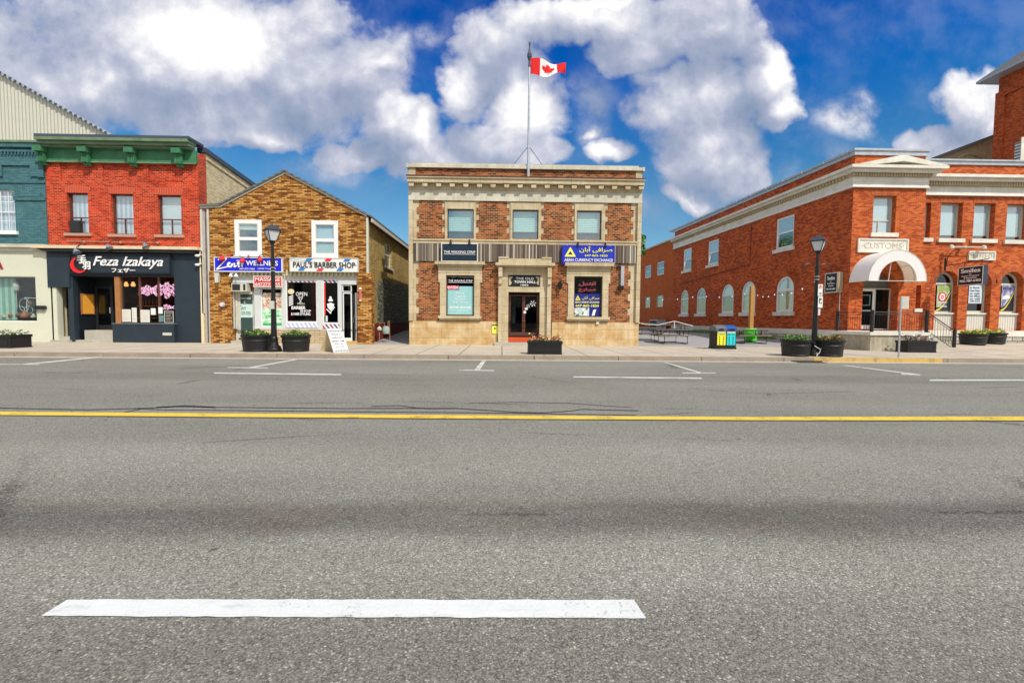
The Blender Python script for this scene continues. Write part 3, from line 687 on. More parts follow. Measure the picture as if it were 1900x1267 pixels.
MB(FF).box(px_u(-58), px_u(13), .35, .38, sf[2], sf[3]).build('curtain', stripes('pale_mint_curtain', (.30, .52, .46), (.60, .78, .70), .3, 0, .8, .6), tb)
shell(tb, FF, uL, uR, G0, zt-.02, .3, 13, left=M['brick_yellow'], right=M['brick_yellow'])
ptext(tb, 'A', (-14, 478, 6, 499), FF, 0, plain('dark_red_letter', (.30, .01, .02), .5), name='letter', bold=.03, depth=.04)
# interior display: wire bench, ornaments
dsp = MB(FF); zc = px_z(45, 573)
for (cx, cz, rx, rz) in ((45, 566, 9, 12), (38, 575, 8, 7), (53, 575, 8, 7)): 
    u, z = un(cx, cz, FF, .5); pts = [(u+rx*.027*math.cos(t*.5), .5, z+rz*.027*math.sin(t*.5)) for t in range(14)]; dsp.tube(pts, .015, 5)
u, z = un(45, 556, FF, .5); dsp.tube([(px_u(27), .5, sf[2]+.15), (px_u(27), .5, z-.1), (px_u(31), .5, z+.06), (u, .5, z+.1), (px_u(58), .5, z+.06), (px_u(62), .5, z-.1), (px_u(62), .5, sf[2]+.15)], .022, 6)
tag(dsp.build('wire_bench', M['white'], base=(u, YF+.5, .3)), 'white wire scrollwork bench behind the window of the teal shop', 'bench')
rg = random.Random(5); cmats = [plain('orange_ornament', (.6, .16, .06), .6), plain('pale_ornament', (.72, .68, .55), .6), plain('brown_ornament', (.22, .08, .05), .6)]
for k, (x_, y_, rr, mi) in enumerate(((22, 583, 5, 0), (34, 583, 4, 2), (46, 584, 6, 0), (57, 562, 3.5, 2), (62, 586, 4, 1), (10, 585, 5, 1))):
    u, z = un(x_, y_, FF, .42); d = rr*.027; mb = MB(FF).lathe(u, .42, [(0, z-d), (d, z-d*.9), (d*1.1, z-d*.2), (d*.5, z+d*.4), (d*.6, z+d*.7), (0, z+d*1.2)], 10)
    names = ['orange pot-bellied ornament at left in the teal shop window', 'brown ornament left of the orange ones in the teal shop window', 'largest orange ornament in front of the wire bench in the shop window', 'small brown ornament on the wire bench in the shop window', 'pale ornament at the right corner of the teal shop window', 'pale ornament in front of the mint curtain in the shop window']
    tag(mb.build('ornament', cmats[mi], base=(u, YF+.42, z-d), smooth=True), names[k], 'ornament', 'ornaments in the teal shop window')
u, z = un(30, 532, FF, .3)
hl = thing('hanging_lantern', (u, YF+.3, z), 'pale hanging lantern behind the window of the teal shop', 'lantern')
MB(FF).lathe(u, .3, [(0, z-.22), (.1, z-.18), (.13, z), (.08, z+.2), (0, z+.26)], 10).build('body', M['paper'], hl); MB(FF).tube([(u, .3, z+.25), (u, .3, sf[3]-.02)], .008).build('cord', M['white'], hl); MB(FF).tube([(u, .3, z-.2), (u, .3, z-1.1)], .01).build('tassel', M['paper'], hl)
# mailbox
q = R_(69, 568, 87, 574); mbx = thing('mailbox', ((q[0]+q[1])/2, YF, q[2]), 'small black wall mailbox beside the cream shop window', 'mailbox')
MB(FF).prism([(q[0], q[2]), (q[1], q[2]), (q[1], q[3]-.02), (q[1]-.03, q[3]+.02), (q[0]+.03, q[3]+.02), (q[0], q[3]-.02)], -.14, -.002).build('body', M['black'], mbx)
hk = MB(FF); [hk.tube([(u_, -.07, q[2]), (u_, -.1, q[2]-.1), (u_, -.16, q[2]-.08)], .008) for u_ in (q[0]+.1, q[1]-.1)]; hk.build('newspaper_hook', M['black'], mbx)

# ------------------------------------------------------------------ 3. scarlet brick shop with green cornice and navy storefront
uL = px_u(87, 380); uR = px_u(369, 380); zc0 = px_z(227, 304); zb = px_z(227, 459); ztop = px_z(227, 264)
rs = thing('brick_shop', ((uL+uR)/2, YF, .15), 'scarlet brick shop with green bracketed cornice and navy storefront', 'building')
W3 = [R_(125, 358, 164, 433), R_(206.5, 360, 247.5, 435), R_(293, 362, 336.5, 436)]
zp1 = px_z(227, 340)
# recessed brick panels under the cornice: wall face at v=0, panels set back
pan = [R_(112, 306, 182, 337), R_(191, 306, 266, 337), R_(275, 306, 357, 337)]
MB(FF).wall(uL, uR, zb, zc0+.5, 0, .3, W3+[(a, b, c, d) for a, b, c, d in pan]).build('upper_wall', M['brick_red'], rs)
mb = MB(FF)
for a, b, c, d in pan: mb.box(a-.02, b+.02, .06, .2, c-.02, d+.02)
mb.build('recessed_panel', M['brick_red'], rs)
# soldier courses over windows
m_, t_ = newmat('soldier_course_brick'); _uv = t_.node('ShaderNodeUVMap').outputs[0]; _s = t_.node('ShaderNodeSeparateXYZ'); t_.put(_s.inputs[0], _uv)
_x = t_.m('DIVIDE', _s.outputs[0], .082); _g = t_.rng(t_.m('PINGPONG', _x, .5), .06, .12)
t_.put(t_.b.inputs['Base Color'], t_.mix(_g, (.5, .26, .16), t_.v('MULTIPLY', (.52, .05, .014), comb3(t_, t_.m('ADD', .6, t_.m('MULTIPLY', t_.noise(_uv, 11, 2), .8)))))); t_.b.inputs['Roughness'].default_value = .85
bump(t_, _g, .6, .01); M['soldier'] = m_
for a, b, c, d in W3:
    m = (a+b)/2; hw = (b-a)/2+.13; pts = [(m-hw+2*hw*k/8, d+.30+.06*(1-((k-4)/4)**2)) for k in range(9)]
    MB(FF).prism([(m-hw+.05, d+.003), (m+hw-.05, d+.003)]+pts[::-1], -.012, -.001).build('window_arch', M['soldier'], rs)
for i, q in enumerate(W3):
    wn = win(rs, FF, q, .13, .055, M['brownframe'], rail=.40, back='curtain' if i < 2 else 'blind_flat', gl='glass_up', low=.5, bd=.16)
    MB(FF).box(q[0]-.14, q[1]+.14, -.09, .12, q[2]-.13, q[2]-.002).build('sill', plain('sandstone_sill', (.46, .28, .20), .8, var=.2), wn)
ac = MB(FF).box(W3[0][0]+.07, (W3[0][0]+W3[0][1])/2+.04, .02, .16, W3[0][2]+.06, W3[0][2]+.62).build('air_conditioner', M['dark'], rs)
# cornice
cz = lambda y: px_z(227, y)
mb = MB(FF)
mb.prism([(uL-.02, cz(302)), (uR, cz(302)), (uR, cz(279)), (uL-.02, cz(279))], -.10, -.001); mb.build('frieze', M['green_cor'], rs)
mb = MB(FF)
for y0, y1, pj in ((278.5, 275.5, .34), (275.2, 270, .48), (269.7, 264.5, .6)): mb.box(uL+.24-pj*.25, uR-.22+pj*.25, -pj, -.001, cz(y0), cz(y1))
mb.box(uL-.02, uR-.01, -.14, -.101, cz(304.5), cz(301.5)); mb.build('cornice', M['green_pale'], rs)
MB(FF).box(uL+.10, uR-.02, -.60, .5, cz(264.3), cz(259.5)).build('flashing', M['roofdark'], rs)
for x0 in (89, 169, 253, 338):
    a, b = px_u(x0-3), px_u(x0+13); mb = MB(FF); m = (a+b)/2
    mb.box(a, b, -.46, -.141, cz(288), cz(278.8)); mb.box(m-.16, m+.16, -.30, -.142, cz(306), cz(288.3)); mb.box(m-.13, m+.13, -.2, -.002, cz(310), cz(306.3))
    for s_ in (-.07, 0, .07): mb.box(m+s_-.018, m+s_+.018, -.325, -.301, cz(305), cz(290))
    mb.build('bracket', M['green_cor'], rs)
# side wall with red return, sloping top
zs0 = cz(262)
MB(FF).box(uR-.25, uR, .301, .62, G0, zs0-.45).build('corner_return', M['brick_red'], rs)
zfa = px_z(372, 272); sd_ = MB(Fr((uR-.25, YF, 0), (0, 1, 0), (1, 0, 0))); sd_.prism([(.622, G0), (16, G0), (16, zfa-1.55), (.622, zfa-.12)], 0, .245); sd_.build('side_wall', M['brick_yellow'], rs)
cp = MB(Fr((uR-.25, YF, 0), (0, 1, 0), (1, 0, 0))); cp.prism([(.5, zfa-.10), (16, zfa-1.53), (16, zfa-1.30), (.5, zfa+.13)], -.1, .33); cp.build('coping', M['roofdark'], rs)
cp = MB(Fr((uR-.25, YF, 0), (0, 1, 0), (1, 0, 0))); cp.prism([(.63, zfa-.42), (14, zfa-1.75), (14, zfa-1.62), (.63, zfa-.29)], .246, .30); cp.build('brick_corbel', M['brick_yellow'], rs)
MB(FF).box(uL, uL+.2, .3, .86, 3.3, zs0-1).box(uL, uL+.2, .862, 16, G0, zs0-1).build('side_wall', M['brick_yellow'], rs); MB(FF).box(uL, uR-.02, 16.002, 16.2, G0, zs0-1.6).build('back_wall', M['brick_yellow'], rs)
MB(FF).box(uL+.21, uR-.26, .31, 15.99, zs0-1.9, zs0-1.75).build('roof', M['roof'], rs)
u, z = un(256, 257, FF, 3); MB(FF).lathe(u, 3, [(.09, z-2), (.09, z-.05), (.15, z-.05), (.15, z+.05), (0, z+.12)], 10).build('roof_vent', M['greymetal'], rs)
# ledge
mb = MB(FF); mb.box(px_u(70), px_u(374), -.30, -.001, cz(463.5), cz(458)); mb.build('ledge', plain('cream_ledge', (.66, .55, .38), .7, var=.2), rs)
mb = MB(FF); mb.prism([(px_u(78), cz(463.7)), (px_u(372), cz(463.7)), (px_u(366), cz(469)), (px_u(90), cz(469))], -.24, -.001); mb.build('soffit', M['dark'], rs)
# storefront
uSR = px_u(371); door_l = R_(90, 533, 128, 640); ent = R_(137, 512, 214, 640); swi = R_(214, 512, 324, 600)
MB(FF).wall(uL+.005, uSR, G0, zb-.01, .001, .25, [(uL+.09, door_l[1], G0, door_l[3]), (ent[0], ent[1], G0, ent[3]), (ent[1], swi[1], swi[2], swi[3])]).build('storefront', M['navy'], rs)
MB(FF).box(uSR+.005, uSR+.13, -.02, .25, G0, cz(463.8)).build('edge_trim', M['cream_warm'], rs)
mb = MB(FF); mb.box(px_u(89), px_u(130), -.05, -.001, px_z(110, 533), px_z(110, 466)-.05); mb.build('fascia_panel', M['navy'], rs)
# left recess
mb = MB(FF); mb.box(uL+.02, uL+.089, .0, .75, G0, door_l[3]); mb.build('recess_wall', M['cream_warm'], rs)
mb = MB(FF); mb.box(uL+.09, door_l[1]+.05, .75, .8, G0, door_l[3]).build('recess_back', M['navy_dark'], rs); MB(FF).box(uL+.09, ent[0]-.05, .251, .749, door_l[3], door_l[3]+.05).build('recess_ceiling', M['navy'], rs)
MB(FF).box(door_l[1]-.0, door_l[1]+.06, .251, .749, G0, door_l[3]).build('recess_wall', M['navy'], rs)
d0 = un(112, 560, FF, .7)[0]; dd = MB(FF).box(d0, door_l[1]-.03, .70, .748, .42, door_l[3]-.02).build('door', M['navy'], rs)
MB(FF).box(d0+.12, door_l[1]-.15, .69, .699, 1.2, door_l[3]-.2).build('pane', M['glass_dark'], dd); MB(FF).tube([(d0+.05, .66, .5), (d0+.05, .66, door_l[3]-.1)], .015).build('edge_rail', M['silver'], dd)
mb = MB(FF); mb.box(uL+.1, door_l[1], .1, .69, .15, .40); mb.box(uL+.02, door_l[1]+.1, -.15, .098, .148, .24); mb.build('step', M['concrete'], rs)
# main entrance
e1 = un(178, 560, FF, 1.1)[0]; zt_ = ent[3]
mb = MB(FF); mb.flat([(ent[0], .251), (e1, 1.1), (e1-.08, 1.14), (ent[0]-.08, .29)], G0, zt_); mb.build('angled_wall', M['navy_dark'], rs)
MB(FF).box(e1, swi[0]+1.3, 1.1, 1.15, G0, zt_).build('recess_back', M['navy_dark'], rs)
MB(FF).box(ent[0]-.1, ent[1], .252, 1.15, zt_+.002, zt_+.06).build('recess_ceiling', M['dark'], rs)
dq = (un(178, 560, FF, 1.05)[0], un(211, 560, FF, 1.05)[0], px_z(190, 612, FF, 1.05), px_z(190, 531, FF, 1.05))
dd = MB(FF).frame(*dq, 1.0, 1.06, .12, wb=.25).build('door', plain('black_door_frame', (.02, .02, .022), .35), rs)
MB(FF).box(dq[0]+.1, dq[1]-.1, 1.03, 1.036, dq[2]+.2, dq[3]-.1).build('pane', M['glass_dark'], dd)
MB(FF).box(dq[0]+.13, dq[1]-.3, 1.045, 1.05, dq[2]+.9, dq[3]-.35).build('notice', plain('olive_poster', (.20, .16, .04), .7, var=.5), dd)
MB(FF).tube([(dq[1]-.1, .93, dq[2]+.85), (dq[1]-.1, .93, dq[2]+1.15)], .025).build('handle', M['silver'], dd)
mb = MB(FF); mb.box(ent[0]+.2, ent[1]+.3, .30, 1.0, .14, dq[2]); mb.box(ent[0]-.05, ent[1]+.1, .03, .298, .14, .24); mb.build('step', M['concrete'], rs)
MB(FF).box(ent[1]-.002, ent[1]+.24, .0, .24, .95, ent[3]-.01).build('post', M['wood'], rs)
MB(FF).box(ent[1]-.04, ent[1], .02, 1.05, .14, .95).build('recess_wall', M['navy'], rs)
g1 = (ent[1]+.26, swi[1], swi[2], swi[3]); wn = MB(FF).frame(*g1, .1, .18, .05).build('shop_window', M['darkframe'], rs)
MB(FF).box(g1[0]+.03, g1[1]-.03, .13, .137, g1[2]+.03, g1[3]-.03).build('pane', M['glass'], wn)
for x_ in (256.5, 292): MB(FF).box(px_u(x_-3), px_u(x_+1), .09, .2, g1[2]+.05, g1[3]-.05).build('mullion', M['brownframe'], wn)
MB(FF).box(px_u(212), px_u(326), -.22, -.001, G0, g1[2]-.03).build('bulkhead', M['navy'], rs); MB(FF).box(px_u(212)-.02, px_u(326)+.02, -.24, .1, g1[2]-.028, g1[2]-.001).build('window_ledge', plain('slate_ledge', (.16, .20, .24), .6), rs)
q = R_(309, 617, 325, 622); MB(FF).box(q[0], q[1], -.26, -.221, q[2], q[3]).build('vent', M['trim_grey'], rs)
# interior: back wall, warm shelf with bottles
MB(FF).box(g1[0], g1[1]+.6, 2.2, 2.25, .2, 3.4).build('interior_wall', plain('dark_wood_interior', (.06, .025, .012), .7, var=.4), rs)
MB(FF).box(uL+.3, uR-.4, .26, 6, 3.45, 3.5).build('ceiling', M['dark'], rs)
for x_, lab in ((234, 'left warm pendant lamp inside the navy shop window'), (247, 'right warm pendant lamp inside the navy shop window')):
    u, z = un(x_, 527, FF, .7); pl = thing('pendant_lamp', (u, YF+.7, z), lab, 'lamp')
    MB(FF).lathe(u, .7, [(0, z+.12), (.05, z+.1), (.10, z-.05), (.07, z-.12), (0, z-.13)], 10).build('shade', plain('warm_lit_shade', (.5, .22, .08), .5, emit=(1, .42, .14, 1.6)), pl); MB(FF).tube([(u, .7, z+.1), (u, .7, g1[3]+.15)], .008, 4).build('cord', M['black'], pl)
# window decorations
def blossom(x0, y0, x1, y1, n, name, seed, lab):
    rr = random.Random(seed); mb = MB(FF); pal = [plain('pink_blossom', (.80, .36, .62), .7), plain('pale_blossom', (.86, .62, .80), .7), plain('plum_blossom', (.42, .12, .32), .7)]
    for _ in range(n):
        for __ in range(30):
            x_ = rr.uniform(x0, x1); y_ = rr.uniform(y0, y1); c = (x_-x0)/(x1-x0)
            if abs((y_-(y0+y1)/2)/(y1-y0)) < .5*(.55+.45*math.sin(x_*.35)*.5+.2) and rr.random() < .9: break
        u, z = un(x_, y_, FF, .1); s_ = rr.uniform(.012, .035); a = rr.random()*6
        mb.cur = rr.choice([0, 0, 1, 1, 2])
        mb.face([(u+s_*math.cos(a+k*math.pi/2.5), .09+rr.random()*.006, z+s_*math.sin(a+k*math.pi/2.5)) for k in range(5)])
    return tag(mb.build(name, pal, base=(un((x0+x1)/2, y1, FF, .1)[0], YF+.1, un(x0, y1, FF, .1)[1])), lab, 'window decal')
blossom(258, 529, 291, 549, 420, 'blossom_decal', 1, 'pink cherry blossom branch on the middle pane of the navy shop window')
blossom(294, 522, 323, 555, 420, 'blossom_decal', 2, 'pink cherry blossom branch on the right pane of the navy shop window')
blossom(304, 565, 323, 575, 90, 'blossom_decal', 3, 'small fallen pink petals low on the right pane of the navy shop window')
for k, (x0, y0, x1, y1, c, lab) in enumerate(((227, 574, 243, 597, 'paper', 'wide cream menu sheet taped low at left in the navy shop window'), (245, 571, 254, 598, 'paper', 'tall narrow cream menu sheet beside the wide one in the navy shop window'), (261, 575, 278, 598, 'paper', 'pale menu sheet on the middle pane of the navy shop window'), (280, 572, 289, 584, 'white', 'small white card on the middle pane of the navy shop window'), (294, 570, 302, 582, 'white', 'pink and white card on the right pane of the navy shop window'), (295, 585, 304, 597, 'teal_pane', 'small teal card low on the right pane of the navy shop window'))):
    q = R_(x0, y0, x1, y1, .1); s_ = MB(FF).box(q[0], q[1], .089, .097, q[2], q[3]).build('menu_sheet', M[c], base=(q[0], YF+.09, q[2])); tag(s_, lab, 'sheet', 'sheets in the navy shop window')
    if c == 'paper':
        mb = MB(FF); 
        for j in range(9):
            z = q[3]-.06-(q[3]-q[2]-.1)*j/9; mb.box(q[0]+.04, q[1]-.05-.03*((j*7) % 3), .086, .0885, z-.008, z)
        mb.build('print', plain('grey_print', (.35, .33, .28), .7), s_)
q = R_(305, 577, 322, 599, .06); ch = thing('chalkboard', (q[0], YF+.06, q[2]), 'small framed black chalkboard in the right corner of the navy shop window', 'chalkboard')
MB(FF).frame(q[0], q[1], q[2], q[3], .05, .08, .03).build('frame', M['trim_grey'], ch); MB(FF).box(q[0]+.02, q[1]-.02, .06, .075, q[2]+.02, q[3]-.02).build('board', M['textk'], ch)
mb = MB(FF)
for j in range(6): z = q[3]-.09-.075*j; mb.box(q[0]+.07+.02*(j % 2), q[1]-.08-.03*(j % 3), .057, .0595, z-.012, z)
mb.build('chalk_writing', M['paper'], ch)
# bottles on interior shelves
btl = None
for k in range(3):
    z = 1.35+.62*k; MB(FF).box(g1[0]+.05, g1[0]+1.15, .9, 1.1, z-.03, z).build('shelf', M['wood'], rs)
bm_ = plain('amber_bottle', (.35, .14, .03), .15, spec=.7)
n = 0
for k in range(3):
    for j in range(6):
        u = g1[0]+.14+j*.17; z = 1.352+.62*k
        if btl is None:
            btl = tag(MB(FF).lathe(u, 1., [(0, z), (.04, z), (.04, z+.2), (.015, z+.27), (.015, z+.34), (0, z+.34)], 8).build('bottle', bm_, base=(u, YF+1, z), smooth=True), 'amber bottle on the lit shelves inside the left pane of the navy shop window', 'bottle', 'bottles on the shelves behind the left pane of the navy shop window')
        else: c = btl.copy(); COL.objects.link(c); c.location = (u, YF+1, z)
# orange notice board
u0, v0 = ent[0]+.05, .29
FA = Fr((ent[0], YF+.251, 0), (e1-ent[0], .849, 0), (-.849, e1-ent[0], 0))
Lw = math.hypot(e1-ent[0], .849); zt_, zb_ = px_z(155, 545, FF, .5), px_z(155, 583, FF, .5)
nb = thing('notice_board', (ent[0]+.3, YF+.4, zb_), 'orange framed menu board by the entrance of the navy storefront', 'board')
MB(FA).frame(.10, Lw-.12, zb_, zt_, -.06, -.005, .05).build('frame', M['wood'], nb)
MB(FA).box(.14, Lw-.16, -.05, -.02, zb_+.04, zt_-.04).build('panel', plain('amber_menu_panel', (.78, .36, .04), .5, var=.12), nb)

# shop sign: panel, lettering, emblem
q = R_(132, 471, 320, 509); sg = thing('shop_sign', ((q[0]+q[1])/2, YF-.1, q[2]), 'long navy signboard with white italic Feza Izakaya lettering and red crescent emblem', 'sign')
MB(FF).box(q[0], q[1], -.08, -.002, q[2], q[3]).build('board', M['navy'], sg); MB(FF).frame(q[0]+.02, q[1]-.02, q[2]+.02, q[3]-.02, -.13, -.081, .06).build('frame', M['navy_dark'], sg)
ptext(sg, 'Feza Izakaya', (173, 476.5, 303, 499), FF, -.10, M['textw'], shear=.35, bold=.012, depth=.03)
ptext(sg, 'フェザー', (208, 497.5, 251, 506), FF, -.10, M['textw'], bold=.02, depth=.03)
mb = MB(FF); cu, cz_ = un(148, 492, FF, -.1); R0 = .41
o = ell(cu, cz_, R0, R0*.95, 24, math.radians(60), math.radians(335), False); i = ell(cu+.09, cz_+.05, R0*.82, R0*.80, 24, math.radians(75), math.radians(318), False)
for k in range(23): mb.prism([o[k], o[k+1], i[k+1], i[k]], -.16, -.135)
mb.build('crescent_emblem', M['red'], sg); 
mb = MB(FF); mb.prism(ell(cu+.03, cz_+.02, .36, .33, 20), -.134, -.082); mb.build('emblem_disc', M['textk'], sg)
ptext(sg, '手', (143, 473, 160, 489), FF, -.165, M['textw'], bold=.03, depth=.02); ptext(sg, '羽', (153, 485, 168, 500), FF, -.165, M['textw'], bold=.03, depth=.02)
# gooseneck lamps
def gooseneck(px, py, side, lab):
    u, z = un(px, py, FF, -.35); t = thing('gooseneck_lamp', (u, YF-.3, z), lab, 'lamp', 'gooseneck lamps over the navy sign')
    MB(FF).tube([(u+side*.35, -.01, z+.22), (u+side*.3, -.1, z+.3), (u+side*.15, -.28, z+.33), (u+side*.03, -.36, z+.2), (u, -.37, z+.08)], .018).build('arm', M['black'], t)
    c = MB(FF); ang = side*.5
    for k in range(12):
        a, b = 2*math.pi*k/12, 2*math.pi*(k+1)/12
        P_ = lambda r_, h_, an: (u+(r_*math.cos(an))*math.cos(ang)+h_*math.sin(ang)*-1, -.37+r_*math.sin(an), z+h_*math.cos(ang)+r_*math.cos(an)*math.sin(ang))
        for (r0, h0), (r1, h1) in (((.05, .12), (.08, .05)), ((.08, .05), (.17, -.09))): c.face([P_(r0, h0, a), P_(r0, h0, b), P_(r1, h1, b), P_(r1, h1, a)], [(0, 0)]*4)
    c.build('shade', plain('slate_lamp_shade', (.16, .20, .26), .35), t)
gooseneck(142, 466, 1, 'leftmost slate gooseneck lamp over the navy sign, above the red crescent'); gooseneck(202, 458, 1, 'middle slate gooseneck lamp over the navy sign'); gooseneck(270, 456, 1, 'right slate gooseneck lamp over the navy sign')
cd_ = MB(FF); cd_.tube([(px_u(128), -.05, cz(449)), (px_u(240), -.05, cz(450)), (px_u(300), -.05, cz(450))], .02); [cd_.lathe(px_u(x_), -.06, [(0, cz(452)), (.06, cz(452)), (.06, cz(448)), (0, cz(448))], 8) for x_ in (160, 227, 295)]
tag(cd_.build('conduit_pipe', plain('brown_conduit', (.42, .2, .12), .6), base=(px_u(227), YF, cz(450))), 'thin painted conduit along the brick above the navy storefront', 'pipe')
for y_, l_ in ((474, 'upper white security camera at the right edge of the navy storefront'), (491, 'lower white security camera at the right edge of the navy storefront')):
    u, z = un(364, y_, FF, -.2); t = thing('security_camera', (u, YF, z), l_, 'camera', 'security cameras on the navy storefront')
    MB(FF).lathe(u, -.12, [(0, z-.06), (.06, z-.05), (.08, z), (.06, z+.05), (0, z+.06)], 10, sx=1.5).build('housing', M['white'], t); MB(FF).box(u+.05, u+.16, -.12, -.002, z+.03, z+.07).build('bracket', M['white'], t)
M['dark_pane'] = plain('dim_room_grey', (.07, .10, .11), .6, var=.3)
# ------------------------------------------------------------------ 4. tan brick gable shop
u0 = px_u(390, 500); u1 = px_u(680, 450); uP = px_u(691, 560); ul_ = px_u(373, 500)
gb = thing('gable_shop', ((u0+u1)/2, YF, .15), 'narrow gabled shop of mottled tan brick with two white upper windows', 'building')
ap = un(529, 320, FF); kl = un(408, 383, FF); lf = un(392, 384.5, FF); rt = un(680, 400, FF)
zs = px_z(535, 505)
WG = [R_(436, 408, 486, 474), R_(578.5, 409.5, 627.5, 478)]
ztop_w = lf[1]
MB(FF).wall(u0, u1, zs, ztop_w-.25, 0, .3, [(a, b, c, d) for a, b, c, d in WG]).build('upper_wall', M['brick_tan'], gb)
z0_ = ztop_w-.248
MB(FF).prism([(u0, z0_), (u1, z0_), (u1, rt[1]), ap, kl, (u0, lf[1])], 0, .3).build('gable_wall', M['brick_tan'], gb)
for i, q in enumerate(WG):
    wn = win(gb, FF, (q[0]+.0, q[1]-.0, q[2]+.0, q[3]-.0), -.03, .19, M['white'], rail=.47, back='blind_flat' if i else 'dark_pane', gl='glass_up', bd=.12)
    a, b, c, d = q; mm = MB(FF); mm.frame(a+.19, b-.19, c+.19, d-.19, -.012, .03, .04); mm.build('sash', M['trim_grey'], wn)
    bl = MB(FF)
    if i == 0: bl.box(a+.22, b-.22, .055, .065, c+(d-c)*.72, d-.2)
    else: bl.box(a+.22, b-.22, .055, .065, c+.2, c+(d-c)*.47)
    bl.build('blind', M['blind'], wn); MB(FF).box(a-.04, b+.04, -.08, -.031, c-.06, c-.002).build('sill', M['white'], wn)
# roof
SLp = .22
rf = MB(FF); dp = 15.
le = un(372, 382, FF)
for P_, Q_ in ((un(372, 383.5, FF), un(408, 382, FF)), (un(408, 382, FF), (ap[0], ap[1]+.02)), ((ap[0], ap[1]+.02), (rt[0]+.25, rt[1]-.10))):
    rf.prism([P_, Q_, (Q_[0], Q_[1]+.09), (P_[0], P_[1]+.09)], -.12, dp)
rf.build('roof', M['shingle'], gb)
vb = MB(FF)
for P_, Q_ in ((un(372, 384, FF), un(408, 382.8, FF)), (un(408, 382.8, FF), (ap[0], ap[1]-.005)), ((ap[0], ap[1]-.005), (rt[0]+.02, rt[1]-.005))): vb.prism([(P_[0], P_[1]-.07), (Q_[0], Q_[1]-.07), (Q_[0], Q_[1]+.015), (P_[0], P_[1]+.015)], -.05, -.001)
vb.build('verge_board', M['trim_grey'], gb)
MB(FF).box(u1-.001, u1+.10, -.04, .1, zs+.0, rt[1]-.08).build('corner_trim', M['trim_grey'], gb)
# weathered infill at left
MB(FF).box(ul_+.12, u0-.08, .05, .2, .15, lf[1]-.12).build('timber_infill', M['greywood'], gb)
MB(FF).box(ul_+.02, ul_+.118, -.02, .2, 1.6, lf[1]-.1).build('corner_trim', M['trim_grey'], gb); MB(FF).box(u0-.078, u0-.003, -.03, .2, .15, lf[1]-.1).build('corner_trim', M['trim_grey'], gb)
# side wall and eaves on the alley
xs_ = u1+.02; FS = Fr((xs_, YF, 0), (0, 1, 0), (-1, 0, 0)); zE = rt[1]-.15
sw_ = [un(714, 447, FS)[0], un(727, 447, FS)[0], un(720, 496, FS)[1], un(720, 450, FS)[1]]
MB(FS).wall(.302, 15, .1, zE, 0, .3, [tuple(sw_)]).build('side_wall', M['brick_olive'], gb)
swn = win(gb, FS, sw_, .1, .09, M['trim_grey'], rail=.5, back='dark', gl='glass_up', sill=(.12, .1))
MB(FS).box(-.1, dp, -.30, -.24, zE-.18, zE-.02).build('gutter', M['trim_grey'], gb); MB(FS).box(.1, dp, -.239, .2, zE-.14, zE-.1).build('soffit', M['brownframe'], gb)
MB(FF).box(ul_, u0+.3, .31, dp, .1, lf[1]-.1).build('side_wall', M['brick_yellow'], gb); MB(FF).box(u0, u1-.3, dp, dp+.2, .1, lf[1]-.1).build('back_wall', M['brick_yellow'], gb)
# pillars of the storefront
zsb = zs-.003
MB(FF).box(u0, px_u(431), -.10, .25, G0, zsb).build('brick_pillar', M['brick_tan'], gb); MB(FF).box(px_u(664), uP, -.12, .30, G0, zsb).build('brick_pillar', M['brick_tan'], gb)
# dentil cornice
mb = MB(FF); za, zb_ = px_z(545, 512), px_z(545, 506); mb.box(px_u(431)+.002, px_u(664)-.002, -.06, -.002, zb_+.01, zs-.005)
x = px_u(433)
while x < px_u(662): mb.box(x, x+.08, -.13, -.061, za, zb_+.12); x += .2
mb.build('dentil_cornice', plain('buff_cornice', (.55, .48, .30), .7, var=.2), gb)
MB(FF).box(px_u(431)+.004, px_u(664)-.004, -.012, .2, px_z(545, 517), zb_+.008).build('storefront_header', M['trim_grey'], gb)
zh = px_z(545, 517)-.002
ops = [R_(433, 525, 472, 630), R_(484, 535, 523, 606), R_(530, 519, 588, 598), R_(599, 518, 628, 600), R_(634, 528, 663, 631)]
ops[0] = (ops[0][0], ops[0][1], G0, ops[0][3]); ops[4] = (ops[4][0], ops[4][1], G0, ops[4][3])
zbase = px_z(550, 611)
o2 = [ops[0], ops[1], ops[2], ops[3], ops[4]]
MB(FF).wall(px_u(431)+.003, px_u(664)-.003, zbase, zh, .0, .14, [(a, b, max(c, zbase), d) for a, b, c, d in o2]).build('storefront', plain('grey_white_storefront_paint', (.58, .62, .62), .5, var=.1), gb)
mb = MB(FF); mb.box(px_u(476), px_u(632), -.06, .10, G0, zbase-.003); mb.build('stone_base', brick('buff_stone_courses', [(.42, .33, .2), (.6, .5, .34), (.5, .36, .2)], (.25, .19, .12), bw=.5, rh=.11, ms=.014, var=.2), gb)
MB(FF).box(px_u(632)+.003, px_u(664)-.004, -.2, .13, .14, .30).build('step', plain('ochre_step', (.52, .34, .12), .8, var=.3), gb)
MB(FF).box(px_u(432)+.004, px_u(474), -.3, .5, .14, .29).build('step', M['concrete'], gb)
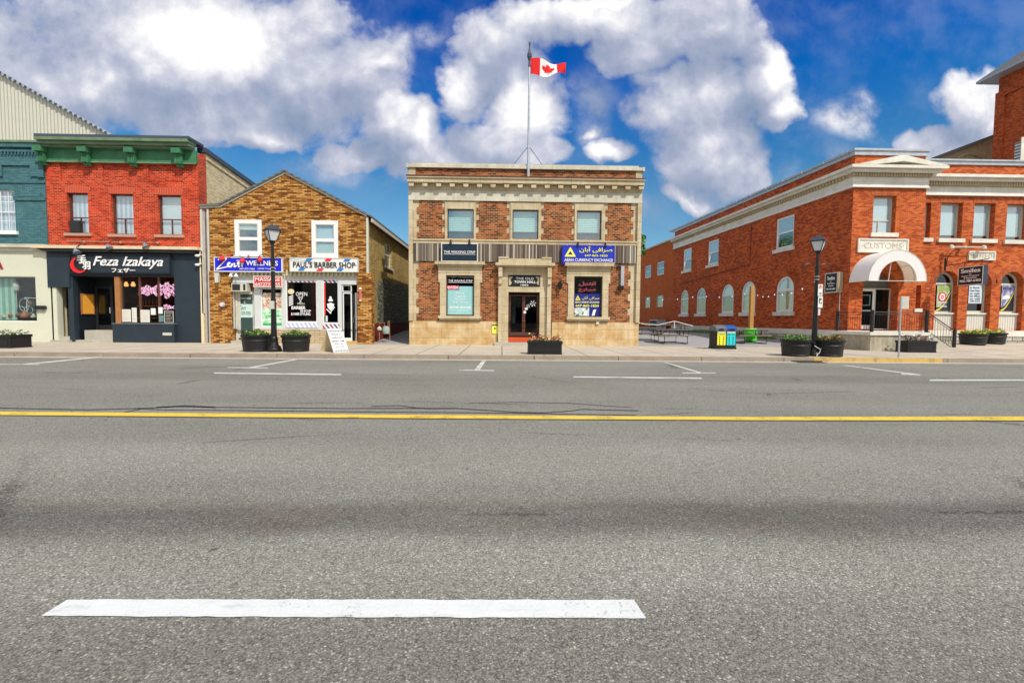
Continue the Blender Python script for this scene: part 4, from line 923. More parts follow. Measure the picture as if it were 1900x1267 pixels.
# left door with window unit above
q = ops[0]; dz = (px_z(450, 627), px_z(450, 541)); dm = plain('grey_green_door', (.10, .15, .15), .5)
dd = MB(FF).frame(q[0]+.12, q[1]-.06, dz[0], dz[1], .18, .24, .12).build('door', M['trim_grey'], gb)
MB(FF).box(q[0]+.2, q[1]-.14, .20, .208, dz[0]+.1, dz[1]-.1).build('pane', plain('dark_green_glass', (.05, .09, .085), .1, spec=.8, var=.1), dd)
MB(FF).box(q[0]+.22, q[1]-.17, .190, .198, px_z(450, 589), px_z(450, 564)).build('sign_panel', plain('pale_mint_panel', (.55, .72, .68), .5, var=.05), dd)
q2 = lambda a, b, c, d: RR(a, b, c, d, FF, .19)
for s_, p_ in (('WELLNESS', (444, 552, 465, 555)), ('Z', (452, 558, 456, 562))): text(dd, s_, q2(*p_), FF, .199, M['textw'], depth=.004)
text(dd, 'Zen', q2(440, 567, 456, 575), FF, .189, M['textk'], depth=.003, shear=.4); text(dd, '647-273-7255', q2(440, 578, 465, 584), FF, .189, M['textk'], depth=.003, bold=.02)
MB(FF).tube([(q[1]-.1, .14, 1.1), (q[1]-.1, .14, 1.5)], .02).build('handle', M['silver'], dd)
MB(FF).box(q[0]+.02, q[0]+.118, .15, .25, G0, q[3]-.02).build('door_jamb', M['trim_grey'], gb)
MB(FF).box(q[0]-.1, q[1]+.1, .25, .3, G0, q[3]).build('recess_back', M['brick_tan'], gb)
aq = R_(433, 526, 461, 541); acu = thing('air_conditioner', ((aq[0]+aq[1])/2, YF+.05, aq[2]), 'window air conditioner set over the pale green shop door', 'air conditioner')
MB(FF).box(aq[0], aq[1], -.16, .2, aq[2], aq[3]).build('casing', M['trim_grey'], acu); MB(FF).box(aq[0]+.04, (aq[0]+aq[1])/2+.05, -.17, -.161, aq[2]+.05, aq[3]-.05).build('grille', M['dark'], acu); MB(FF).box((aq[0]+aq[1])/2+.2, aq[1]-.06, -.168, -.161, aq[2]+.05, aq[3]-.05).build('grille', M['dark'], acu)
# interiors
MB(FF).box(u0+.4, u1-.4, 2.6, 2.65, .2, 3.3).build('interior_wall', plain('grey_salon_wall', (.10, .10, .10), .7, var=.4), gb)
MB(FF).box(u0+.4, u1-.4, .31, 5, zs-.3, zs-.25).build('ceiling', M['dark'], gb)
# poster window
q = ops[1]; pw = MB(FF).frame(*q, .04, .12, .04).build('shop_window', M['white'], gb)
MB(FF).box(q[0]+.03, q[1]-.03, .078, .084, q[2]+.03, q[3]-.03).build('pane', M['glass'], pw)
def poster_mat():
    m, t = newmat('spa_poster_print'); uv = t.node('ShaderNodeTexCoord').outputs['Generated']; s = t.node('ShaderNodeSeparateXYZ'); t.put(s.inputs[0], uv)
    n = t.noise(t.v('MULTIPLY', uv, (2.5, 1, 7)), 1.3, 4, .6); z = s.outputs[2]
    sk = t.ramp(n, [(.35, (.75, .80, .78)), (.47, (.72, .45, .30)), (.52, (.16, .06, .03)), (.56, (.78, .58, .45)), (.7, (.80, .84, .82))])
    gr = t.ramp(n, [(.40, (.78, .84, .82)), (.52, (.40, .72, .45)), (.62, (.05, .45, .10))])
    t.put(t.b.inputs['Base Color'], t.mix(t.rng(z, .48, .58), t.mix(t.rng(z, .12, .04), gr, (.02, .42, .12)), sk)); t.b.inputs['Roughness'].default_value = .5; return m
po = MB(FF).box(q[0]+.05, q[1]-.05, .062, .07, q[2]+.05, q[3]-.22).build('poster', poster_mat(), base=(q[0], YF+.06, q[2])); tag(po, 'tall spa poster with hands and green leaves, in the window under the red massage sign', 'poster')
# barber window
q = ops[2]; bw_ = MB(FF).frame(*q, .03, .12, .05).build('shop_window', M['white'], gb); MB(FF).box(q[0]+.03, q[1]-.03, .075, .081, q[2]+.03, q[3]-.03).build('pane', M['glass_dark'], bw_)
zz = lambda y: px_z(560, y, FF, .06)
M['awn'] = stripes('barber_stripe_valance', (.62, .62, .66), (.62, .62, .66), .3); 
def bstripe(name):
    m, t = newmat(name); uv = t.node('ShaderNodeUVMap').outputs[0]; s = t.node('ShaderNodeSeparateXYZ'); t.put(s.inputs[0], uv)
    f = t.m('FRACT', t.m('DIVIDE', t.m('ADD', s.outputs[0], t.m('MULTIPLY', s.outputs[1], .8)), .42))
    t.put(t.b.inputs['Base Color'], t.ramp(f, [(0, (.75, .75, .78)), (.26, (.03, .06, .22)), (.5, (.75, .75, .78)), (.76, (.45, .04, .04))], 'CONSTANT')); return m
M['bst'] = bstripe('barber_striped_valance'); M['bst2'] = stripes('pale_blue_white_stripes', (.45, .50, .72), (.78, .80, .86), .21, slope=.6, bmp=0)
MB(FF).box(q[0]+.03, q[1]-.03, .05, .07, zz(524), q[3]-.04).build('valance', M['bst'], bw_)
MB(FF).box(px_u(529), px_u(589), -.03, -.002, zz(608), zz(599)).build('striped_panel', M['bst2'], bw_); MB(FF).box(px_u(598), px_u(629), -.03, -.002, zz(609), zz(601)).build('striped_panel', M['bst'], gb)
for a, b in ((533, 541), (575, 580)): MB(FF).box(px_u(a), px_u(b), .15, .19, q[2]+.02, zz(524)).build('red_curtain', M['red'], bw_)
MB(FF).box(px_u(536), px_u(575), .5, .8, q[2]-.1, zz(592)).build('window_shelf', M['cream_warm'], bw_)
B2 = lambda a, b, c, d: RR(a, b, c, d, FF, .07)
dec = thing('window_lettering', (px_u(560), YF+.06, zz(585)), 'white barber shop lettering with scissors and striped pole on the wide shop window', 'window decal')
for s_, p_, bd_ in (('OPEN', (549, 542, 570, 549), .0), ('BARBER', (541, 568, 567, 574), .03), ('SHOP', (557, 575, 577, 579), .02), ('& HAIR STYLING', (540, 580, 576, 585), .02), ('PAULS', (552, 562, 565, 565), 0)): text(dec, s_, B2(*p_), FF, .07, M['textw'], bold=bd_, depth=.006)
sc_ = MB(FF); 
for s_ in (-1, 1):
    u, z = un(557.5+s_*2.5, 552, FF, .07); e = ell(u, z, .05, .06, 10); i = ell(u, z, .03, .04, 10)
    for k in range(10): sc_.prism([e[k], e[(k+1) % 10], i[(k+1) % 10], i[k]], .062, .069)
    u2, z2 = un(557.5-s_*1.5, 562, FF, .07); ribbon(sc_, [(u, z-.05), (u2, z2)], .025, .062, .069)
sc_.build('scissors', M['textw'], dec)
u, z = un(540, 541, FF, .07); pl_ = MB(FF); pl_.prism(ell(u, z, .16, .13, 16), .06, .069); pl_.build('pole_globe', M['cream_warm'], dec)
pl_ = MB(FF); a_, b_, c_, d_ = B2(536, 549, 544, 568)
for k in range(5): zz0 = c_+(d_-c_)*k/5; pl_.prism([(a_, zz0), (b_, zz0+.09), (b_, zz0+.15), (a_, zz0+.06)], .06, .069)
pl_.build('pole_stripe', M['textw'], dec); 
# second window + door
q = ops[3]; w2_ = MB(FF).frame(*q, .03, .12, .045).build('shop_window', M['white'], gb); MB(FF).box(q[0]+.03, q[1]-.03, .075, .081, q[2]+.03, q[3]-.03).build('pane', M['glass_dark'], w2_); MB(FF).box(q[0]+.03, q[1]-.03, .05, .07, zz(524), q[3]-.04).build('valance', M['bst'], w2_)
MB(FF).box(px_u(599), px_u(602.5), .04, .11, q[2]+.04, zz(525)).build('red_strip', M['barb_red'], w2_)
bd = thing('barber_emblem', (px_u(614), YF+.06, zz(580)), 'white bearded barber emblem with crossed combs on the narrow shop window', 'window decal'); mb = MB(FF)
u, z = un(613.5, 566, FF, .07); mb.prism([(u-.1, z+.18), (u+.1, z+.18), (u+.12, z+.26), (u+.06, z+.3), (u+.05, z+.42), (u-.05, z+.42), (u-.06, z+.3), (u-.12, z+.26)], .06, .069); mb.build('crown', M['textw'], bd)
mb = MB(FF); mb.prism([(u-.18, z+.05), (u, z+.12), (u+.18, z+.05), (u+.14, z-.12), (u, z-.28), (u-.14, z-.12)], .06, .069); mb.build('beard', M['textw'], bd)
mb = MB(FF); ribbon(mb, [(u-.2, z-.2), (u+.02, z-.42)], .05, .058, .0599); ribbon(mb, [(u+.2, z-.1), (u-.05, z-.4)], .04, .056, .0579); mb.build('comb', M['textw'], bd)
q3 = R_(600, 586, 608, 597, .05); tag(MB(FF).box(q3[0], q3[1], .04, .048, q3[2], q3[3]).build('notice', plain('pale_mint_panel', (.5, .7, .6), .5), base=(q3[0], YF, q3[2])), 'small mint notice low in the narrow barber window', 'notice')
q = ops[4]; zz5 = px_z(648, 543)
MB(FF).box(q[0]-.1, q[1]+.08, .9, .95, G0, q[3]).build('recess_back', M['dark'], gb)
tw = MB(FF).frame(q[0]+.02, q[0]+.48, zz5+.04, q[3]-.02, .05, .11, .04).build('transom', M['white'], gb); MB(FF).box(q[0]+.05, q[0]+.45, .07, .078, zz5+.07, q[3]-.05).build('pane', M['glass_up'], tw)
dd = MB(FF).frame(q[0]+.04, q[0]+.48, .3, zz5, .05, .11, .05, wb=.15).build('door', M['white'], gb); MB(FF).box(q[0]+.07, q[0]+.45, .07, .077, .4, zz5-.04).build('pane', M['glass_dark'], dd)
op = Fr((q[1]-.06, YF+.1, 0), (-.42, .9, 0), (.9, .42, 0)); dd = MB(op).frame(0, .75, .3, zz5, -.05, .0, .07, wb=.15).build('door', M['white'], gb); MB(op).box(.05, .7, -.03, -.025, .4, zz5-.04).build('pane', M['glass_dark'], dd); MB(op).box(.55, .6, -.1, -.055, 1.2, 1.5).build('handle', M['silver'], dd)
text(dd, 'OPEN', (.15, .6, 1.45, 1.6), op, -.051, M['textw'], depth=.003)
# barber pole light and round wall clock-like meter
u, z0b = un(669, 559, FF, -.2); _, z1b = un(669, 533, FF, -.2); bp = thing('barber_pole', (u, YF-.2, z0b), 'small red and white barber pole on the right brick pillar', 'barber pole')
MB(FF).lathe(u, -.24, [(.05, z0b+.08), (.05, z1b-.1)], 12).build('cylinder', stripes('barber_pole_spiral', (.75, .75, .75), (.62, .12, .12), .14, 1, .3, 0), bp); MB(FF).lathe(u, -.24, [(0, z1b), (.05, z1b-.02), (.075, z1b-.1), (0, z1b-.101)], 12).build('cap', M['white'], bp); MB(FF).lathe(u, -.24, [(0, z0b+.08), (.075, z0b+.079), (.05, z0b), (0, z0b)], 12).build('base', M['white'], bp); MB(FF).box(u-.03, u+.03, -.2, -.121, z0b+.2, z0b+.26).build('bracket', M['white'], bp)
u, z = un(413, 565, FF, -.11); me_ = thing('electric_meter', (u, YF-.11, z), 'round glass electric meter on the left tan brick pillar', 'meter'); FM = Fr((u, YF-.1, z), (1, 0, 0), (0, 0, 1))
mm = MB(FF); mm.prism(ell(u, z, .13, .13, 16), -.13, -.101); mm.build('backplate', M['silver'], me_); mm = MB(FF); mm.prism(ell(u, z, .09, .09, 16), -.2, -.131); mm.build('dial', M['lampglass'], me_)
q = R_(403, 507, 412, 525); tag(MB(FF).prism([(q[0]+.03, q[2]), (q[1]-.05, q[2]), (q[1], q[3]), (q[0], q[3])], -.25, -.101).build('cable_cover', M['trim_grey'], base=(q[0], YF, q[2])), 'pale grey cable cover under the blue sign on the left brick pillar', 'cover')
for s_, lab in ((-1, 'left head of the twin floodlight pair under the blue sign'), (1, 'right head of the twin floodlight pair under the blue sign')):
    u, z = un(433+s_*5, 511, FF, -.3); t = thing('floodlight', (u, YF-.3, z), lab, 'lamp'); MB(FF).lathe(u, -.3, [(.03, z+.1), (.05, z+.04), (.1, z-.06), (.09, z-.07), (0, z-.05)], 10).build('shade', M['white'], t); MB(FF).tube([(u, -.3, z+.09), (u-s_*.1, -.14, z+.12)], .02).build('arm', M['white'], t)

# signs on the gable shop
def board(px, mat, lab, name='shop_sign', proj=-.1, th=.07, cat='sign', fr=FF, rim=None, v=-.14):
    q = RR(*px, fr, v); b = fr.pt((q[0]+q[1])/2, v, q[2]); t = thing(name, b, lab, cat)
    MB(fr).box(q[0], q[1], v, v+th, q[2], q[3]).build('board', mat, t)
    if rim: MB(fr).frame(q[0]-.02, q[1]+.02, q[2]-.02, q[3]+.02, v-.015, v+th+.01, .04).build('frame', rim, t)
    return t, q
ZV = -.25
zn, q = board((398, 478, 523, 504), M['blue'], 'royal blue wellness sign above the door of the tan brick shop', v=ZV, th=.1, rim=M['white'])
mb = MB(FF)
for pts in (((405, 482), (421, 480), (414, 488), (402, 500), (418, 496), (428, 494)), ((424, 492), (428, 488), (425, 487), (422, 492), (427, 496), (431, 493)), ((431, 489), (429, 496), (433, 490), (436, 489), (435, 496), (440, 493))):
    P_ = [un(a, b, FF, ZV) for a, b in pts]
    for k in range(len(P_)-1): ribbon(mb, [P_[k], P_[k+1]], .055, ZV-.03+.0006*k, ZV-.017)
mb.build('script_lettering', M['textw'], zn)
for (cx, cy, s_) in ((443, 489, 1), (450, 488, -1)):
    mb = MB(FF); u, z = un(cx, cy, FF, ZV); mb.prism(ell(u, z, .075, .10, 12), ZV-.03, ZV-.017); mb.prism(ell(u+.02*s_, z-.13, .05, .06, 10), ZV-.03, ZV-.018)
    for k in range(4): mb.prism(ell(u-.07+.045*k, z+.14, .018, .024, 8), ZV-.03, ZV-.019)
    mb.build('footprint', M['textw'], zn)
text(zn, 'WELLNESS', RR(457, 484, 516, 493, FF, ZV), FF, ZV-.016, M['textw'], bold=.012); text(zn, '647-273-7255', RR(445, 497.5, 473, 500.5, FF, ZV), FF, ZV-.016, M['textw'], bold=.01); text(zn, '10225 Yonge St', RR(479, 497.5, 512, 500.5, FF, ZV), FF, ZV-.016, M['textw'], bold=.01)
pb, q = board((538, 479, 664, 504), M['white'], "white barber shop sign with black letters and blue and red slanted stripes", v=ZV, th=.1, rim=M['trim_grey'])
text(pb, "PAUL'S BARBER SHOP·", RR(544, 486, 661.5, 497, FF, ZV), FF, ZV-.016, M['textk'], bold=.012)
for x_, y_, c in ((566, 479.5, 'barb_blue'), (602, 479.5, 'barb_red'), (637, 480, 'barb_blue'), (553, 497, 'barb_blue'), (587, 498, 'barb_red'), (624, 498, 'barb_blue')):
    a, b, c0, d0 = RR(x_, y_, x_+12, y_+5.2, FF, ZV); MB(FF).prism([(a, c0), (b-.05, c0), (b+.06, d0), (a+.1, d0)], ZV-.022, ZV-.0165).build('slanted_stripe', M[c], pb)
ms, q = board((471, 513, 523, 532), M['barb_red'], 'red massage sign with white letters and phone number behind the lamp post', v=ZV, th=.05, rim=M['paper'])
text(ms, 'MASSAGE', RR(474, 515.5, 520, 522, FF, ZV), FF, ZV-.016, M['textw'], bold=.008); text(ms, '6472737255', RR(474, 524.5, 520, 530.5, FF, ZV), FF, ZV-.016, M['textw'], bold=.008)
MB(FF).box((q[0]+q[1])/2-.03, (q[0]+q[1])/2+.03, -.2, -.002, q[3]-.1, q[3]+.02).build('bracket', M['black'], ms)
# red lanterns on a wire
wr = MB(FF); wp = [un(400, 474, FF, -.3), un(411, 476, FF, -.3), un(440, 472, FF, -.3), un(455, 480, FF, -.3), un(481, 480, FF, -.3), un(500, 478, FF, -.3), un(537, 480, FF, -.3), un(580, 487, FF, -.3), un(617, 490, FF, -.3)]
wr.tube([(a, -.3, b) for a, b in wp], .008, 4); tag(wr.build('string_wire', M['black'], base=(wp[0][0], YF-.3, wp[0][1])), 'thin black wire sagging across the blue and white shop signs', 'wire')
for x_, y_, s_, lab in ((412, 480, .16, 'leftmost red paper lantern, hanging over the script on the blue sign'), (450, 484, .15, 'middle red paper lantern hanging over the footprints on the blue sign'), (482, 482, .15, 'right red paper lantern hanging over the W of the blue sign'), (425, 474, .07, 'small red bauble on the wire above the script of the blue sign'), (461, 475, .06, 'small red bauble on the wire between the two right lanterns')):
    u, z = un(x_, y_, FF, -.32); l = thing('paper_lantern', (u, YF-.32, z), lab, 'lantern', 'red lanterns strung before the blue sign')
    MB(FF).lathe(u, -.32, [(0, z+s_*.8), (s_*.35, z+s_*.75), (s_, z-s_*.2), (s_*.5, z-s_*.6), (0, z-s_*.6)], 8).build('body', M['red'], l); MB(FF).lathe(u, -.32, [(0, z+s_*1.3), (s_*.2, z+s_*1.1), (s_*.2, z+s_*.8), (0, z+s_*.8)], 8).build('cap', M['red'], l)

# alley mural, gas meter, paving
sq = (un(700, 560, FS)[0], 12.0); zm0, zm1 = un(700, 600, FS)[1], un(700, 512, FS)[1]
m, t = newmat('ironwork_mural'); p = t.node('ShaderNodeUVMap').outputs[0]
wv = t.node('ShaderNodeTexWave', wave_type='RINGS'); t.put(wv.inputs['Vector'], p); wv.inputs['Scale'].default_value = 1.6; wv.inputs['Distortion'].default_value = 9.; wv.inputs['Detail'].default_value = 2.; wv.inputs['Detail Scale'].default_value = 2.2
vo = t.node('ShaderNodeTexVoronoi', feature='DISTANCE_TO_EDGE'); t.put(vo.inputs['Vector'], p); vo.inputs['Scale'].default_value = 3.2
f = t.m('MAXIMUM', t.rng(wv.outputs['Fac'], .86, .96), t.rng(vo.outputs['Distance'], .03, .01))
t.put(t.b.inputs['Base Color'], t.mix(f, t.mix(t.noise(p, 1.2, 3), (.015, .02, .015), (.06, .09, .05)), (.30, .29, .22))); t.b.inputs['Roughness'].default_value = .7
mu = thing('wall_mural', FS.pt(sq[0], 0, zm0), 'dark scrollwork mural painted on a board along the alley side of the gabled shop', 'mural')
pts = [(sq[0], zm0), (sq[1], zm0), (sq[1], zm1-.3)] + [(sq[0]+(sq[1]-sq[0])*(1-k/14), zm1-.3+.28*abs(math.sin(k*math.pi/4.6))) for k in range(1, 14)] + [(sq[0], zm1-.4)]
MB(FS).prism(pts, -.05, -.003).build('board', m, mu)
MB(FS).box(un(691, 610, FS)[0]+.35, 14.9, -.04, -.003, .1, zm0-.01).build('painted_band', plain('maroon_wall_paint', (.16, .02, .015), .8, var=.3), gb)
MB(FF).box(uP-.02, u1+.0, .31, .4, .1, px_z(690, 597)).build('red_corner_paint', plain('orange_red_wall_paint', (.55, .08, .03), .8, var=.3), gb)
u, _ = GP(710, 636, .2); gm = thing('gas_meter', (u, YF+1., H(u, YF+1)), 'grey gas meter with looping yellowish pipes at the mouth of the alley', 'gas meter')
zb0 = H(u, YF+1); MB(FF).lathe(u, 1., [(0, zb0+.42), (.16, zb0+.44), (.19, zb0+.6), (.16, zb0+.8), (0, zb0+.84)], 12, sy=.7).build('meter_body', plain('pale_green_meter', (.34, .44, .42), .5), gm)
MB(FF).lathe(u-.34, 1., [(0, zb0+.6), (.12, zb0+.62), (.13, zb0+.7), (.05, zb0+.8), (0, zb0+.82)], 10).build('regulator', M['trim_grey'], gm)
pp = MB(FF); pp.tube([(u-.34, 1., zb0), (u-.34, 1., zb0+.6)], .03); pp.tube([(u-.34, 1., zb0+.78), (u-.34, 1., zb0+.98), (u-.08, 1., zb0+1.0), (u-.08, 1., zb0+.82)], .03); pp.tube([(u+.1, 1., zb0+.8), (u+.1, 1., zb0+1.05), (u+.12, 1.2, zb0+1.1), (u+.12, 1.3, zb0+.1)], .03); pp.build('pipe', plain('rusty_pipe', (.30, .14, .09), .7, var=.4), gm)

# ------------------------------------------------------------------ 5. the old town hall
uL = px_u(760, 480); uR = px_u(1187, 480)
th = thing('town_hall', ((uL+uR)/2, YF, .15), 'two storey buff stone and brown brick hall with a flagpole, in the centre', 'building')
Z = lambda y: px_z(975, y)
WU = [R_(830, 388, 879, 443), R_(951, 389.5, 999, 444), R_(1070, 391, 1116, 445.5)]
WL = [R_(828, 511, 880, 586), R_(1064.5, 513, 1117, 588)]
DR = R_(943, 542, 1001, 640); DR = (DR[0], DR[1], G0, DR[3]); NP = R_(943, 511, 1002, 532)
cu = (px_u(778), px_u(1170))
bp_ = (Z(376), Z(447))
# front wall, stone core
MB(FF).wall(uL, uR, Z(487), Z(356), 0, .35, [(a, b, c, d) for a, b, c, d in WU]).build('upper_wall', M['stone'], th)
zsb_ = Z(597)
MB(FF).wall(uL, uR, zsb_, Z(487)-.003, 0, .35, [(a, b, c, d) for a, b, c, d in WL]+[(px_u(930), px_u(1019), zsb_, Z(487)-.1)]).build('ground_floor_wall', M['stone'], th)
MB(FF).box(uL-.01, px_u(924), -.06, .3, G0, zsb_-.003).build('stone_base', M['stone_base'], th); MB(FF).box(px_u(1025), uR+.01, -.06, .3, G0, zsb_-.003).build('stone_base', M['stone_base'], th)
# brick panels with toothed quoin edges
def toothed(x0, x1, zb_, zt_, tl, tr, n=3, name='brick_panel', v=-.035, d=.12):
    h = (zt_-zb_)/(2*n); pl = []; pr = []
    for k in range(2*n):
        o = 0 if k % 2 else d
        pl += [(x0+(o if tl else 0), zt_-h*k), (x0+(o if tl else 0), zt_-h*(k+1))]; pr += [(x1-(o if tr else 0), zt_-h*k), (x1-(o if tr else 0), zt_-h*(k+1))]
    MB(FF).prism(pl+pr[::-1], v, -.001).build(name, M['brick_hall'], th)
zt_, zb_ = Z(375.5), Z(445)
for a, b in ((774, 825), (884, 944), (1004, 1064), (1122, 1173)): toothed(px_u(a), px_u(b), zb_, zt_, 1, 1)
zt_, zb_ = Z(488), zsb_
for a, b, l, r in ((773, 818, 1, 0), (889, 925, 0, 0), (1021, 1056, 0, 0), (1126, 1170, 0, 1)): toothed(px_u(a), px_u(b), zb_, zt_, l, r, 4)
# window surround blocks, upper
for a, b, c, d in WU: MB(FF).wall(a-.11, b+.11, Z(446), Z(376)-.003, -.05, -.001, [(a, b, c, d)]).build('window_surround', M['stone'], th)
for i, q in enumerate(WU):
    wn = win(th, FF, q, .10, .045, M['darkframe'], rail=None, back='blind_green', gl='glass_up', half=.27, bd=.10)
# belt course, metal band, cornice, parapet
mb = MB(FF); mb.box(uL-.02, uR+.02, -.14, -.052, Z(449), Z(446)); mb.box(uL-.01, uR+.01, -.10, -.051, Z(454), Z(449)-.002); mb.build('belt_course', M['stone'], th)
MB(FF).box(px_u(768), px_u(1178), -.09, -.052, Z(487), Z(454)-.004).build('metal_band', M['corr'], th)
mb = MB(FF)
mb.box(uL-.03, uR+.03, -.10, .3, Z(375), Z(356)); mb.build('frieze', M['stone_grey'], th)
mb = MB(FF); mb.box(uL-.02, uR+.02, -.14, .3, Z(356)+.003, Z(345.5)); mb.box(uL-.03, uR+.03, -.40, .3, Z(345), Z(337.5)); mb.box(uL-.06, uR+.06, -.46, .3, Z(337.5)+.003, Z(335)); mb.build('cornice', M['stone'], th)
MB(FF).box(uL-.07, uR+.07, -.48, .2, Z(335)+.003, Z(333)).build('cornice_flashing', M['brownframe'], th)
n = 18
for k in range(n):
    u = px_u(766)+(px_u(1183)-px_u(766))*k/(n-1); MB(FF).prism([(u-.13, Z(346)), (u+.13, Z(346)), (u+.11, Z(352)), (u-.11, Z(352))], -.36, -.141).build('modillion', M['stone'], th)
zpb, zpt = Z(333)+.003, Z(315)
MB(FF).box(uL+.3, uR-.3, .0, .3, zpb, zpt).build('parapet_wall', M['brick_hall'], th)
for a, b in ((uL-.02, uL+.299), (uR-.299, uR+.02)): MB(FF).box(a, b, -.04, .3, zpb, zpt).build('parapet_pier', M['stone'], th)
mb = MB(FF); mb.box(uL-.02, uR+.02, -.12, .4, zpt+.002, Z(309)); mb.box(uL+.15, uR-.15, -.05, .35, Z(309)+.002, Z(305.5)); mb.build('coping', M['stone_grey'], th)
for a, b in ((uL-.12, uL-.021), (uR+.021, uR+.12)): MB(FF).box(a, b, -.14, .5, Z(316), Z(308.5)).build('coping_end', M['stone_grey'], th)
shell(th, FF, uL, uR, G0, Z(334), .36, 16, left=M['stone'], right=M['stone'])
# right pilaster projecting a little at the left and right ends
for a, b in ((uL-.015, px_u(767)), (px_u(1180), uR+.015)): MB(FF).box(a, b, -.13, -.002, zsb_+.01, Z(376)).build('corner_pilaster', M['stone'], th)
# lower windows with hoods
for i, (q, hx) in enumerate(zip(WL, ((808, 900, 486.5, 495), (1047, 1137, 488.5, 498)))):
    a, b, c, d = q
    sr = MB(FF); yb = c-.20
    sr.wall(a-.30, b+.30, c-.001, d+.12, -.10, -.001, [(a, b, c, d)]); sr.box(a-.38, b+.38, -.115, -.001, d+.122, px_z((hx[0]+hx[1])/2, hx[3])+.0)
    sr.box(a-.38, a-.301, -.09, -.001, d-.35, d+.12); sr.box(b+.301, b+.38, -.09, -.001, d-.35, d+.12)
    sr.build('window_surround', M['stone'], th)
    h = MB(FF); zc_ = px_z((hx[0]+hx[1])/2, hx[3])+.003; zd_ = px_z((hx[0]+hx[1])/2, hx[2]); h.box(px_u(hx[0])+.12, px_u(hx[1])-.12, -.22, -.001, zc_, zc_+.08); h.box(px_u(hx[0]), px_u(hx[1]), -.32, -.001, zc_+.082, zd_); h.build('window_hood', M['stone'], th)
    s_ = MB(FF); s_.box(a-.36, b+.36, -.22, -.001, c-.13, c-.003); s_.box(a-.32, b+.32, -.15, -.001, c-.22, c-.132); s_.build('window_sill', M['stone'], th)
    wn = win(th, FF, q, .06, .05, M['darkframe'], back=None, gl='glass_dark', name='shop_window')
    MB(FF).box(a, b, 1.2, 1.22, c, d).build('interior_wall', M['dark'], wn)
# left window graphics
q = WL[0]; g_ = MB(FF).box(q[0]+.06, q[1]-.06, .084, .09, q[2]+.06, px_z(854, 531)).build('window_film', plain('aqua_window_film', (.30, .58, .60), .3, var=.12, spec=.6), base=(q[0], YF, q[2])); tag(g_, 'aqua window film listing salon services in the left stone framed window', 'window decal')
TL = lambda s_, p_, bd_=0., mt='textw': text(g_, s_, RR(*p_, FF, .08), FF, .082, M[mt], bold=bd_, depth=.004)
for s_, p_, b_ in (('Waxing', (846, 542, 862, 546), .0), ('Sugaring', (845, 547.5, 864, 552), .0), ('Skin Care', (844, 553, 864, 556.5), .0), ('Body Contour', (840, 558.5, 869, 563), 0), ('BOOK ONLINE', (835, 568, 874, 572.5), .025), ('thewaxingstrip.com', (837, 574, 871, 577), 0)): TL(s_, p_, b_)
wt = thing('window_lettering', (px_u(854), YF, Z(524)), 'white THE WAXING STRIP letters at the top of the left stone framed window', 'window decal')
text(wt, 'THE WAXING STRIP', RR(832, 519, 877, 523, FF, .05), FF, .052, M['textw'], depth=.004); ln = MB(FF); a, b, c, d = RR(832, 524, 877, 524.6, FF, .05); ln.box(a, b, .048, .052, c, d); ln.build('underline', M['textw'], wt)
m, t = newmat('lit_neon_red'); t.b.inputs['Base Color'].default_value = (.6, .05, .08, 1); t.b.inputs['Emission Color'].default_value = (1, .12, .16, 1); t.b.inputs['Emission Strength'].default_value = 2.2; M['neon'] = m
no = thing('neon_sign', (px_u(838), YF+.07, Z(537)), 'small red neon OPEN sign at the left of the aqua window film', 'sign'); text(no, 'OPEN', RR(830, 530.5, 850, 536, FF, .05), FF, .05, M['neon'], depth=.012)
MB(FF).frame(px_u(829), px_u(851.5), Z(538), Z(529.5), .052, .06, .02).build('frame', M['textk'], no)
# right window graphics
q = WL[1]; f2 = MB(FF).box(q[0]+.05, q[1]-.05, .084, .09, q[2]+.05, px_z(1090, 545)).build('window_film', plain('navy_window_film', (.012, .02, .22), .3, var=.1, spec=.6), base=(q[0], YF, q[2])); tag(f2, 'navy currency exchange window film with yellow lettering in the right stone framed window', 'window decal')
T2 = lambda s_, p_, mt='texty', bd_=0.: text(f2, s_, RR(*p_, FF, .08), FF, .082, M[mt], bold=bd_, depth=.004)
PERS = '\ufee5\ufe8e\ufe91\u0622 \ufbfd\ufed3\ufe8d\ufeae\ufebb'
T2('ABAN CURRENCY EXCHANGE', (1067, 559, 1112, 562.5), bd_=.02); T2('647-865-1820', (1068, 565, 1111, 569.5), bd_=.02); T2(PERS, (1080, 549.5, 1112, 556.5))
def tri(parent, cx, cy, w_, h_, v, mat):
    mb = MB(FF); u, z = un(cx, cy, FF, v); P_ = [(u-w_/2, z), (u+w_/2, z), (u, z+h_)]
    i = [(u-w_*.22, z+h_*.2), (u+w_*.22, z+h_*.2), (u, z+h_*.58)]
    for k in range(3): mb.prism([P_[k], P_[(k+1) % 3], i[(k+1) % 3], i[k]], v-.012, v-.001)
    mb.build('triangle_emblem', mat, parent)
tri(f2, 1072, 557, .26, .24, .082, M['texty'])
ph = MB(FF); a, b, c, d = RR(1064.5, 571, 1093, 587, FF, .08); ph.box(a, b, .078, .083, c, d)
m, t = newmat('banknote_print'); p = t.node('ShaderNodeUVMap').outputs[0]; vo = t.node('ShaderNodeTexVoronoi'); t.put(vo.inputs['Vector'], p); vo.inputs['Scale'].default_value = 8.
sc = t.node('ShaderNodeSeparateColor'); t.put(sc.inputs[0], vo.outputs['Color']); t.put(t.b.inputs['Base Color'], t.ramp(sc.outputs[0], [(0, (.1, .2, .2)), (.3, (.45, .6, .58)), (.6, (.7, .75, .7)), (.9, (.6, .55, .6))], 'CONSTANT')); ph.build('banknote_picture', m, f2)
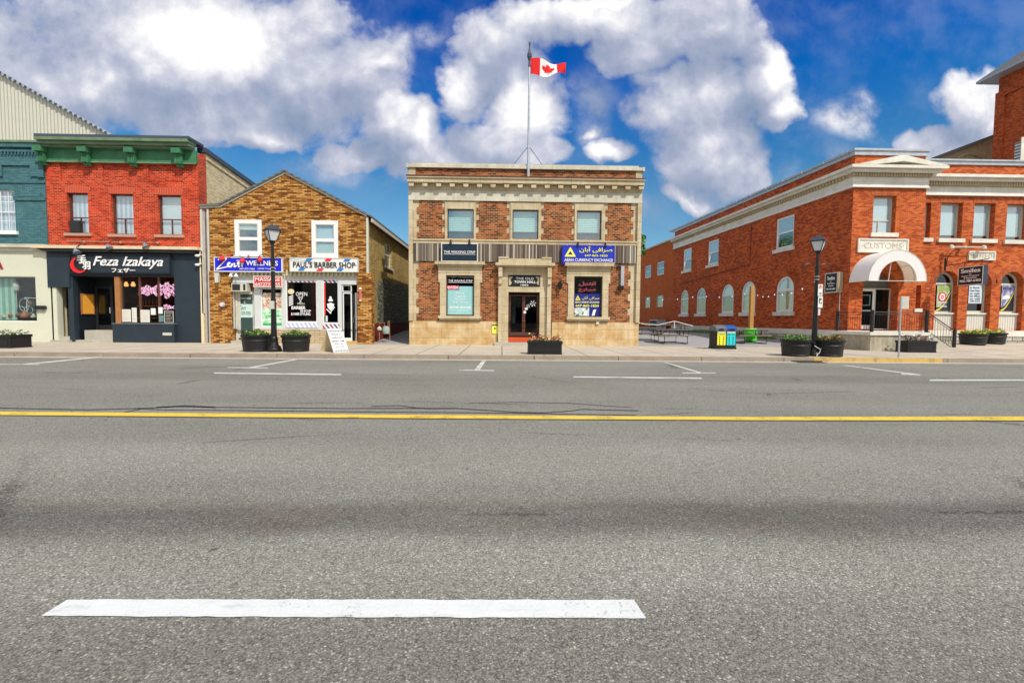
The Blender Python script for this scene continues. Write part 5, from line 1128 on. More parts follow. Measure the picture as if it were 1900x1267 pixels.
a, b, c, d = RR(1098, 574, 1110, 586, FF, .08); MB(FF).prism([(a, c), (a+.14, c+.02), (a+.22, d), (a+.08, d-.02)], .078, .083).build('phone_picture', M['textw'], f2)
rd = thing('neon_sign', (px_u(1090), YF+.3, Z(545)), 'red lit exchange sign board hanging inside the right stone framed window', 'sign')
a, b, c, d = RR(1072, 519, 1107, 544, FF, .25); MB(FF).box(a, b, .25, .28, c, d).build('board', plain('grey_green_board', (.16, .26, .24), .5, var=.3), rd)
text(rd, '\ufedd\ufbad\ufe98\ufee7\ufe8d', (a+.05, b-.05, d-.33, d-.1), FF, .25, M['neon'], bold=.03, depth=.02); text(rd, '\ufea2\ufef3\ufe8e\ufe92\ufeb3', (a+.05, b-.05, c+.05, c+.27), FF, .25, M['neon'], bold=.03, depth=.02)
# doorway
a, b = px_u(925), px_u(1022); zl_ = Z(634.5)
for x0, x1 in ((925, 932.5), (1015, 1022.5)):
    MB(FF).box(px_u(x0), px_u(x1), -.24, .2, zl_, Z(496.5)).build('door_pilaster', M['stone'], th)
    MB(FF).box(px_u(x0)+.0, px_u(x1)+.0, -.40, -.242, Z(515), Z(498)).build('scroll_bracket', M['stone'], th); MB(FF).box(px_u(x0)+.02, px_u(x1)-.02, -.33, -.242, Z(528), Z(515)-.002).build('scroll_bracket', M['stone'], th)
mb = MB(FF); mb.wall(px_u(932.5)+.002, px_u(1015)-.002, G0, Z(496.5), -.08, .38, [(DR[0], DR[1], G0, DR[3]), (NP[0], NP[1], NP[2], NP[3])]); mb.build('door_surround', M['stone'], th)
mb = MB(FF); mb.box(px_u(919.5), px_u(1028), -.46, -.001, Z(494.5), Z(489.5)); mb.box(px_u(921)+.02, px_u(1026)-.02, -.40, -.002, Z(496.4), Z(494.5)-.002); mb.box(px_u(925), px_u(1022), -.30, -.003, Z(489.5)+.002, Z(481.5)); mb.box(px_u(925), px_u(943), -.33, -.004, Z(481.5)+.002, Z(478.5)); mb.box(px_u(1004), px_u(1022), -.33, -.004, Z(481.5)+.002, Z(478.5)); mb.build('door_hood', M['stone'], th)
dm_ = MB(FF).frame(DR[0], DR[1], Z(624), DR[3], .22, .30, .05, wb=.08).build('door', M['darkframe'], th)
mid = (DR[0]+DR[1])/2
for s_, x0, x1 in ((0, DR[0]+.055, mid-.004), (1, mid+.004, DR[1]-.055)):
    lf_ = MB(FF).frame(x0, x1, Z(623)+.05, DR[3]-.12, .23, .28, .07, wb=.12).build('door_leaf', M['brownframe'], dm_); MB(FF).box(x0+.05, x1-.05, .25, .257, Z(622)+.08, DR[3]-.17).build('pane', M['glass_dark'], dm_)
    MB(FF).tube([(mid+(.05 if s_ else -.05), .18, 1.05), (mid+(.05 if s_ else -.05), .18, 1.4)], .025).build('handle', M['wood'], dm_)
MB(FF).box(DR[0]+.01, DR[1]-.01, .9, .92, .3, 2.8).build('interior_wall', M['dark'], th)
mb = MB(FF); a, b, c, d = RR(951, 569, 957, 600, FF, .24); mb.box(a, b, .8, .82, c, d); mb.build('interior_notice', plain('pale_mint_panel2', (.55, .7, .66), .5), th)
st = thing('glass_sticker', (px_u(990), YF+.23, Z(571)), 'white flower stickers on the right glass leaf of the brown doors', 'window decal'); mb = MB(FF)
for (cx, cy, rr_) in ((989, 563, .16), (980, 568, .09)):
    u, z = un(cx, cy, FF, .24)
    for k in range(6): an = k*math.pi/3+.2; mb.prism([(u+.02*math.cos(an), z+.02*math.sin(an)), (u+rr_*math.cos(an-.2), z+rr_*math.sin(an-.2)), (u+rr_*math.cos(an+.2), z+rr_*math.sin(an+.2))], .243, .2485)
mb.build('petals', M['textw'], st)
for a_, b_, c_, d_, lab in ((974, 571, 979, 575, 'white notice on the right leaf of the brown doors'), (971.5, 577, 976, 581.5, 'smaller square notice under the white one on the brown doors')):
    a, b, c, d = RR(a_, b_, c_, d_, FF, .22); tag(MB(FF).box(a, b, .222, .228, c, d).build('notice', M['white'], base=(a, YF, c)), lab, 'notice')
MB(FF).box(DR[0]-.02, DR[1]+.02, -.05, .6, .14, Z(626)).build('red_step', plain('brick_red_step_paint', (.55, .08, .02), .6, var=.2), th)
MB(FF).box(px_u(918), px_u(1023), -.62, -.081, .13, .30).build('stone_step', M['concrete'], th)
npq = thing('name_plate', (px_u(972), YF, NP[2]), 'dark THE OLD TOWN HALL name panel with carved ends over the brown doors', 'sign')
MB(FF).box(NP[0]+.01, NP[1]-.01, .0, .06, NP[2]+.01, NP[3]-.01).build('board', M['textk'], npq); MB(FF).frame(NP[0], NP[1], NP[2], NP[3], -.10, -.0, .03).build('frame', M['dark'], npq)
text(npq, 'THE OLD', RR(957, 514.5, 991, 519, FF, 0), FF, -.002, M['textw'], bold=.02); text(npq, 'TOWN HALL', RR(954, 521, 994, 525.5, FF, 0), FF, -.002, M['textw'], bold=.02); text(npq, '1883', RR(966, 527.5, 980, 530.5, FF, 0), FF, -.002, M['textw'], bold=.02)
for s_, x0 in ((1, 946), (-1, 999)):
    mb = MB(FF); u, z = un(x0, 521.5, FF, 0); mb.prism([(u-.08*s_, z+.22), (u+.16*s_, z+.22), (u+.02*s_, z+.05), (u+.1*s_, z-.1), (u, z-.22), (u-.08*s_, z-.22)], -.03, -.002); mb.build('carved_end', M['stone'], npq)
# yellow notice
q = R_(913, 601, 924, 619, -.1); yn = tag(MB(FF).box(q[0], q[1], -.09, -.062, q[2], q[3]).build('notice_sign', M['texty'], base=(q[0], YF-.07, q[2])), 'small yellow wall notice left of the stone doorway', 'sign')
MB(FF).box(q[0], q[1], -.094, -.0901, q[3]-.09, q[3]-.03).build('print', M['textk'], yn); MB(FF).box(q[0]+.1, q[1]-.12, -.094, -.0901, q[2]+.22, q[2]+.3).build('print', M['textk'], yn)
# diamond wall lamp, downpipe, spotlights
u, z = un(1039, 528, FF, -.15); wl = thing('wall_lantern', (u, YF-.1, z), 'small black diamond shaped wall lantern right of the doorway', 'lamp')
MB(FF).lathe(u, -.2, [(0, z+.24), (.03, z+.16), (.13, z+.04), (.09, z-.2), (0, z-.26)], 4).build('body', M['black'], wl); MB(FF).box(u-.03, u+.03, -.2, -.04, z+.02, z+.07).build('bracket', M['black'], wl)
u, zt1 = un(1155, 494, FF, -.1); _, zb1 = un(1152, 536, FF, -.1); dp_ = thing('downpipe', (u, YF-.1, zb1), 'short silver downpipe with black elbow at the right of the hall front', 'pipe')
MB(FF).box(u-.08, u+.08, -.17, -.04, zb1+.15, zt1).build('pipe', M['silver'], dp_); MB(FF).box(u-.2, u+.05, -.25, -.04, zb1-.05, zb1+.148).build('elbow', M['black'], dp_)
MB(FF).box(u-.25, u-.081, -.15, -.04, zt1-.1, zt1+.02).build('bracket', M['black'], dp_)
q = R_(1106, 595, 1111, 602, -.08); tag(MB(FF).box(q[0], q[1], -.14, -.062, q[2], q[3]).build('outlet_box', M['trim_grey'], base=(q[0], YF, q[2])), 'small grey outlet box under the right stone window sill', 'box')
# wall signs of the hall
ws, q = board((819.5, 452, 886, 485), plain('midnight_sign_face', (.008, .022, .045), .35, var=.1), 'dark blue THE WAXING STRIP sign on the metal band, left of the doorway', v=-.3, th=.2, rim=M['paper'])
text(ws, 'THE WAXING STRIP', RR(823.5, 465.5, 882, 470, FF, -.3), FF, -.316, M['textw'], bold=.006); a, b, c, d = RR(823.5, 471.5, 882, 472.2, FF, -.3); MB(FF).box(a, b, -.322, -.3155, c, d).build('underline', M['textw'], ws)
ab, q = board((1044, 457, 1139.5, 489), M['blue2'], 'blue currency exchange sign with yellow Persian and English lettering on the metal band', v=-.3, th=.2, rim=M['blue'])
text(ab, PERS, RR(1075, 458.5, 1136, 469.5, FF, -.3), FF, -.316, M['texty'], bold=.012); text(ab, '647-865-1820', RR(1085, 472.5, 1127, 476.5, FF, -.3), FF, -.316, M['texty'], bold=.008); text(ab, 'ABAN CURRENCY EXCHANGE', RR(1047, 480, 1137, 485.5, FF, -.3), FF, -.316, M['textw'], bold=.01)
tri(ab, 1058, 476.5, .56, .48, -.316, M['texty'])
for x_, y_, lab in ((836, 449, 'left black spotlight over the dark blue sign'), (871, 449, 'right black spotlight over the dark blue sign'), (1072, 453, 'left black spotlight over the blue exchange sign'), (1123, 454, 'right black spotlight over the blue exchange sign')):
    u, z = un(x_, y_, FF, -.3); t = thing('spotlight', (u, YF-.3, z), lab, 'lamp', 'black spotlights over the hall signs'); MB(FF).lathe(u, -.32, [(0, z+.12), (.04, z+.1), (.07, z-.1), (0, z-.1)], 8).build('head', M['black'], t); MB(FF).tube([(u, -.3, z+.08), (u, -.14, z+.1)], .015).build('arm', M['black'], t)
# flagpole and flag
u, zb2 = un(979, 334, FF, .2); zt2 = px_z(982, 84, FF, .2); ut = px_u(982.5, 84, FF, .2); u = (u+ut)/2
fp = thing('flagpole', (u, YF-.13, zb2), 'tall grey flagpole with stay wires rising from the roof of the hall', 'flagpole')
MB(FF).tube([(u, -.13, zb2), (u, -.13, zt2-1.2)], [.075, .04], 10).build('pole', M['greymetal'], fp)
MB(FF).lathe(u, -.13, [(0, zt2), (.05, zt2-.1), (.03, zt2-.3), (.06, zt2-.5), (.11, zt2-.62), (.11, zt2-.75), (.05, zt2-.95), (.06, zt2-1.21), (0, zt2-1.21)], 10).build('finial', M['roofdark'], fp)
zs_ = px_z(980, 275, FF, .2)
for s_ in (-1, 1): MB(FF).tube([(u, -.1, zs_), (u+s_*.78, .3, Z(305.5))], .014, 5).build('stay_wire', M['roofdark'], fp)
FLY = -.13; a0_ = u+.06; pxm = (px_u(1048, 120, FF, .0)-px_u(984, 120, FF, .0)); zt3, zb3 = px_z(984, 112), px_z(984, 141.5); Hf = zt3-zb3
def flagpt(s_, t):  # s 0..1 along, t 0..1 down
    x_ = a0_+s_*pxm*.99
    z = zt3-.34*s_*s_*.5-.14*s_-t*Hf*(1-.28*s_)-.10*math.sin(s_*5)*t*.6
    y = FLY-.26*math.sin(s_*7.5+t*1.6)*s_**.6-.05
    return (x_, y, z)
fg = thing('flag', (a0_, YF+FLY, zb3), 'red and white Canadian flag with maple leaf flying from the rooftop pole', 'flag')
def flagband(s0, s1, mat, nm):
    mb = MB(FF); n = 12
    for i in range(n):
        for j in range(8):
            A = [flagpt(s0+(s1-s0)*(i+a)/n, (j+b)/8) for a, b in ((0, 0), (1, 0), (1, 1), (0, 1))]
            mb.face(A); 
    return mb.build(nm, mat, fg, smooth=True)
M['flagred'] = plain('red_flag_cloth', (.72, .012, .012), .8, var=.06); flagband(0, .27, M['flagred'], 'red_band'); flagband(.27, .76, M['textw'], 'white_field'); flagband(.76, 1., M['flagred'], 'red_band')
half = [(0, 1.), (.12, .74), (.28, .82), (.22, .42), (.42, .62), (.48, .50), (.74, .56), (.66, .34), (.78, .26), (.42, -.02), (.46, -.16), (.06, -.10), (.05, -.42)]
leaf = half + [(-a, b) for a, b in half[::-1] if a > 0]
for side in (-1, 1):
    mb = MB(FF); ctr = (0, .25)
    for k in range(len(leaf)):
        p, q = leaf[k], leaf[(k+1) % len(leaf)]; tri_ = [ctr, p, q]; A = []
        for m1 in range(4):
            for m2 in range(4-m1): pass
        def L(pt): s_ = .515+pt[0]*.245; t = .50-(pt[1]-.28)*.52; x_, y_, z_ = flagpt(s_, t); return (x_, y_+side*.012, z_)
        for r0, r1 in ((0, .5), (.5, 1.)):
            P_ = lambda f, g: (ctr[0]+(f[0]-ctr[0])*g, ctr[1]+(f[1]-ctr[1])*g)
            if r0 == 0: mb.face([L(ctr), L(P_(p, r1)), L(P_(q, r1))])
            else: mb.face([L(P_(p, r0)), L(P_(p, r1)), L(P_(q, r1)), L(P_(q, r0))])
    mb.build('maple_leaf', M['flagred'], fg)
M['soldier2'] = brick('orange_soldier_brick', [(.34, .05, .012), (.5, .09, .02)], (.46, .22, .11), bw=.078, rh=.22, ms=.010, var=.15)
# ------------------------------------------------------------------ 6. red brick customs building on the right corner
xc = px_u(1578, 480); uBR = px_u(1711, 450)
SC = Fr((xc, YF, 0), (-.063, 1, 0), (1, .063, 0)); DPR = .55
FR = Fr((0, YF+DPR, 0), (1, 0, 0), (0, 1, 0))
cb = thing('customs_house', (xc+6, YF, .15), 'long red brick customs house with pale pediment and arched windows', 'building')
ZB = lambda y: px_z(1600, y); ZR = lambda y: px_z(1800, y, FR)
uE = px_u(1985, 450, FR)
Lw_ = un(1250, 500, SC)[0]; Lw2 = un(1150, 500, SC)[0]
zbase_ = px_z(1600, 613.5)
bw = R_(1620, 363.5, 1662, 432.5); dr_ = R_(1600, 504, 1666, 612); dr_ = (dr_[0], dr_[1], zbase_, dr_[3], 'arch'); sl_ = R_(1699.5, 529.5, 1708.5, 572.5)
MB(FF).wall(xc, uBR, zbase_+.003, ZB(346), 0, .55, [bw, dr_, sl_]).build('bay_wall', M['brick_orange'], cb)
MB(FF).box(xc-.05, uBR+.04, -.05, .55, .1, zbase_).build('stone_base', M['stone_white'], cb)
NW = [RR(1714, 376, 1726.5, 442, FR), RR(1745, 376.5, 1785.5, 443, FR), RR(1806.5, 377.5, 1845.5, 444, FR), RR(1867.5, 379, 1907, 446, FR), RR(1928, 380, 1968, 447, FR)]
AW = [RR(1735, 503, 1777.5, 612, FR), RR(1795, 504, 1838, 613, FR), RR(1855.5, 505, 1897.5, 614, FR), RR(1916, 506, 1958, 615, FR)]
zbr = px_z(1800, 613, FR); AW = [(a, b, zbr+.004, AW[0][3], 'arch') for a, b, c, d in AW]
MB(FR).wall(uBR+.003, uE, zbr, ZR(362), 0, .4, NW+AW).build('front_wall', M['brick_orange'], cb)
MB(FF).box(uBR+.0035, uBR+.25, .30, DPR-.002, zbase_+.003, ZB(346)-.002).build('bay_return', M['brick_orange'], cb)
rough = brick('rock_faced_limestone', [(.34, .32, .26), (.55, .53, .46), (.46, .42, .34)], (.16, .14, .11), bw=.55, rh=.26, ms=.02, var=.3, bmp=1.)
MB(FR).box(uBR+.05, uE, -.10, .4, ZR(624)+.002, zbr-.003).build('base_course', M['stone_white'], cb); MB(FR).box(uBR+.05, uE, -.06, .4, .1, ZR(624)).build('stone_base', rough, cb)
# side wall
h1 = lambda px, y: un(px, y, SC)[1]
su = [(1439, 1472), (1314, 1333.6), (1268.5, 1283.6)]; zu0, zu1 = h1(1455, 460.5), h1(1455, 402.5)
so = [(1439.7, 1472.3), (1375.8, 1401.6), (1338.7, 1361.2), (1292.5, 1309.6), (1263, 1277.3)]; zo0, zo1 = h1(1456, 578.4), h1(1456, 512.8)
SU = [(un(b, 450, SC)[0], un(a, 450, SC)[0], zu0, zu1) for a, b in su]; SO = [(un(b, 550, SC)[0], un(a, 550, SC)[0], zo0, zo1, 'arch') for a, b in so]
MB(SC).wall(.552, Lw_, zbase_+.003, ZB(346), 0, .4, SU+SO).build('side_wall', M['brick_side'], cb)
MB(SC).box(0, .551, -.001, .02, zbase_+.004, ZB(346)).build('corner_brick', M['brick_side'], cb)
MB(SC).box(.0, Lw_, -.10, .4, zbase_-.32, zbase_).build('base_course', M['stone_white'], cb); MB(SC).box(.0, Lw_, -.07, .4, .05, zbase_-.323).build('stone_base', rough, cb)
# wing further back
zw0 = un(1249, 445, SC)[1]
wu = [((1219, 1232), 486, 510), ((1197, 1208), 494, 517)]; wl_ = [((1217.5, 1230), 548, 569.5), ((1196, 1206), 552, 571)]
zA, zB_ = un(1225, 486, SC)[1], un(1225, 510, SC)[1]; zC, zD = un(1224, 548, SC)[1], un(1224, 569.5, SC)[1]
WW = [(un(b, 500, SC)[0], un(a, 500, SC)[0], zB_, zA) for (a, b), _, __ in wu] + [(un(b, 560, SC)[0], un(a, 560, SC)[0], zD, zC) for (a, b), _, __ in wl_]
MB(SC).wall(Lw_+.003, Lw2+6, .2, zw0, 0, .3, WW).build('wing_wall', M['brick_wing'], cb)
MB(SC).box(Lw_+.003, Lw2+6, -.12, .35, zw0+.003, zw0+.14).build('wing_coping', M['stone'], cb)
for i, q in enumerate(WW):
    wn = win(cb, SC, q, .05, .09 if i < 2 else .05, M['white'] if i < 2 else M['trim_grey'], rail=.5 if i < 2 else None, back='dark', gl='glass_up')
MB(SC).box(Lw_+.1, Lw2+5.9, .4, 8, zw0-.5, zw0-.4).build('roof', M['roof'], cb)
# entablature: side
zf0, zf1, zd0, zd1, zc0_, zc1_, zp0, zp1, zp2 = ZB(346), ZB(329.5), ZB(328.7), ZB(323), ZB(321), ZB(312), ZB(311.8), ZB(288.4), ZB(276.5)
def entab(fr, u0, u1, fz, dz, cz_, bz, kz, v0=0., back=.3, end0=0., end1=0., dent=.16, top=True):
    """frieze, dentils, cornice, brick parapet and metal coping along one wall"""
    MB(fr).box(u0, u1, v0-.10, v0+back, fz[0], fz[1]).build('frieze', M['stone_white'], cb)
    MB(fr).box(u0, u1, v0-.14, v0+back, fz[0]-.06, fz[0]-.002).build('frieze_moulding', M['white'], cb)
    mb = MB(fr); mb.box(u0, u1, v0-.13, v0+back, fz[1]+.002, dz[1]); x = u0+.05
    while x < u1-dent: mb.box(x, x+dent*.55, v0-.24, v0-.131, dz[0]+.01, dz[1]-.01); x += dent
    mb.build('dentil_course', M['stone'], cb)
    mb = MB(fr); mb.box(u0-end0*.5, u1+end1*.5, v0-.40, v0+back, dz[1]+.002, (dz[1]+cz_[1])/2); mb.box(u0-end0, u1+end1, v0-.55, v0+back, (dz[1]+cz_[1])/2+.002, cz_[1]); mb.build('cornice', M['stone_grey'] if 0 else M['stone_white'], cb)
    if top:
        MB(fr).box(u0, u1, v0+.02, v0+back, bz[0]+.002, bz[1]).build('parapet_wall', M['brick_orange'] if fr is not SC else M['brick_side'], cb)
entab(SC, .30, Lw_, (zf0, zf1), (zd0, zd1), (zc0_, zc1_), (zc1_, zp1), None, v0=0., back=.4, dent=.22)
mb = MB(SC); mb.box(.30, Lw_+.05, -.06, .42, zp1+.002, zp2-.12); 
x = .32
while x < Lw_: mb.box(x, x+1.55, -.14, .42, zp2-.118, zp2); x += 1.62
mb.build('metal_coping', M['greymetal'], cb)
# front bay entablature
MB(FF).box(xc-.12, uBR+.10, -.10, .29, zf0, zf1).build('frieze', M['stone_white'], cb); MB(FF).box(xc-.15, uBR+.13, -.13, .29, zf0-.06, zf0-.002).build('frieze_moulding', M['white'], cb)
mb = MB(FF); mb.box(xc-.14, uBR+.12, -.12, .29, zf1+.002, zd1); x = xc-.2
while x < uBR+.1: mb.box(x, x+.075, -.24, -.121, zd0+.01, zd1-.01); x += .135
mb.build('dentil_course', M['stone'], cb)
mb = MB(FF); mb.box(xc-.40, uBR+.40, -.42, .29, zd1+.002, (zd1+zc1_)/2); mb.box(xc-.55, uBR+.62, -.58, .29, (zd1+zc1_)/2+.002, zc1_); mb.build('cornice', M['stone_white'], cb)
apx = un(1663, 288, FF, -.5); L0, R0_ = (xc-.30, zc1_+.004), (uBR+.62, zc1_+.004)
pm = MB(FF); tk = .30
am = ((L0[0]+R0_[0])/2, apx[1])
pm.prism([L0, (L0[0]+tk*3.2, L0[1]), (am[0], am[1]-tk), am], -.58, .0); pm.prism([R0_, am, (am[0], am[1]-tk), (R0_[0]-tk*3.2, R0_[1])], -.579, .0); pm.build('pediment', M['stone_white'], cb)
MB(FF).prism([(L0[0]+tk*3.3, L0[1]), (R0_[0]-tk*3.3, L0[1]), (am[0], am[1]-tk-.02)], -.12, -.002).build('tympanum', M['stone_grey'], cb)
dn = MB(FF)
for s_ in (-1, 1):
    for k in range(12):
        f = .14+.066*k; e = (L0 if s_ < 0 else R0_); x = e[0]+(am[0]-e[0])*f; z = e[1]+(am[1]-e[1])*f-tk-.08; 
        if z-.05 > L0[1]: dn.box(x-.03, x+.03, -.22, -.121, z-.03, z+.06)
dn.build('pediment_dentils', M['stone'], cb)
MB(FF).box(xc+.02, uBR-.02, .02, .29, zc1_+.003, zp1).build('parapet_wall', M['brick_orange'], cb); MB(FF).box(uBR-.35, uBR-.021, .291, 3, zc1_+.003, zp1).build('parapet_wall', M['brick_orange'], cb)
mb = MB(FF); mb.box(xc-.06, uBR+.06, -.06, .29, zp1+.002, zp2-.1); mb.box(xc-.12, uBR+.12, -.12, .295, zp2-.098, zp2); mb.box(uBR-.4, uBR+.118, .297, 3, zp1+.004, zp2-.004); mb.build('metal_coping', M['greymetal'], cb)
# right section entablature
rz = lambda a: px_z(1800, a, FR)
entab(FR, uBR+.14, uE, (rz(362), rz(348)), (rz(347), rz(340)), (rz(338), rz(329.5)), (rz(329.5), rz(306.5)), None, back=.4, dent=.135)
mb = MB(FR); mb.box(uBR+.14, uE, -.05, .42, rz(306.5)+.002, rz(300)); mb.box(uBR+.14, uE, -.11, .43, rz(300)+.002, rz(297)); mb.build('metal_coping', M['greymetal'], cb)
# far side, back, roof
MB(FR).box(uE-.3, uE, .41, 18, .1, rz(320)).build('side_wall', M['brick_side'], cb)
MB(FR).box(xc+.8, uE-.31, .45, 18, rz(332), rz(330)).build('roof', M['roof'], cb); MB(FR).box(xc, uE, 18.01, 18.3, .1, rz(320)).build('back_wall', M['brick_side'], cb)
# windows of the bay and front
def custwin(fr, q, half=None, low=0, nm='window', back='blind_flat'):
    # casement set deep in the reveal
    wn = win(cb, fr, (q[0]+.003, q[1]-.003, q[2]+.003, q[3]-.003), .24, .07, M['trim_grey'], rail=.36 if low else None, back=back, gl='glass_up', low=low, bd=.05, name=nm, half=half)
    MB(fr).box(q[0]-.12, q[1]+.12, -.10, .235, q[2]-.20, q[2]-.002).build('sill', M['stone_white'], wn)
    return wn
custwin(FF, bw, low=.42)
for q in NW[1:]: custwin(FR, q, half=.12)
custwin(FR, NW[0], low=.5)
mb = MB(FF); a, b, c, d = bw; mb.prism([(a-.08, d+.003), (b+.08, d+.003), (b+.25, d+.34), (a-.25, d+.34)], -.012, -.001); mb.build('window_arch', M['soldier2'], cb)
for a, b, c, d in NW[1:4]: mb = MB(FR); mb.prism([(a-.05, d+.003), (b+.05, d+.003), (b+.16, d+.32), (a-.16, d+.32)], -.012, -.001); mb.build('window_arch', M['soldier2'], cb)
# slit window
sw1 = win(cb, FF, (sl_[0]+.003, sl_[1]-.003, sl_[2], sl_[3]-.003), .2, .03, M['trim_grey'], back='dark'); MB(FF).box(sl_[0]-.07, sl_[1]+.07, -.06, .19, sl_[2]-.17, sl_[2]-.002).build('sill', M['stone_white'], sw1)
# arched ground floor windows
zpan = px_z(1756, 580, FR); zsp = AW[0][3]-(AW[0][1]-AW[0][0])/2
archs = []
for i, (a, b, c, d, _) in enumerate(AW):
    q = (a+.004, b-.004, zpan, d-.004); mb = MB(FR); w_ = win(cb, FR, q, .30, .11, M['trim_grey'], back='dark' if i else 'dark', gl='glass_dark', arch=True, bd=.4, name='arched_window')
    MB(FR).box(a+.11, b-.11, .295, .375, zsp-.07, zsp+.03).build('transom_bar', M['trim_grey'], w_)
    pn = MB(FR); pn.box(a+.005, b-.005, .20, .36, c, zpan-.08); pn.build('panel', stripes('grooved_white_panel', (.48, .47, .40), (.66, .65, .58), .13, 0, .6, .6, duty=.25, noise=.08), w_); MB(FR).box(a+.004, b-.004, .12, .38, zpan-.078, zpan-.002).build('sill', M['stone_white'], w_)
    # voussoir ring
    m = (a+b)/2; r = (b-a)/2; ring = MB(FR)
    for k in range(16):
        t0, t1 = math.pi*k/16, math.pi*(k+1)/16; ring.prism([(m+(r+.004)*math.cos(t0), d-r+(r+.004)*math.sin(t0)), (m+(r+.3)*math.cos(t0), d-r+(r+.3)*math.sin(t0)), (m+(r+.3)*math.cos(t1), d-r+(r+.3)*math.sin(t1)), (m+(r+.004)*math.cos(t1), d-r+(r+.004)*math.sin(t1))], -.012, -.001)
    ring.build('brick_arch', M['soldier2'], w_); archs.append(w_)
for q in SU:
    wn = win(cb, SC, (q[0]+.003, q[1]-.003, q[2]+.003, q[3]-.003), .06, .12, M['white'], rail=.5, back='blind', gl='glass_up', half=.5, bd=.06)
    MB(SC).box(q[0]-.12, q[1]+.12, -.12, .058, q[2]-.22, q[2]-.002).build('sill', M['stone_white'], wn)
for i, q in enumerate(SO):
    a, b, c, d, _ = q; zs_ = d-(b-a)/2
    wn = win(cb, SC, (a+.003, b-.003, c+.003, d-.003), .05, .13, M['white'], back='dark', gl='glass_up', arch=True, bd=.3, name='arched_window')
    MB(SC).box(a+.13, b-.13, .045, .125, zs_-.12, zs_+.02).build('transom_bar', M['white'], wn)
    if i < 3: MB(SC).prism([(a+.1, zs_+.02), (b-.1, zs_+.02)]+[((a+b)/2+((b-a)/2-.1)*math.cos(math.pi*k/10), zs_+.02+((b-a)/2-.12)*math.sin(math.pi*k/10)) for k in range(11)], .125, .14).build('fanlight_panel', M['blind_flat'], wn)
    if i in (0, 1): MB(SC).box(a+.1, b-.1, .16, .175, c+.1, zs_-.1).build('blind', stripes('cream_vertical_blind', (.40, .38, .26), (.66, .63, .48), .12, 0, .7, .3), wn)
    MB(SC).box(a-.12, b+.12, -.12, .048, c-.24, c-.002).build('sill', M['stone_white'], wn)
# posters in the arched windows
def pos(px, mat, lab, fr=FR, v=.28, nm='poster'):
    q = RR(*px, fr, v); b = fr.pt(q[0], v, q[2]); return tag(MB(fr).box(q[0], q[1], v-.002, v+.008, q[2], q[3]).build(nm, mat, base=b), lab, 'poster'), q
def swoosh(name, a, b, c):
    m, t = newmat(name); p = t.node('ShaderNodeTexCoord').outputs['Generated']; s = t.node('ShaderNodeSeparateXYZ'); t.put(s.inputs[0], p); x, z = s.outputs[0], s.outputs[2]
    cur = t.m('ADD', t.m('MULTIPLY', t.m('POWER', x, 1.8), .75), .02); d = t.m('ABSOLUTE', t.m('SUBTRACT', z, cur)); low = t.m('LESS_THAN', z, t.m('ADD', cur, .12))
    n = t.noise(p, 3., 3)
    col = t.mix(low, t.mix(t.rng(n, .45, .55), a, b), c); col = t.mix(t.m('LESS_THAN', d, .035), col, (.8, .6, .04)); t.put(t.b.inputs['Base Color'], col); t.b.inputs['Roughness'].default_value = .4; return m
p1, q1 = pos((1738, 530, 1764, 577), swoosh('road_poster_print', (.50, .56, .55), (.30, .42, .10), (.03, .04, .05)), 'poster with red ring emblem and yellow curve in the arched window nearest the steps')
mb = MB(FR); u, z = un(1748.5, 551, FR, .27); e = ell(u, z, .21, .25, 20); i_ = ell(u, z, .15, .19, 20)
for k in range(20): mb.prism([e[k], e[(k+1) % 20], i_[(k+1) % 20], i_[k]], .262, .277)
mb.build('ring_emblem', M['barb_red'], p1); mb = MB(FR); mb.prism(i_, .266, .2775); mb.build('emblem_disc', M['textw'], p1); text(p1, 'D', (u-.06, u+.07, z-.1, z+.1), FR, .262, M['barb_red'], bold=.04, depth=.006)
text(p1, 'DRIVING', RR(1740, 559, 1757, 563, FR, .27), FR, .277, M['textw'], bold=.02, depth=.004); text(p1, 'SCHOOL', RR(1740, 566, 1757, 570, FR, .27), FR, .277, M['textw'], bold=.02, depth=.004)
p2, q2_ = pos((1797.5, 529, 1822, 563), plain('pale_blue_poster', (.62, .72, .80), .5, var=.05), 'pale blue notice with lines of class dates in the arched window behind the hanging sign')
for s_, y0 in (('to Book', 532), ('Class Dates', 537.5), ('or visit', 543), ('our offices', 547.5), ('or call', 552.5), ('738-4133', 557)): text(p2, s_, RR(1799.5, y0, 1818, y0+3.6, FR, .27), FR, .277, M['textk'], bold=.02, depth=.004)
p3, q3_ = pos((1858, 530, 1881, 577), swoosh('car_poster_print', (.48, .54, .66), (.16, .16, .34), (.02, .02, .03)), 'poster of a car on a curving yellow line in the rightmost arched window')
text(p3, 'Steer Clear', RR(1860, 532, 1878, 537, FR, .27), FR, .277, M['textk'], depth=.004); mb = MB(FR); a, b, c, d = RR(1860, 548, 1874, 556, FR, .27); mb.prism([(a, c), (b, c+.06), (b, c+.13), (b-.1, d), (a+.12, d-.03), (a, c+.1)], .262, .277); mb.build('car_picture', M['textw'], p3)
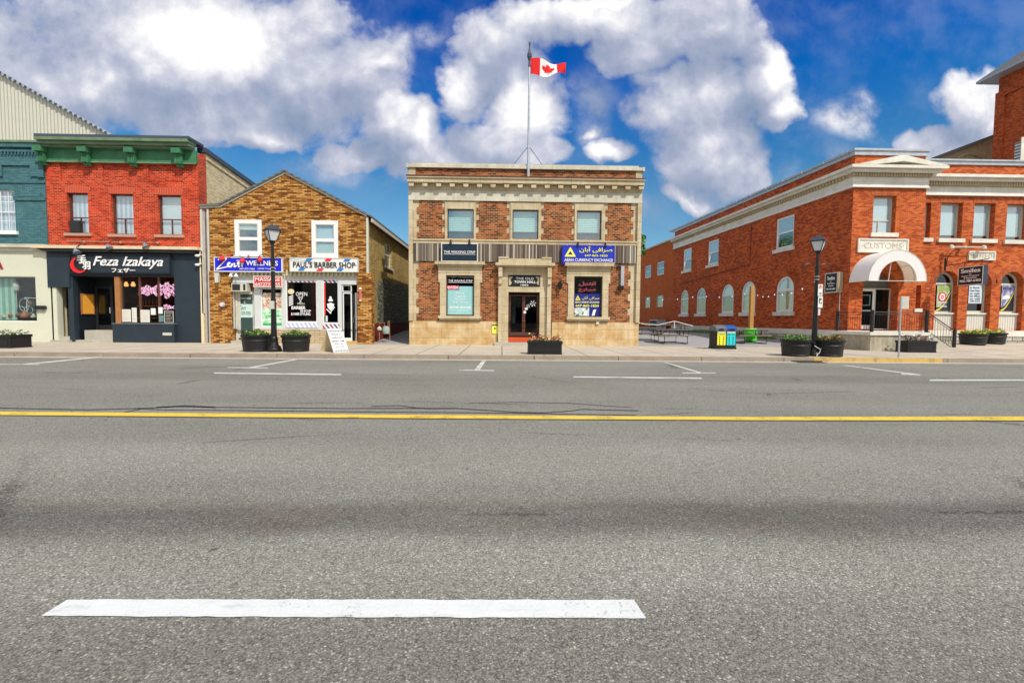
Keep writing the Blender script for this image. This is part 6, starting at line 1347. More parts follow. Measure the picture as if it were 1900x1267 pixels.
# doorway
zP = zbase_; dz1 = px_z(1626, 535, FF, .5)
db = MB(FF); db.box(dr_[0]+.004, dr_[1]-.004, .545, .60, zP+.02, dr_[3]).build('recess_back', plain('grey_interior_board', (.15, .16, .14), .7), cb)
fr_ = MB(FF); a, b = dr_[0]+.005, dr_[1]-.005; ms_ = a+(b-a)*.56
fr_.frame(a, b, zP+.04, dz1, .45, .53, .06); fr_.box(ms_-.03, ms_+.03, .452, .528, zP+.1, dz1-.06); de = fr_.build('door_frame', M['trim_grey'], cb)
dl = MB(FF).frame(a+.062, ms_-.032, zP+.06, dz1-.062, .455, .515, .09, wb=.22).build('door_leaf', M['white'], de)
MB(FF).box(a+.1, ms_-.08, .48, .487, zP+.2, dz1-.1).build('pane', M['glass_dark'], dl); MB(FF).box(a+.2, ms_-.1, .42, .454, zP+1.0, zP+1.06).build('push_bar', M['silver'], dl); MB(FF).box(ms_+.04, b-.06, .48, .487, zP+.1, dz1-.07).build('pane', M['glass_dark'], de)
bx = MB(FF).frame(a+.24, ms_-.24, zP+1.28, zP+1.85, .46, .468, .05).build('door_sticker', M['teal_pane'], dl)
# CUSTOMS panel
def carved(px, fr, s_, tp, lab):
    q = RR(*px, fr, -.05); t = thing('carved_panel', fr.pt(q[0], -.05, q[2]), lab, 'carved panel'); MB(fr).box(q[0], q[1], -.05, -.001, q[2], q[3]).build('slab', M['stone_white'], t); MB(fr).frame(q[0], q[1], q[2], q[3], -.09, -.051, .07).build('frame', M['stone_white'], t)
    text(t, s_, RR(*tp, fr, -.05), fr, -.051, plain('weathered_stone_letter', (.50, .47, .38), .8), depth=.012)
carved((1591.5, 443, 1685, 469), FF, '·CUSTOMS·', (1600, 450.5, 1677, 461.5), 'pale stone panel carved with CUSTOMS above the white canopy')
carved((1797, 466, 1846.5, 483), FR, 'A·1915·D', (1802, 470, 1841, 479), 'pale stone panel carved with a date beside the hanging black sign')
# white canopy
cx_, rO, rI = 18.9, 1.42, .93; yf_, yw_ = YF-1.22, YF-.003; zs0_ = px_z(1672, 521.5, FF, -1.22)
cy = thing('canopy', (cx_, YF, zs0_), 'white half round fabric canopy over the customs house door', 'canopy')
mb = MB(); N = 28
for k in range(N):
    t0, t1 = math.pi*k/N, math.pi*(k+1)/N; P_ = lambda r_, t, y: (cx_+r_*math.cos(t), y, zs0_+r_*1.04*math.sin(t))
    mb.face([P_(rO, t0, yf_), P_(rO, t1, yf_), P_(rO, t1, yw_), P_(rO, t0, yw_)]); 
    mb.face([P_(rO, t0, yf_), P_(rO, t1, yf_), P_(rI, t1, yf_), P_(rI, t0, yf_)])
m, t = newmat('white_canopy_fabric'); t.b.inputs['Base Color'].default_value = (.86, .87, .88, 1); t.b.inputs['Roughness'].default_value = .7
tl = t.node('ShaderNodeBsdfTranslucent'); tl.inputs[0].default_value = (.95, .78, .55, 1); mx = t.node('ShaderNodeMixShader'); mx.inputs[0].default_value = .2; t.l.new(t.b.outputs[0], mx.inputs[1]); t.l.new(tl.outputs[0], mx.inputs[2]); t.l.new(mx.outputs[0], t.o.inputs[0])
mb.build('fabric', m, cy, smooth=False)
fm = MB(); 
for y, r_ in ((yf_, rO), (yf_, rI), ((yf_+yw_)/2, rO-.03), (yw_-.03, rO-.03)): fm.tube([(cx_+r_*math.cos(math.pi*k/16), y, zs0_+r_*1.04*math.sin(math.pi*k/16)) for k in range(17)], .016, 5)
for an in (.02, .6, 1.1, 2.0, 2.55, 3.12): fm.tube([(cx_+(rO-.03)*math.cos(an), yf_, zs0_+(rO-.03)*1.04*math.sin(an)), (cx_+(rO-.03)*math.cos(an), yw_, zs0_+(rO-.03)*1.04*math.sin(an))], .014, 5)
fm.tube([(cx_-rO, yf_, zs0_), (cx_+rO, yf_, zs0_)], .018, 5); fm.build('frame', M['trim_grey'], cy)
MB().tube([(cx_-.35, YF-1.1, zs0_), (cx_-.25, YF-1.1, zs0_+.93)], .02, 5).build('strut', M['trim_grey'], cy)
# wall conduits and pipe on side
pc = MB(SC); zq = h1(1455, 520); pc.tube([(un(1395, 410, SC)[0], -.04, ZB(352)), (un(1395, 410, SC)[0], -.04, h1(1395, 490)), (un(1260, 520, SC)[0], -.04, h1(1260, 527))], .03, 5)
tag(pc.build('drain_pipe', plain('red_painted_pipe', (.20, .05, .03), .6), base=SC.pt(un(1395, 410, SC)[0], 0, 3)), 'red painted pipe bent along the long side wall of the customs house', 'pipe')
# corner sign on the side wall
v_ = -.30; q = RR(1530.3, 506, 1555, 543.5, SC, v_); cs = thing('shop_sign', SC.pt(q[0], v_, q[2]), 'black dental sign in a tan box on the long brick side wall', 'sign')
MB(SC).box(q[0], q[1], v_, -.03, q[2], q[3]).build('box', plain('tan_sign_case', (.42, .34, .22), .5), cs); MB(SC).box(q[0]+.07, q[1]-.07, v_-.012, v_-.001, q[2]+.05, q[3]-.05).build('face', M['textk'], cs); MB(SC).frame(q[0]+.03, q[1]-.03, q[2]+.02, q[3]-.02, v_-.02, v_-.0125, .03).build('frame', M['white'], cs)
text(cs, 'Smiles', (q[0]+.2, q[1]-.2, q[3]-.38, q[3]-.18), SC, v_-.013, M['textw'], bold=.012); text(cs, 'by', ((q[0]+q[1])/2-.05, (q[0]+q[1])/2+.05, q[3]-.50, q[3]-.44), SC, v_-.013, M['textw']); text(cs, 'Family Dentistry', (q[0]+.2, q[1]-.2, q[3]-.60, q[3]-.53), SC, v_-.013, M['textw'], bold=.02); text(cs, '& Associates', (q[0]+.28, q[1]-.28, q[3]-.71, q[3]-.65), SC, v_-.013, M['textw'], bold=.02); text(cs, '905-787-6453', (q[0]+.15, q[1]-.15, q[2]+.16, q[2]+.25), SC, v_-.013, M['textw'], bold=.02)
MB(SC).tube([(.5, -.05, q[2]), (.5, -.05, zbase_)], .02, 5).build('cable', M['white'], cs)
# projecting hanging sign: a frame perpendicular to the wall
Xh = (1789.6-931)*22.3/FPX; FH = Fr((Xh, 22.3, 0), (0, -1, 0), (1, 0, 0)); 
zt_h, zb_h = un(1789.6, 497, Fr((0, 22.3, 0), (1, 0, 0), (0, 1, 0)))[1], un(1789.6, 531, Fr((0, 22.3, 0), (1, 0, 0), (0, 1, 0)))[1]
hs_ = thing('hanging_sign', (Xh, 21.7, zb_h), 'black projecting dental sign hung from an iron bracket before the arched windows', 'sign')
MB(FH).box(0, 1.2, 0, .2, zb_h, zt_h).build('box', plain('slate_blue_sign_case', (.035, .05, .09), .5), hs_); MB(FH).box(.04, 1.16, -.012, -.001, zb_h+.04, zt_h-.04).build('face', M['textk'], hs_); MB(FH).frame(.01, 1.19, zb_h+.01, zt_h-.01, -.02, -.0125, .025).build('frame', M['white'], hs_)
FH.mirror = True
text(hs_, 'Smiles', (.14, 1.06, zt_h-.30, zt_h-.10), FH, -.013, M['textw'], bold=.012); text(hs_, 'by', (.55, .66, zt_h-.41, zt_h-.35), FH, -.013, M['textw']); text(hs_, 'Family Dentistry', (.18, 1.02, zt_h-.49, zt_h-.43), FH, -.013, M['textw'], bold=.02); text(hs_, '& Associates', (.3, .9, zt_h-.58, zt_h-.52), FH, -.013, M['textw'], bold=.02); text(hs_, '905-787-6453', (.1, 1.1, zt_h-.75, zt_h-.63), FH, -.013, M['textw'], bold=.02)
br = MB(FH); zz_ = zt_h+.28; br.tube([(-.75, .1, zz_-.1), (1.3, .1, zz_)], .02, 5); br.tube([(-.75, .1, zz_-.1), (-.7, .1, zz_+.3), (-.45, .1, zz_+.62), (-.15, .1, zz_+.7)], .018, 5); br.tube([(-.8, .1, zz_-.35), (-.8, .1, zz_+.3)], .04, 6); [br.tube([(x_, .1, zt_h), (x_, .1, zz_-.02)], .015, 5) for x_ in (.2, 1.0)]; br.build('bracket', M['black'], hs_)
lb = thing('sign_floodlight', (un(1790, 460, FR, -.3)[0], YF+.2, un(1790, 460, FR, -.3)[1]), 'long white floodlight bar on the brick above the hanging black sign', 'lamp')
a = un(1762, 458, FR, -.3); b = un(1822, 459, FR, -.3); MB(FR).tube([(a[0], -.3, a[1]), (b[0], -.3, b[1])], .03, 6).build('bar', M['trim_grey'], lb)
for e in (a, b): MB(FR).lathe(e[0]+.1, -.3, [(0, e[1]+.12), (.09, e[1]+.06), (.12, e[1]-.08), (0, e[1]-.1)], 10).build('lamp_head', M['trim_grey'], lb)
MB(FR).box((a[0]+b[0])/2-.06, (a[0]+b[0])/2+.06, -.3, -.002, a[1]-.06, a[1]+.06).build('bracket', M['trim_grey'], lb)
# ------------------------------------------------------------------ entrance podium, steps, railing
pX0, pX1, pY0 = 16.74, 19.45, 20.3; zt_p = zbase_
po_ = thing('entrance_terrace', (18, 21.5, .15), 'raised stained concrete entrance terrace with side steps in front of the customs house', 'terrace')
MB().box(pX0, pX1, pY0, YF-.055, .1, zt_p-.16).build('plinth', stone('stained_terrace_concrete', (.48, .44, .34), (.34, .30, .22), bw=2.6, rh=1.2, joint=.01, streak=.7), po_); MB().box(pX0-.06, pX1+.02, pY0-.06, YF-.056, zt_p-.158, zt_p-.01).build('slab', M['stone_white'], po_)
for k in range(5): MB().box(pX1+.022+.30*k, pX1+.32+.30*k, pY0+.1, YF-.1, .1, zt_p-.01-.165*(k+1)).build('step', M['concrete'], po_)
rl = thing('railing', (18, pY0, zt_p), 'black iron railing round the entrance terrace and down its steps', 'railing')
def railrun(p, q, z0, z1, n, hh=.90):
    (x0, y0), (x1, y1) = p, q; L = lambda f: (x0+(x1-x0)*f, y0+(y1-y0)*f, z0+(z1-z0)*f)
    mb = MB(); a, b = L(0), L(1); mb.tube([(a[0], a[1], a[2]+hh), (b[0], b[1], b[2]+hh)], .022, 6); mb.tube([(a[0], a[1], a[2]+.1), (b[0], b[1], b[2]+.1)], .015, 6); mb.tube([(a[0], a[1], a[2]+hh-.1), (b[0], b[1], b[2]+hh-.1)], .012, 6); mb.build('rail', M['black'], rl)
    for k in range(1, n):
        c = L(k/n); MB().tube([(c[0], c[1], c[2]+.1), (c[0], c[1], c[2]+hh-.09)], .0095, 4).build('baluster', M['black'], rl)
def post(x, y, z, h=1.0, r=.05): MB().box(x-r, x+r, y-r, y+r, z, z+h).build('post', M['black'], rl)
zr_ = zt_p-.01; A, B, C_, D_ = (pX0+.08, YF-.2), (pX0+.08, pY0+.06), (pX1-.08, pY0+.06), (pX1+1.35, pY0+.16)
railrun(A, B, zr_, zr_, 15); railrun(B, C_, zr_, zr_, 22); railrun(C_, D_, zr_, .15, 10, .92)
for p_ in (A, B, C_): post(*p_, zr_)
post(D_[0], D_[1], .15, .98); post((B[0]+C_[0])/2, pY0+.06, zr_, .92, .018)

# ------------------------------------------------------------------ 7. church tower and nave far right
tX0, tX1, tY0, tY1 = 48.8, 54.6, 40.4, 45.; zT = 1.45+(598-147)*45/FPX
tw_ = thing('church_tower', ((tX0+tX1)/2, (tY0+tY1)/2, .1), 'tall red brick church tower with wide grey eaves at the right edge', 'tower')
MB().box(tX0, tX1, tY0, tY1, .1, zT+.2).build('tower_body', M['brick_side'], tw_)
for y0, y1 in ((tY0-.12, tY0+.9), (tY1-.75, tY1+.12)): MB().box(tX0-.16, tX0-.001, y0, y1, .1, zT-1.9).build('pilaster', M['brick_side'], tw_)
MB().box(tX0-.20, tX1, tY0-.16, tY1+.1, zT-1.898, zT-1.4).build('brick_band', M['brick_side'], tw_)
ev = MB(); o_ = 1.15; ev.face([(tX0-o_, tY0-o_, zT), (tX1+o_, tY0-o_, zT), (tX1+o_, tY1+o_, zT), (tX0-o_, tY1+o_, zT)]); cxx, cyy = (tX0+tX1)/2, (tY0+tY1)/2
ev2 = MB().box(tX0-o_, tX1+o_, tY0-o_, tY1+o_, zT+.0, zT+.22); ev2.build('eaves', M['greymetal'], tw_)
rf = MB(); cn = [(tX0-o_, tY0-o_), (tX1+o_, tY0-o_), (tX1+o_, tY1+o_), (tX0-o_, tY1+o_)]
for k in range(4): a, b = cn[k], cn[(k+1) % 4]; rf.face([(*a, zT+.222), (*b, zT+.222), (cxx, cyy, zT+3.6)])
rf.face([(*p, zT+.222) for p in cn]); rf.build('roof', M['shingle'], tw_)
FT = Fr((tX0, tY0, 0), (0, 1, 0), (1, 0, 0)); u, zlv = un(1897, 262, FT)
lv = MB(FT); lv.box(1.1, 2.8, -.05, -.002, zlv-3.2, zlv); m, t = newmat('white_louvres'); lv2 = lv.build('louvre', stripes('white_louvre_slats', (.12, .13, .13), (.7, .7, .68), .28, 1, .6, .5), tw_)
q = RR(1893, 268, 1925, 300, Fr((0, tY0, 0), (1, 0, 0), (0, 1, 0))); MB().wall(q[0], q[1]+.4, q[2]-2, q[3]+.6, tY0-.06, tY0-.002, [(q[0]+.35, q[1]+.05, q[2]-1.7, q[3]+.3, 'arch')]).build('louvre_surround', M['stone_white'], tw_)
FN = Fr((0, 48, 0), (1, 0, 0), (0, 1, 0)); a = un(1722, 300, FN); b = un(1846, 254, FN); sl_n = (b[1]-a[1])/(b[0]-a[0]); rdg = (b[0]+3.5, b[1]+3.5*sl_n); re_ = 2*rdg[0]-a[0]
nv = thing('church_nave', (rdg[0], 48, .1), 'yellow brick church gable rising behind the flat parapet, left of the tower', 'building')
MB(FN).prism([(a[0], .1), (re_, .1), (re_, a[1]), rdg, a], 0, .4).build('gable_wall', M['brick_mura'], nv)
nr = MB(FN); [nr.prism([p, q, (q[0], q[1]+.3), (p[0], p[1]+.3)], -.3, 14) for p, q in (((a[0]-.4, a[1]-.2), rdg), (rdg, (re_+.4, a[1]-.2)))]; nr.build('roof', M['shingle'], nv)
ar = MB(FN); u, z = un(1800, 310, FN); e = [(u+1.9*math.cos(math.pi*k/12), z+1.5*math.sin(math.pi*k/12)) for k in range(13)]; i_ = [(u+1.65*math.cos(math.pi*k/12), z+1.25*math.sin(math.pi*k/12)) for k in range(13)]
for k in range(12): ar.prism([e[k], e[k+1], i_[k+1], i_[k]], -.12, -.002)
ar.build('blind_arch', M['brick_mura'], nv); [MB(FN).box(a_, b_, .4, 14, .1, a[1]).build('side_wall', M['brick_mura'], nv) for a_, b_ in ((a[0], a[0]+.3), (re_-.3, re_))]

# ------------------------------------------------------------------ street furniture
LEAF = [plain('leaf_mid_green', (.09, .21, .025), .6, var=.4), plain('leaf_bright_green', (.24, .44, .05), .6, var=.4), plain('leaf_dark_green', (.025, .07, .015), .7, var=.4)]
LIME = [plain('lime_leaf', (.30, .42, .05), .6, var=.3), plain('leaf_bright_green', (0, 0, 0)), plain('leaf_mid_green', (0, 0, 0))]
FL = {'red': plain('red_petal', (.62, .03, .03), .7), 'pink': plain('pink_petal', (.70, .22, .30), .7), 'white': plain('white_petal', (.75, .74, .68), .7), 'yellow': plain('yellow_petal', (.75, .55, .06), .7), 'mauve': plain('mauve_petal', (.38, .22, .38), .7), 'magenta': plain('magenta_petal', (.5, .05, .25), .7)}
def plants(cx, cy, rx, ry, z0, h, n, mats, flowers, lab, seed=0, size=.05, box=False, grp=None, nm='planting', cat='plants', stems=0):
    rr = random.Random(seed); mb = MB(); ms = list(mats)+[FL[f] for f in flowers]; nl = len(mats)
    for k in range(n):
        if box: x, y = cx+rr.uniform(-rx, rx), cy+rr.uniform(-ry, ry); d = 0
        else:
            a = rr.random()*6.283; r = math.sqrt(rr.random()); x, y = cx+rx*r*math.cos(a), cy+ry*r*math.sin(a); d = r
        lump = .6+.4*math.sin(x*9+seed)*math.cos(y*8)+.25*rr.random()
        z = z0+h*rr.random()**.7*(1-.5*d*d)*lump; s = size*rr.uniform(.6, 1.4)
        fl = flowers and rr.random() < (.42 if box else .16) and z > z0+h*.25
        mb.cur = nl+rr.randrange(len(flowers)) if fl else rr.randrange(nl)
        a = rr.random()*6.283; tl = rr.uniform(-.9, .9); ca, sa = math.cos(a), math.sin(a); d1 = Vector((ca, sa, tl)).normalized(); d2 = Vector((-sa, ca, rr.uniform(-.6, .6))).normalized()
        c = Vector((x, y, z)); w_ = s*(.5 if not fl else 1.3); L_ = s if not fl else s*.85
        mb.face([c-d1*L_, c+d2*w_*.6-d1*.1*L_, c+d1*L_, c-d2*w_*.6-d1*.1*L_], [(0, 0)]*4)
    for k in range(stems):
        x, y = cx+rr.uniform(-rx, rx)*.8, cy+rr.uniform(-ry, ry)*.8; mb.cur = 0; mb.tube([(x, y, z0-.02), (x+rr.uniform(-.06, .06), y, z0+h*.8)], .006, 3)
    return tag(mb.build(nm, ms, base=(cx, cy, z0)), lab, cat, grp)
# round planter
def round_planter(x, y, z):
    t = thing('round_planter', (x, y, z), '', 'planter', 'round black planters')
    MB().lathe(x, y, [(0, z+.0), (.44, z), (.46, z+.03), (.47, z+.05), (.455, z+.07), (.485, z+.36), (.50, z+.38), (.50, z+.41), (.488, z+.43), (.50, z+.54)], 28).build('tub', M['blackpot'], t, smooth=False)
    MB().lathe(x, y, [(.49, z+.53), (.535, z+.55), (.54, z+.61), (.50, z+.63), (.46, z+.62), (.45, z+.55)], 28).build('rim', M['blackpot'], t)
    MB().lathe(x, y, [(0, z+.57), (.46, z+.57)], 20).build('soil', plain('potting_soil', (.04, .028, .018), .95), t)
    return t
rp = None
for k, (pc_, ZZ, lab, pl_, fls) in enumerate(((480.5, 17.4, 'round black planter left of the left lamp post', 'leafy green plants in the round planter left of the left lamp post', ()), (552.5, 17.5, 'round black planter right of the left lamp post', 'leafy green plants in the round planter right of the left lamp post', ()),
      (1484.5, 16.9, 'round black planter left of the right lamp post', 'bright green plants in the round planter left of the right lamp post', ()), (1547, 16.9, 'round black planter right of the right lamp post', 'green plants with a pink bloom in the planter right of the right lamp post', ('magenta', 'red')),
      (1825, 21.4, 'round black planter on the right pavement, nearer the steps', 'lime green plants in the round planter nearer the steps', ('yellow',)), (1862, 21.9, 'round black planter on the right pavement, at the right edge', 'lime green plants in the round planter at the right edge', ('yellow',)))):
    X_ = (pc_-931)*ZZ/FPX; z_ = H(X_, ZZ)+.003
    if rp is None: rp = round_planter(X_, ZZ, z_); o = rp
    else: o = copy_tree(rp); o.location = (X_, ZZ, z_)
    o['label'] = lab
    if k >= 4: o.scale = (1.02, 1.02, .85)
    zz_ = z_+(.60 if k < 4 else .52)
    plants(X_, ZZ, .47, .47, zz_-.03, .30, 620, LEAF if k < 4 else LIME, fls, pl_, seed=k+1, size=.055, grp='plantings in the round planters')
# box planters
def box_planter(cx, cy, z, lx, ly, h, lab, tilt=0.):
    t = thing('box_planter', (cx, cy, z), lab, 'planter'); x0, x1, y0, y1 = cx-lx/2, cx+lx/2, cy-ly/2, cy+ly/2
    mb = MB(); s = .03
    mb.wall(x0+s, x1-s, z+.04, z+h-.1, y0+.02, y0+.06); mb.wall(x0+s, x1-s, z+.04, z+h-.1, y1-.06, y1-.02); mb.box(x0+.02, x0+.06, y0+.061, y1-.061, z+.04, z+h-.1); mb.box(x1-.06, x1-.02, y0+.061, y1-.061, z+.04, z+h-.1); mb.build('body', M['blackpot'], t)
    rm = MB(); rm.flat([(x0, y0), (x1, y0), (x1, y0+.08), (x0, y0+.08)], z+h-.098, z+h); rm.flat([(x0, y1-.08), (x1, y1-.08), (x1, y1), (x0, y1)], z+h-.098, z+h); rm.box(x0, x0+.08, y0+.081, y1-.081, z+h-.098, z+h); rm.box(x1-.08, x1, y0+.081, y1-.081, z+h-.098, z+h); rm.build('rim', M['blackpot'], t)
    MB().box(x0+.01, x1-.01, y0+.01, y1-.01, z, z+.038).build('foot', M['blackpot'], t); MB().box(x0+.08, x1-.08, y0+.08, y1-.08, z+.1, z+h-.04).build('soil', plain('potting_soil', (.04, .028, .018), .95), t)
    pn = MB().frame(x0+.12, x1-.12, z+.10, z+h-.17, y0+.010, y0+.019, .025).build('moulding', M['blackpot'], t)
    return t
Yb = 16.75; xb = (1011.5-931)*Yb/FPX; box_planter(xb, Yb+.3, .153, 1.29, .62, .49, 'black box planter on the kerb in front of the hall doorway'); plants(xb, Yb+.3, .58, .26, .60, .26, 700, LEAF, ('red', 'pink', 'yellow', 'white', 'red'), 'red, pink and yellow flowers in the box planter before the hall', 11, .05, True, cat='flowers')
Yb = 18.0; xb = (39-931)*Yb/FPX; box_planter(xb-.55, Yb+.42, .153, 1.1, .85, .52, 'black box planter at the left edge in front of the cream storefront'); plants(xb-.55, Yb+.42, .5, .36, .64, .22, 700, LEAF, ('white', 'white', 'white'), 'white flowers in the box planter at the left edge', 12, .05, True, cat='flowers')
Yb = 19.3; xb = (1728.5-931)*Yb/FPX; box_planter(xb, Yb+.33, .153, 1.32, .66, .50, 'black box planter in front of the terrace steps'); plants(xb, Yb+.33, .6, .28, .62, .34, 800, LEAF, ('mauve', 'mauve', 'white', 'pink'), 'mauve flowers in the box planter in front of the terrace steps', 13, .05, True, cat='flowers')
# street lamps
def street_lamp(x, y, z):
    t = thing('street_lamp', (x, y, z), '', 'street lamp', 'black lantern street lamps')
    MB().lathe(x, y, [(0, z), (.26, z), (.27, z+.10), (.24, z+.14), (.24, z+.18), (.16, z+.26), (.14, z+.34), (.13, z+.52), (.115, z+.56)], 20).build('base', M['black'], t, smooth=False)
    MB().lathe(x, y, [(.105, z+.55), (.085, z+1.9), (.095, z+1.92), (.095, z+1.98), (.075, z+2.0), (.065, z+3.3), (.08, z+3.32), (.08, z+3.4), (.055, z+3.42), (.05, z+4.0), (.09, z+4.06), (.11, z+4.12), (0, z+4.12)], 14).build('pole', M['black'], t)
    H0, H1, b0, b1 = z+4.12, z+4.50, .15, .31
    gl = MB().lathe(x, y, [(b0*.97, H0+.01), (b1*.97, H1-.01)], 4, rot=0).build('lantern_glass', M['lampglass'], t)
    fr2 = MB()
    for k in range(4):
        a = math.pi/2*k; a2 = math.pi/2*(k+1); c, s = math.cos(a), math.sin(a)
        fr2.tube([(x+b0*c, y+b0*s, H0), (x+b1*c, y+b1*s, H1)], .016, 5)
        for b_, h_ in ((b0, H0), (b1, H1)): fr2.tube([(x+b_*c, y+b_*s, h_), (x+b_*math.cos(a2), y+b_*math.sin(a2), h_)], .016, 5)
    fr2.build('lantern_frame', M['black'], t)
    MB().lathe(x, y, [(.36, H1), (.365, H1+.03), (.22, H1+.15), (.10, H1+.20), (.04, H1+.22), (.02, H1+.26), (.03, H1+.29), (0, H1+.36)], 4).build('lantern_roof', plain('slate_lamp_roof', (.05, .06, .075), .35), t)
    for s in (-1, 1):
        pts = [(x+s*.05, y, z+3.05), (x+s*.05, y, z+3.35)]+[(x+s*(.31-.26*math.cos(math.pi*k/10)), y, z+3.38+.26*math.sin(math.pi*k/10)) for k in range(11)]+[(x+s*.57, y, z+3.28)]
        MB().tube(pts, .014, 6).build('basket_arm', M['black'], t)
    bnd = MB(); [bnd.lathe(x, y, [(.08, z+h_), (.088, z+h_), (.088, z+h_+.03), (.08, z+h_+.03)], 12) for h_ in (3.12, 3.0)]; bnd.build('band', M['silver'], t)
    return t
ZL = 17.3; XL = (512.3-931)*ZL/FPX; lampA = street_lamp(XL, ZL, .15); lampA['label'] = 'black lantern street lamp between two planters in front of the tan brick shop'
st_ = MB().box(XL-.085, XL+.085, ZL-.12, ZL-.093, 1.75, 2.05).build('sticker', M['trim_grey'], lampA)
ZL2 = 16.95; XL2 = (1519.5-931)*ZL2/FPX; lampB = copy_tree(lampA); lampB.location = (XL2, ZL2, .15); lampB.scale = (.97, .97, .955); lampB['label'] = 'black lantern street lamp with parking signs in front of the red customs house'
for c in [x for x in COL.objects if x.parent == lampB and x.name.startswith('sticker')]: bpy.data.objects.remove(c)
# parking signs on the right lamp
FLp = Fr((XL2, ZL2, 0), (1, 0, 0), (0, 1, 0))
def psign(y0, y1, lab, kind):
    q = RR(1518, y0, 1526.5, y1, FLp, -.12); t = thing('parking_sign', (q[0], ZL2-.12, q[2]), lab, 'sign'); MB(FLp).box(q[0], q[1], -.12, -.108, q[2], q[3]).build('plate', M['white'], t); MB(FLp).box(q[0]+.03, q[0]+.09, -.107, -.06, (q[2]+q[3])/2-.03, (q[2]+q[3])/2+.03).build('bracket', M['silver'], t)
    u = (q[0]+q[1])/2
    if kind: 
        mb = MB(FLp); z = q[3]-.10; e = ell(u, z, .062, .062, 16); i_ = ell(u, z, .045, .045, 16)
        for k in range(16): mb.prism([e[k], e[(k+1) % 16], i_[(k+1) % 16], i_[k]], -.126, -.1205)
        mb.build('ring', M['barb_red'], t); text(t, 'P', (u-.02, u+.02, z-.03, z+.03), FLp, -.121, M['textk'], bold=.03, depth=.003); text(t, '2 HR', (u-.05, u+.05, q[2]+.05, q[2]+.12), FLp, -.121, M['textk'], bold=.02, depth=.003)
    else:
        text(t, 'P', (u-.05, u+.05, q[3]-.2, q[3]-.06), FLp, -.121, M['textk'], bold=.03, depth=.003); text(t, '9-6', (u-.055, u+.055, q[2]+.14, q[2]+.22), FLp, -.121, M['textk'], bold=.02, depth=.003)
psign(527.5, 549, 'upper white parking sign on the right lamp post, with a red ring', 1); psign(550, 571, 'lower white parking sign on the right lamp post, lettering only', 0); 
q = RR(1518, 573, 1522, 585, FLp, -.12); tag(MB(FLp).box(q[0], q[1], -.12, -.1, q[2], q[3]).build('pole_tag', plain('pink_tag', (.75, .55, .60), .6), base=(q[0], ZL2-.1, q[2])), 'small pale pink tag taped low on the right lamp post', 'tag')
cb_ = MB(FLp); cb_.tube([(-.12, -.2, .55), (.05, -.27, .42), (.14, -.25, .55), (.02, -.28, .3), (-.1, -.28, .18), (-.05, -.30, .16)], .012, 5); tag(cb_.build('cable', M['white'], base=(XL2, ZL2-.2, .15)), 'loose white cable wound round the foot of the right lamp post', 'cable')
# kerbside sign post seen from behind
ZS = 16.55; XS = (1682-931)*ZS/FPX; FZ = Fr((0, ZS, 0), (1, 0, 0), (0, 1, 0)); sp_ = thing('sign_post', (XS, ZS, .15), 'grey steel sign post with blank backed plate at the yellow kerb', 'sign')
q = RR(1673, 550, 1688, 573, FZ); MB(FZ).box(q[0], q[1], .03, .042, q[2], q[3]).build('plate', M['trim_grey'], sp_); MB(FZ).tube([(XS+.02, 0, .14), (XS, 0, q[3]-.03)], .03, 6).build('post', M['greymetal'], sp_)
# A-frame board
Za = 17.4; Xa = (622-931)*Za/FPX; af = thing('sandwich_board', (Xa, Za, .15), 'white folding pavement board with barber lettering and striped edges', 'sandwich board')
ang = math.radians(-38); ca, sa = math.cos(ang), math.sin(ang)
apxz = .15+.88; spread = .40
for s in (-1, 1):
    # leaf leans from the apex down to the ground on its side
    foot = Vector((Xa+s*spread*ca*1.15, Za+s*spread*sa*1.15, .152)); top = Vector((Xa, Za, apxz)); wd = Vector((-sa, ca, 0))*.31; nrm = (top-foot).cross(wd).normalized()*.012*s
    mb = MB(); P4 = [foot-wd, foot+wd, top+wd, top-wd]; mb.face([p+nrm for p in P4], [(0, 0), (1, 0), (1, 1), (0, 1)], True); mb.face([p-nrm for p in P4][::-1], [(0, 0)]*4, True)
    for k in range(4): a, b = P4[k], P4[(k+1) % 4]; mb.face([a+nrm, b+nrm, b-nrm, a-nrm], [(0, 0)]*4, True)
    pn = mb.build('panel', M['white'] if s > 0 else M['cream_warm'], af)
    if s > 0:
        class LF(Fr): pass
        f = LF((0, 0, 0), (1, 0, 0), (0, 1, 0)); up = (top-foot).normalized(); side = (-wd).normalized(); n_ = up.cross(side).normalized()
        if n_.y > 0: n_ = -n_
        f.pt = lambda u, v, z, up=up, side=side, n_=n_, foot=foot: foot+side*u+up*z-n_*v
        mm = MB(f)
        for z0, z1 in ((.02, .10), (.84, .92)):
            for k in range(9): mm.prism([(-.29+k*.065, z0), (-.26+k*.065, z0), (-.25+k*.065, z1), (-.28+k*.065, z1)], -.018, -.0135)
        mm.build('striped_edge', M['textk'], pn)
        if (side.cross(up)).dot(n_) < 0: f.U = Vector((1, 0, 0)); f.V = Vector((0, -1, 0))
        for s_, z0, h_, w_ in (("PAUL'S", .70, .09, .36), ('HAIRCUTS', .56, .08, .44), ('BEARD TRIM', .42, .08, .48), ('WALK-INS', .31, .06, .36), ('WELCOME', .21, .05, .34)): text(pn, s_, (-w_/2, w_/2, z0, z0+h_), f, -.014, M['textk'], bold=.01, depth=.003)
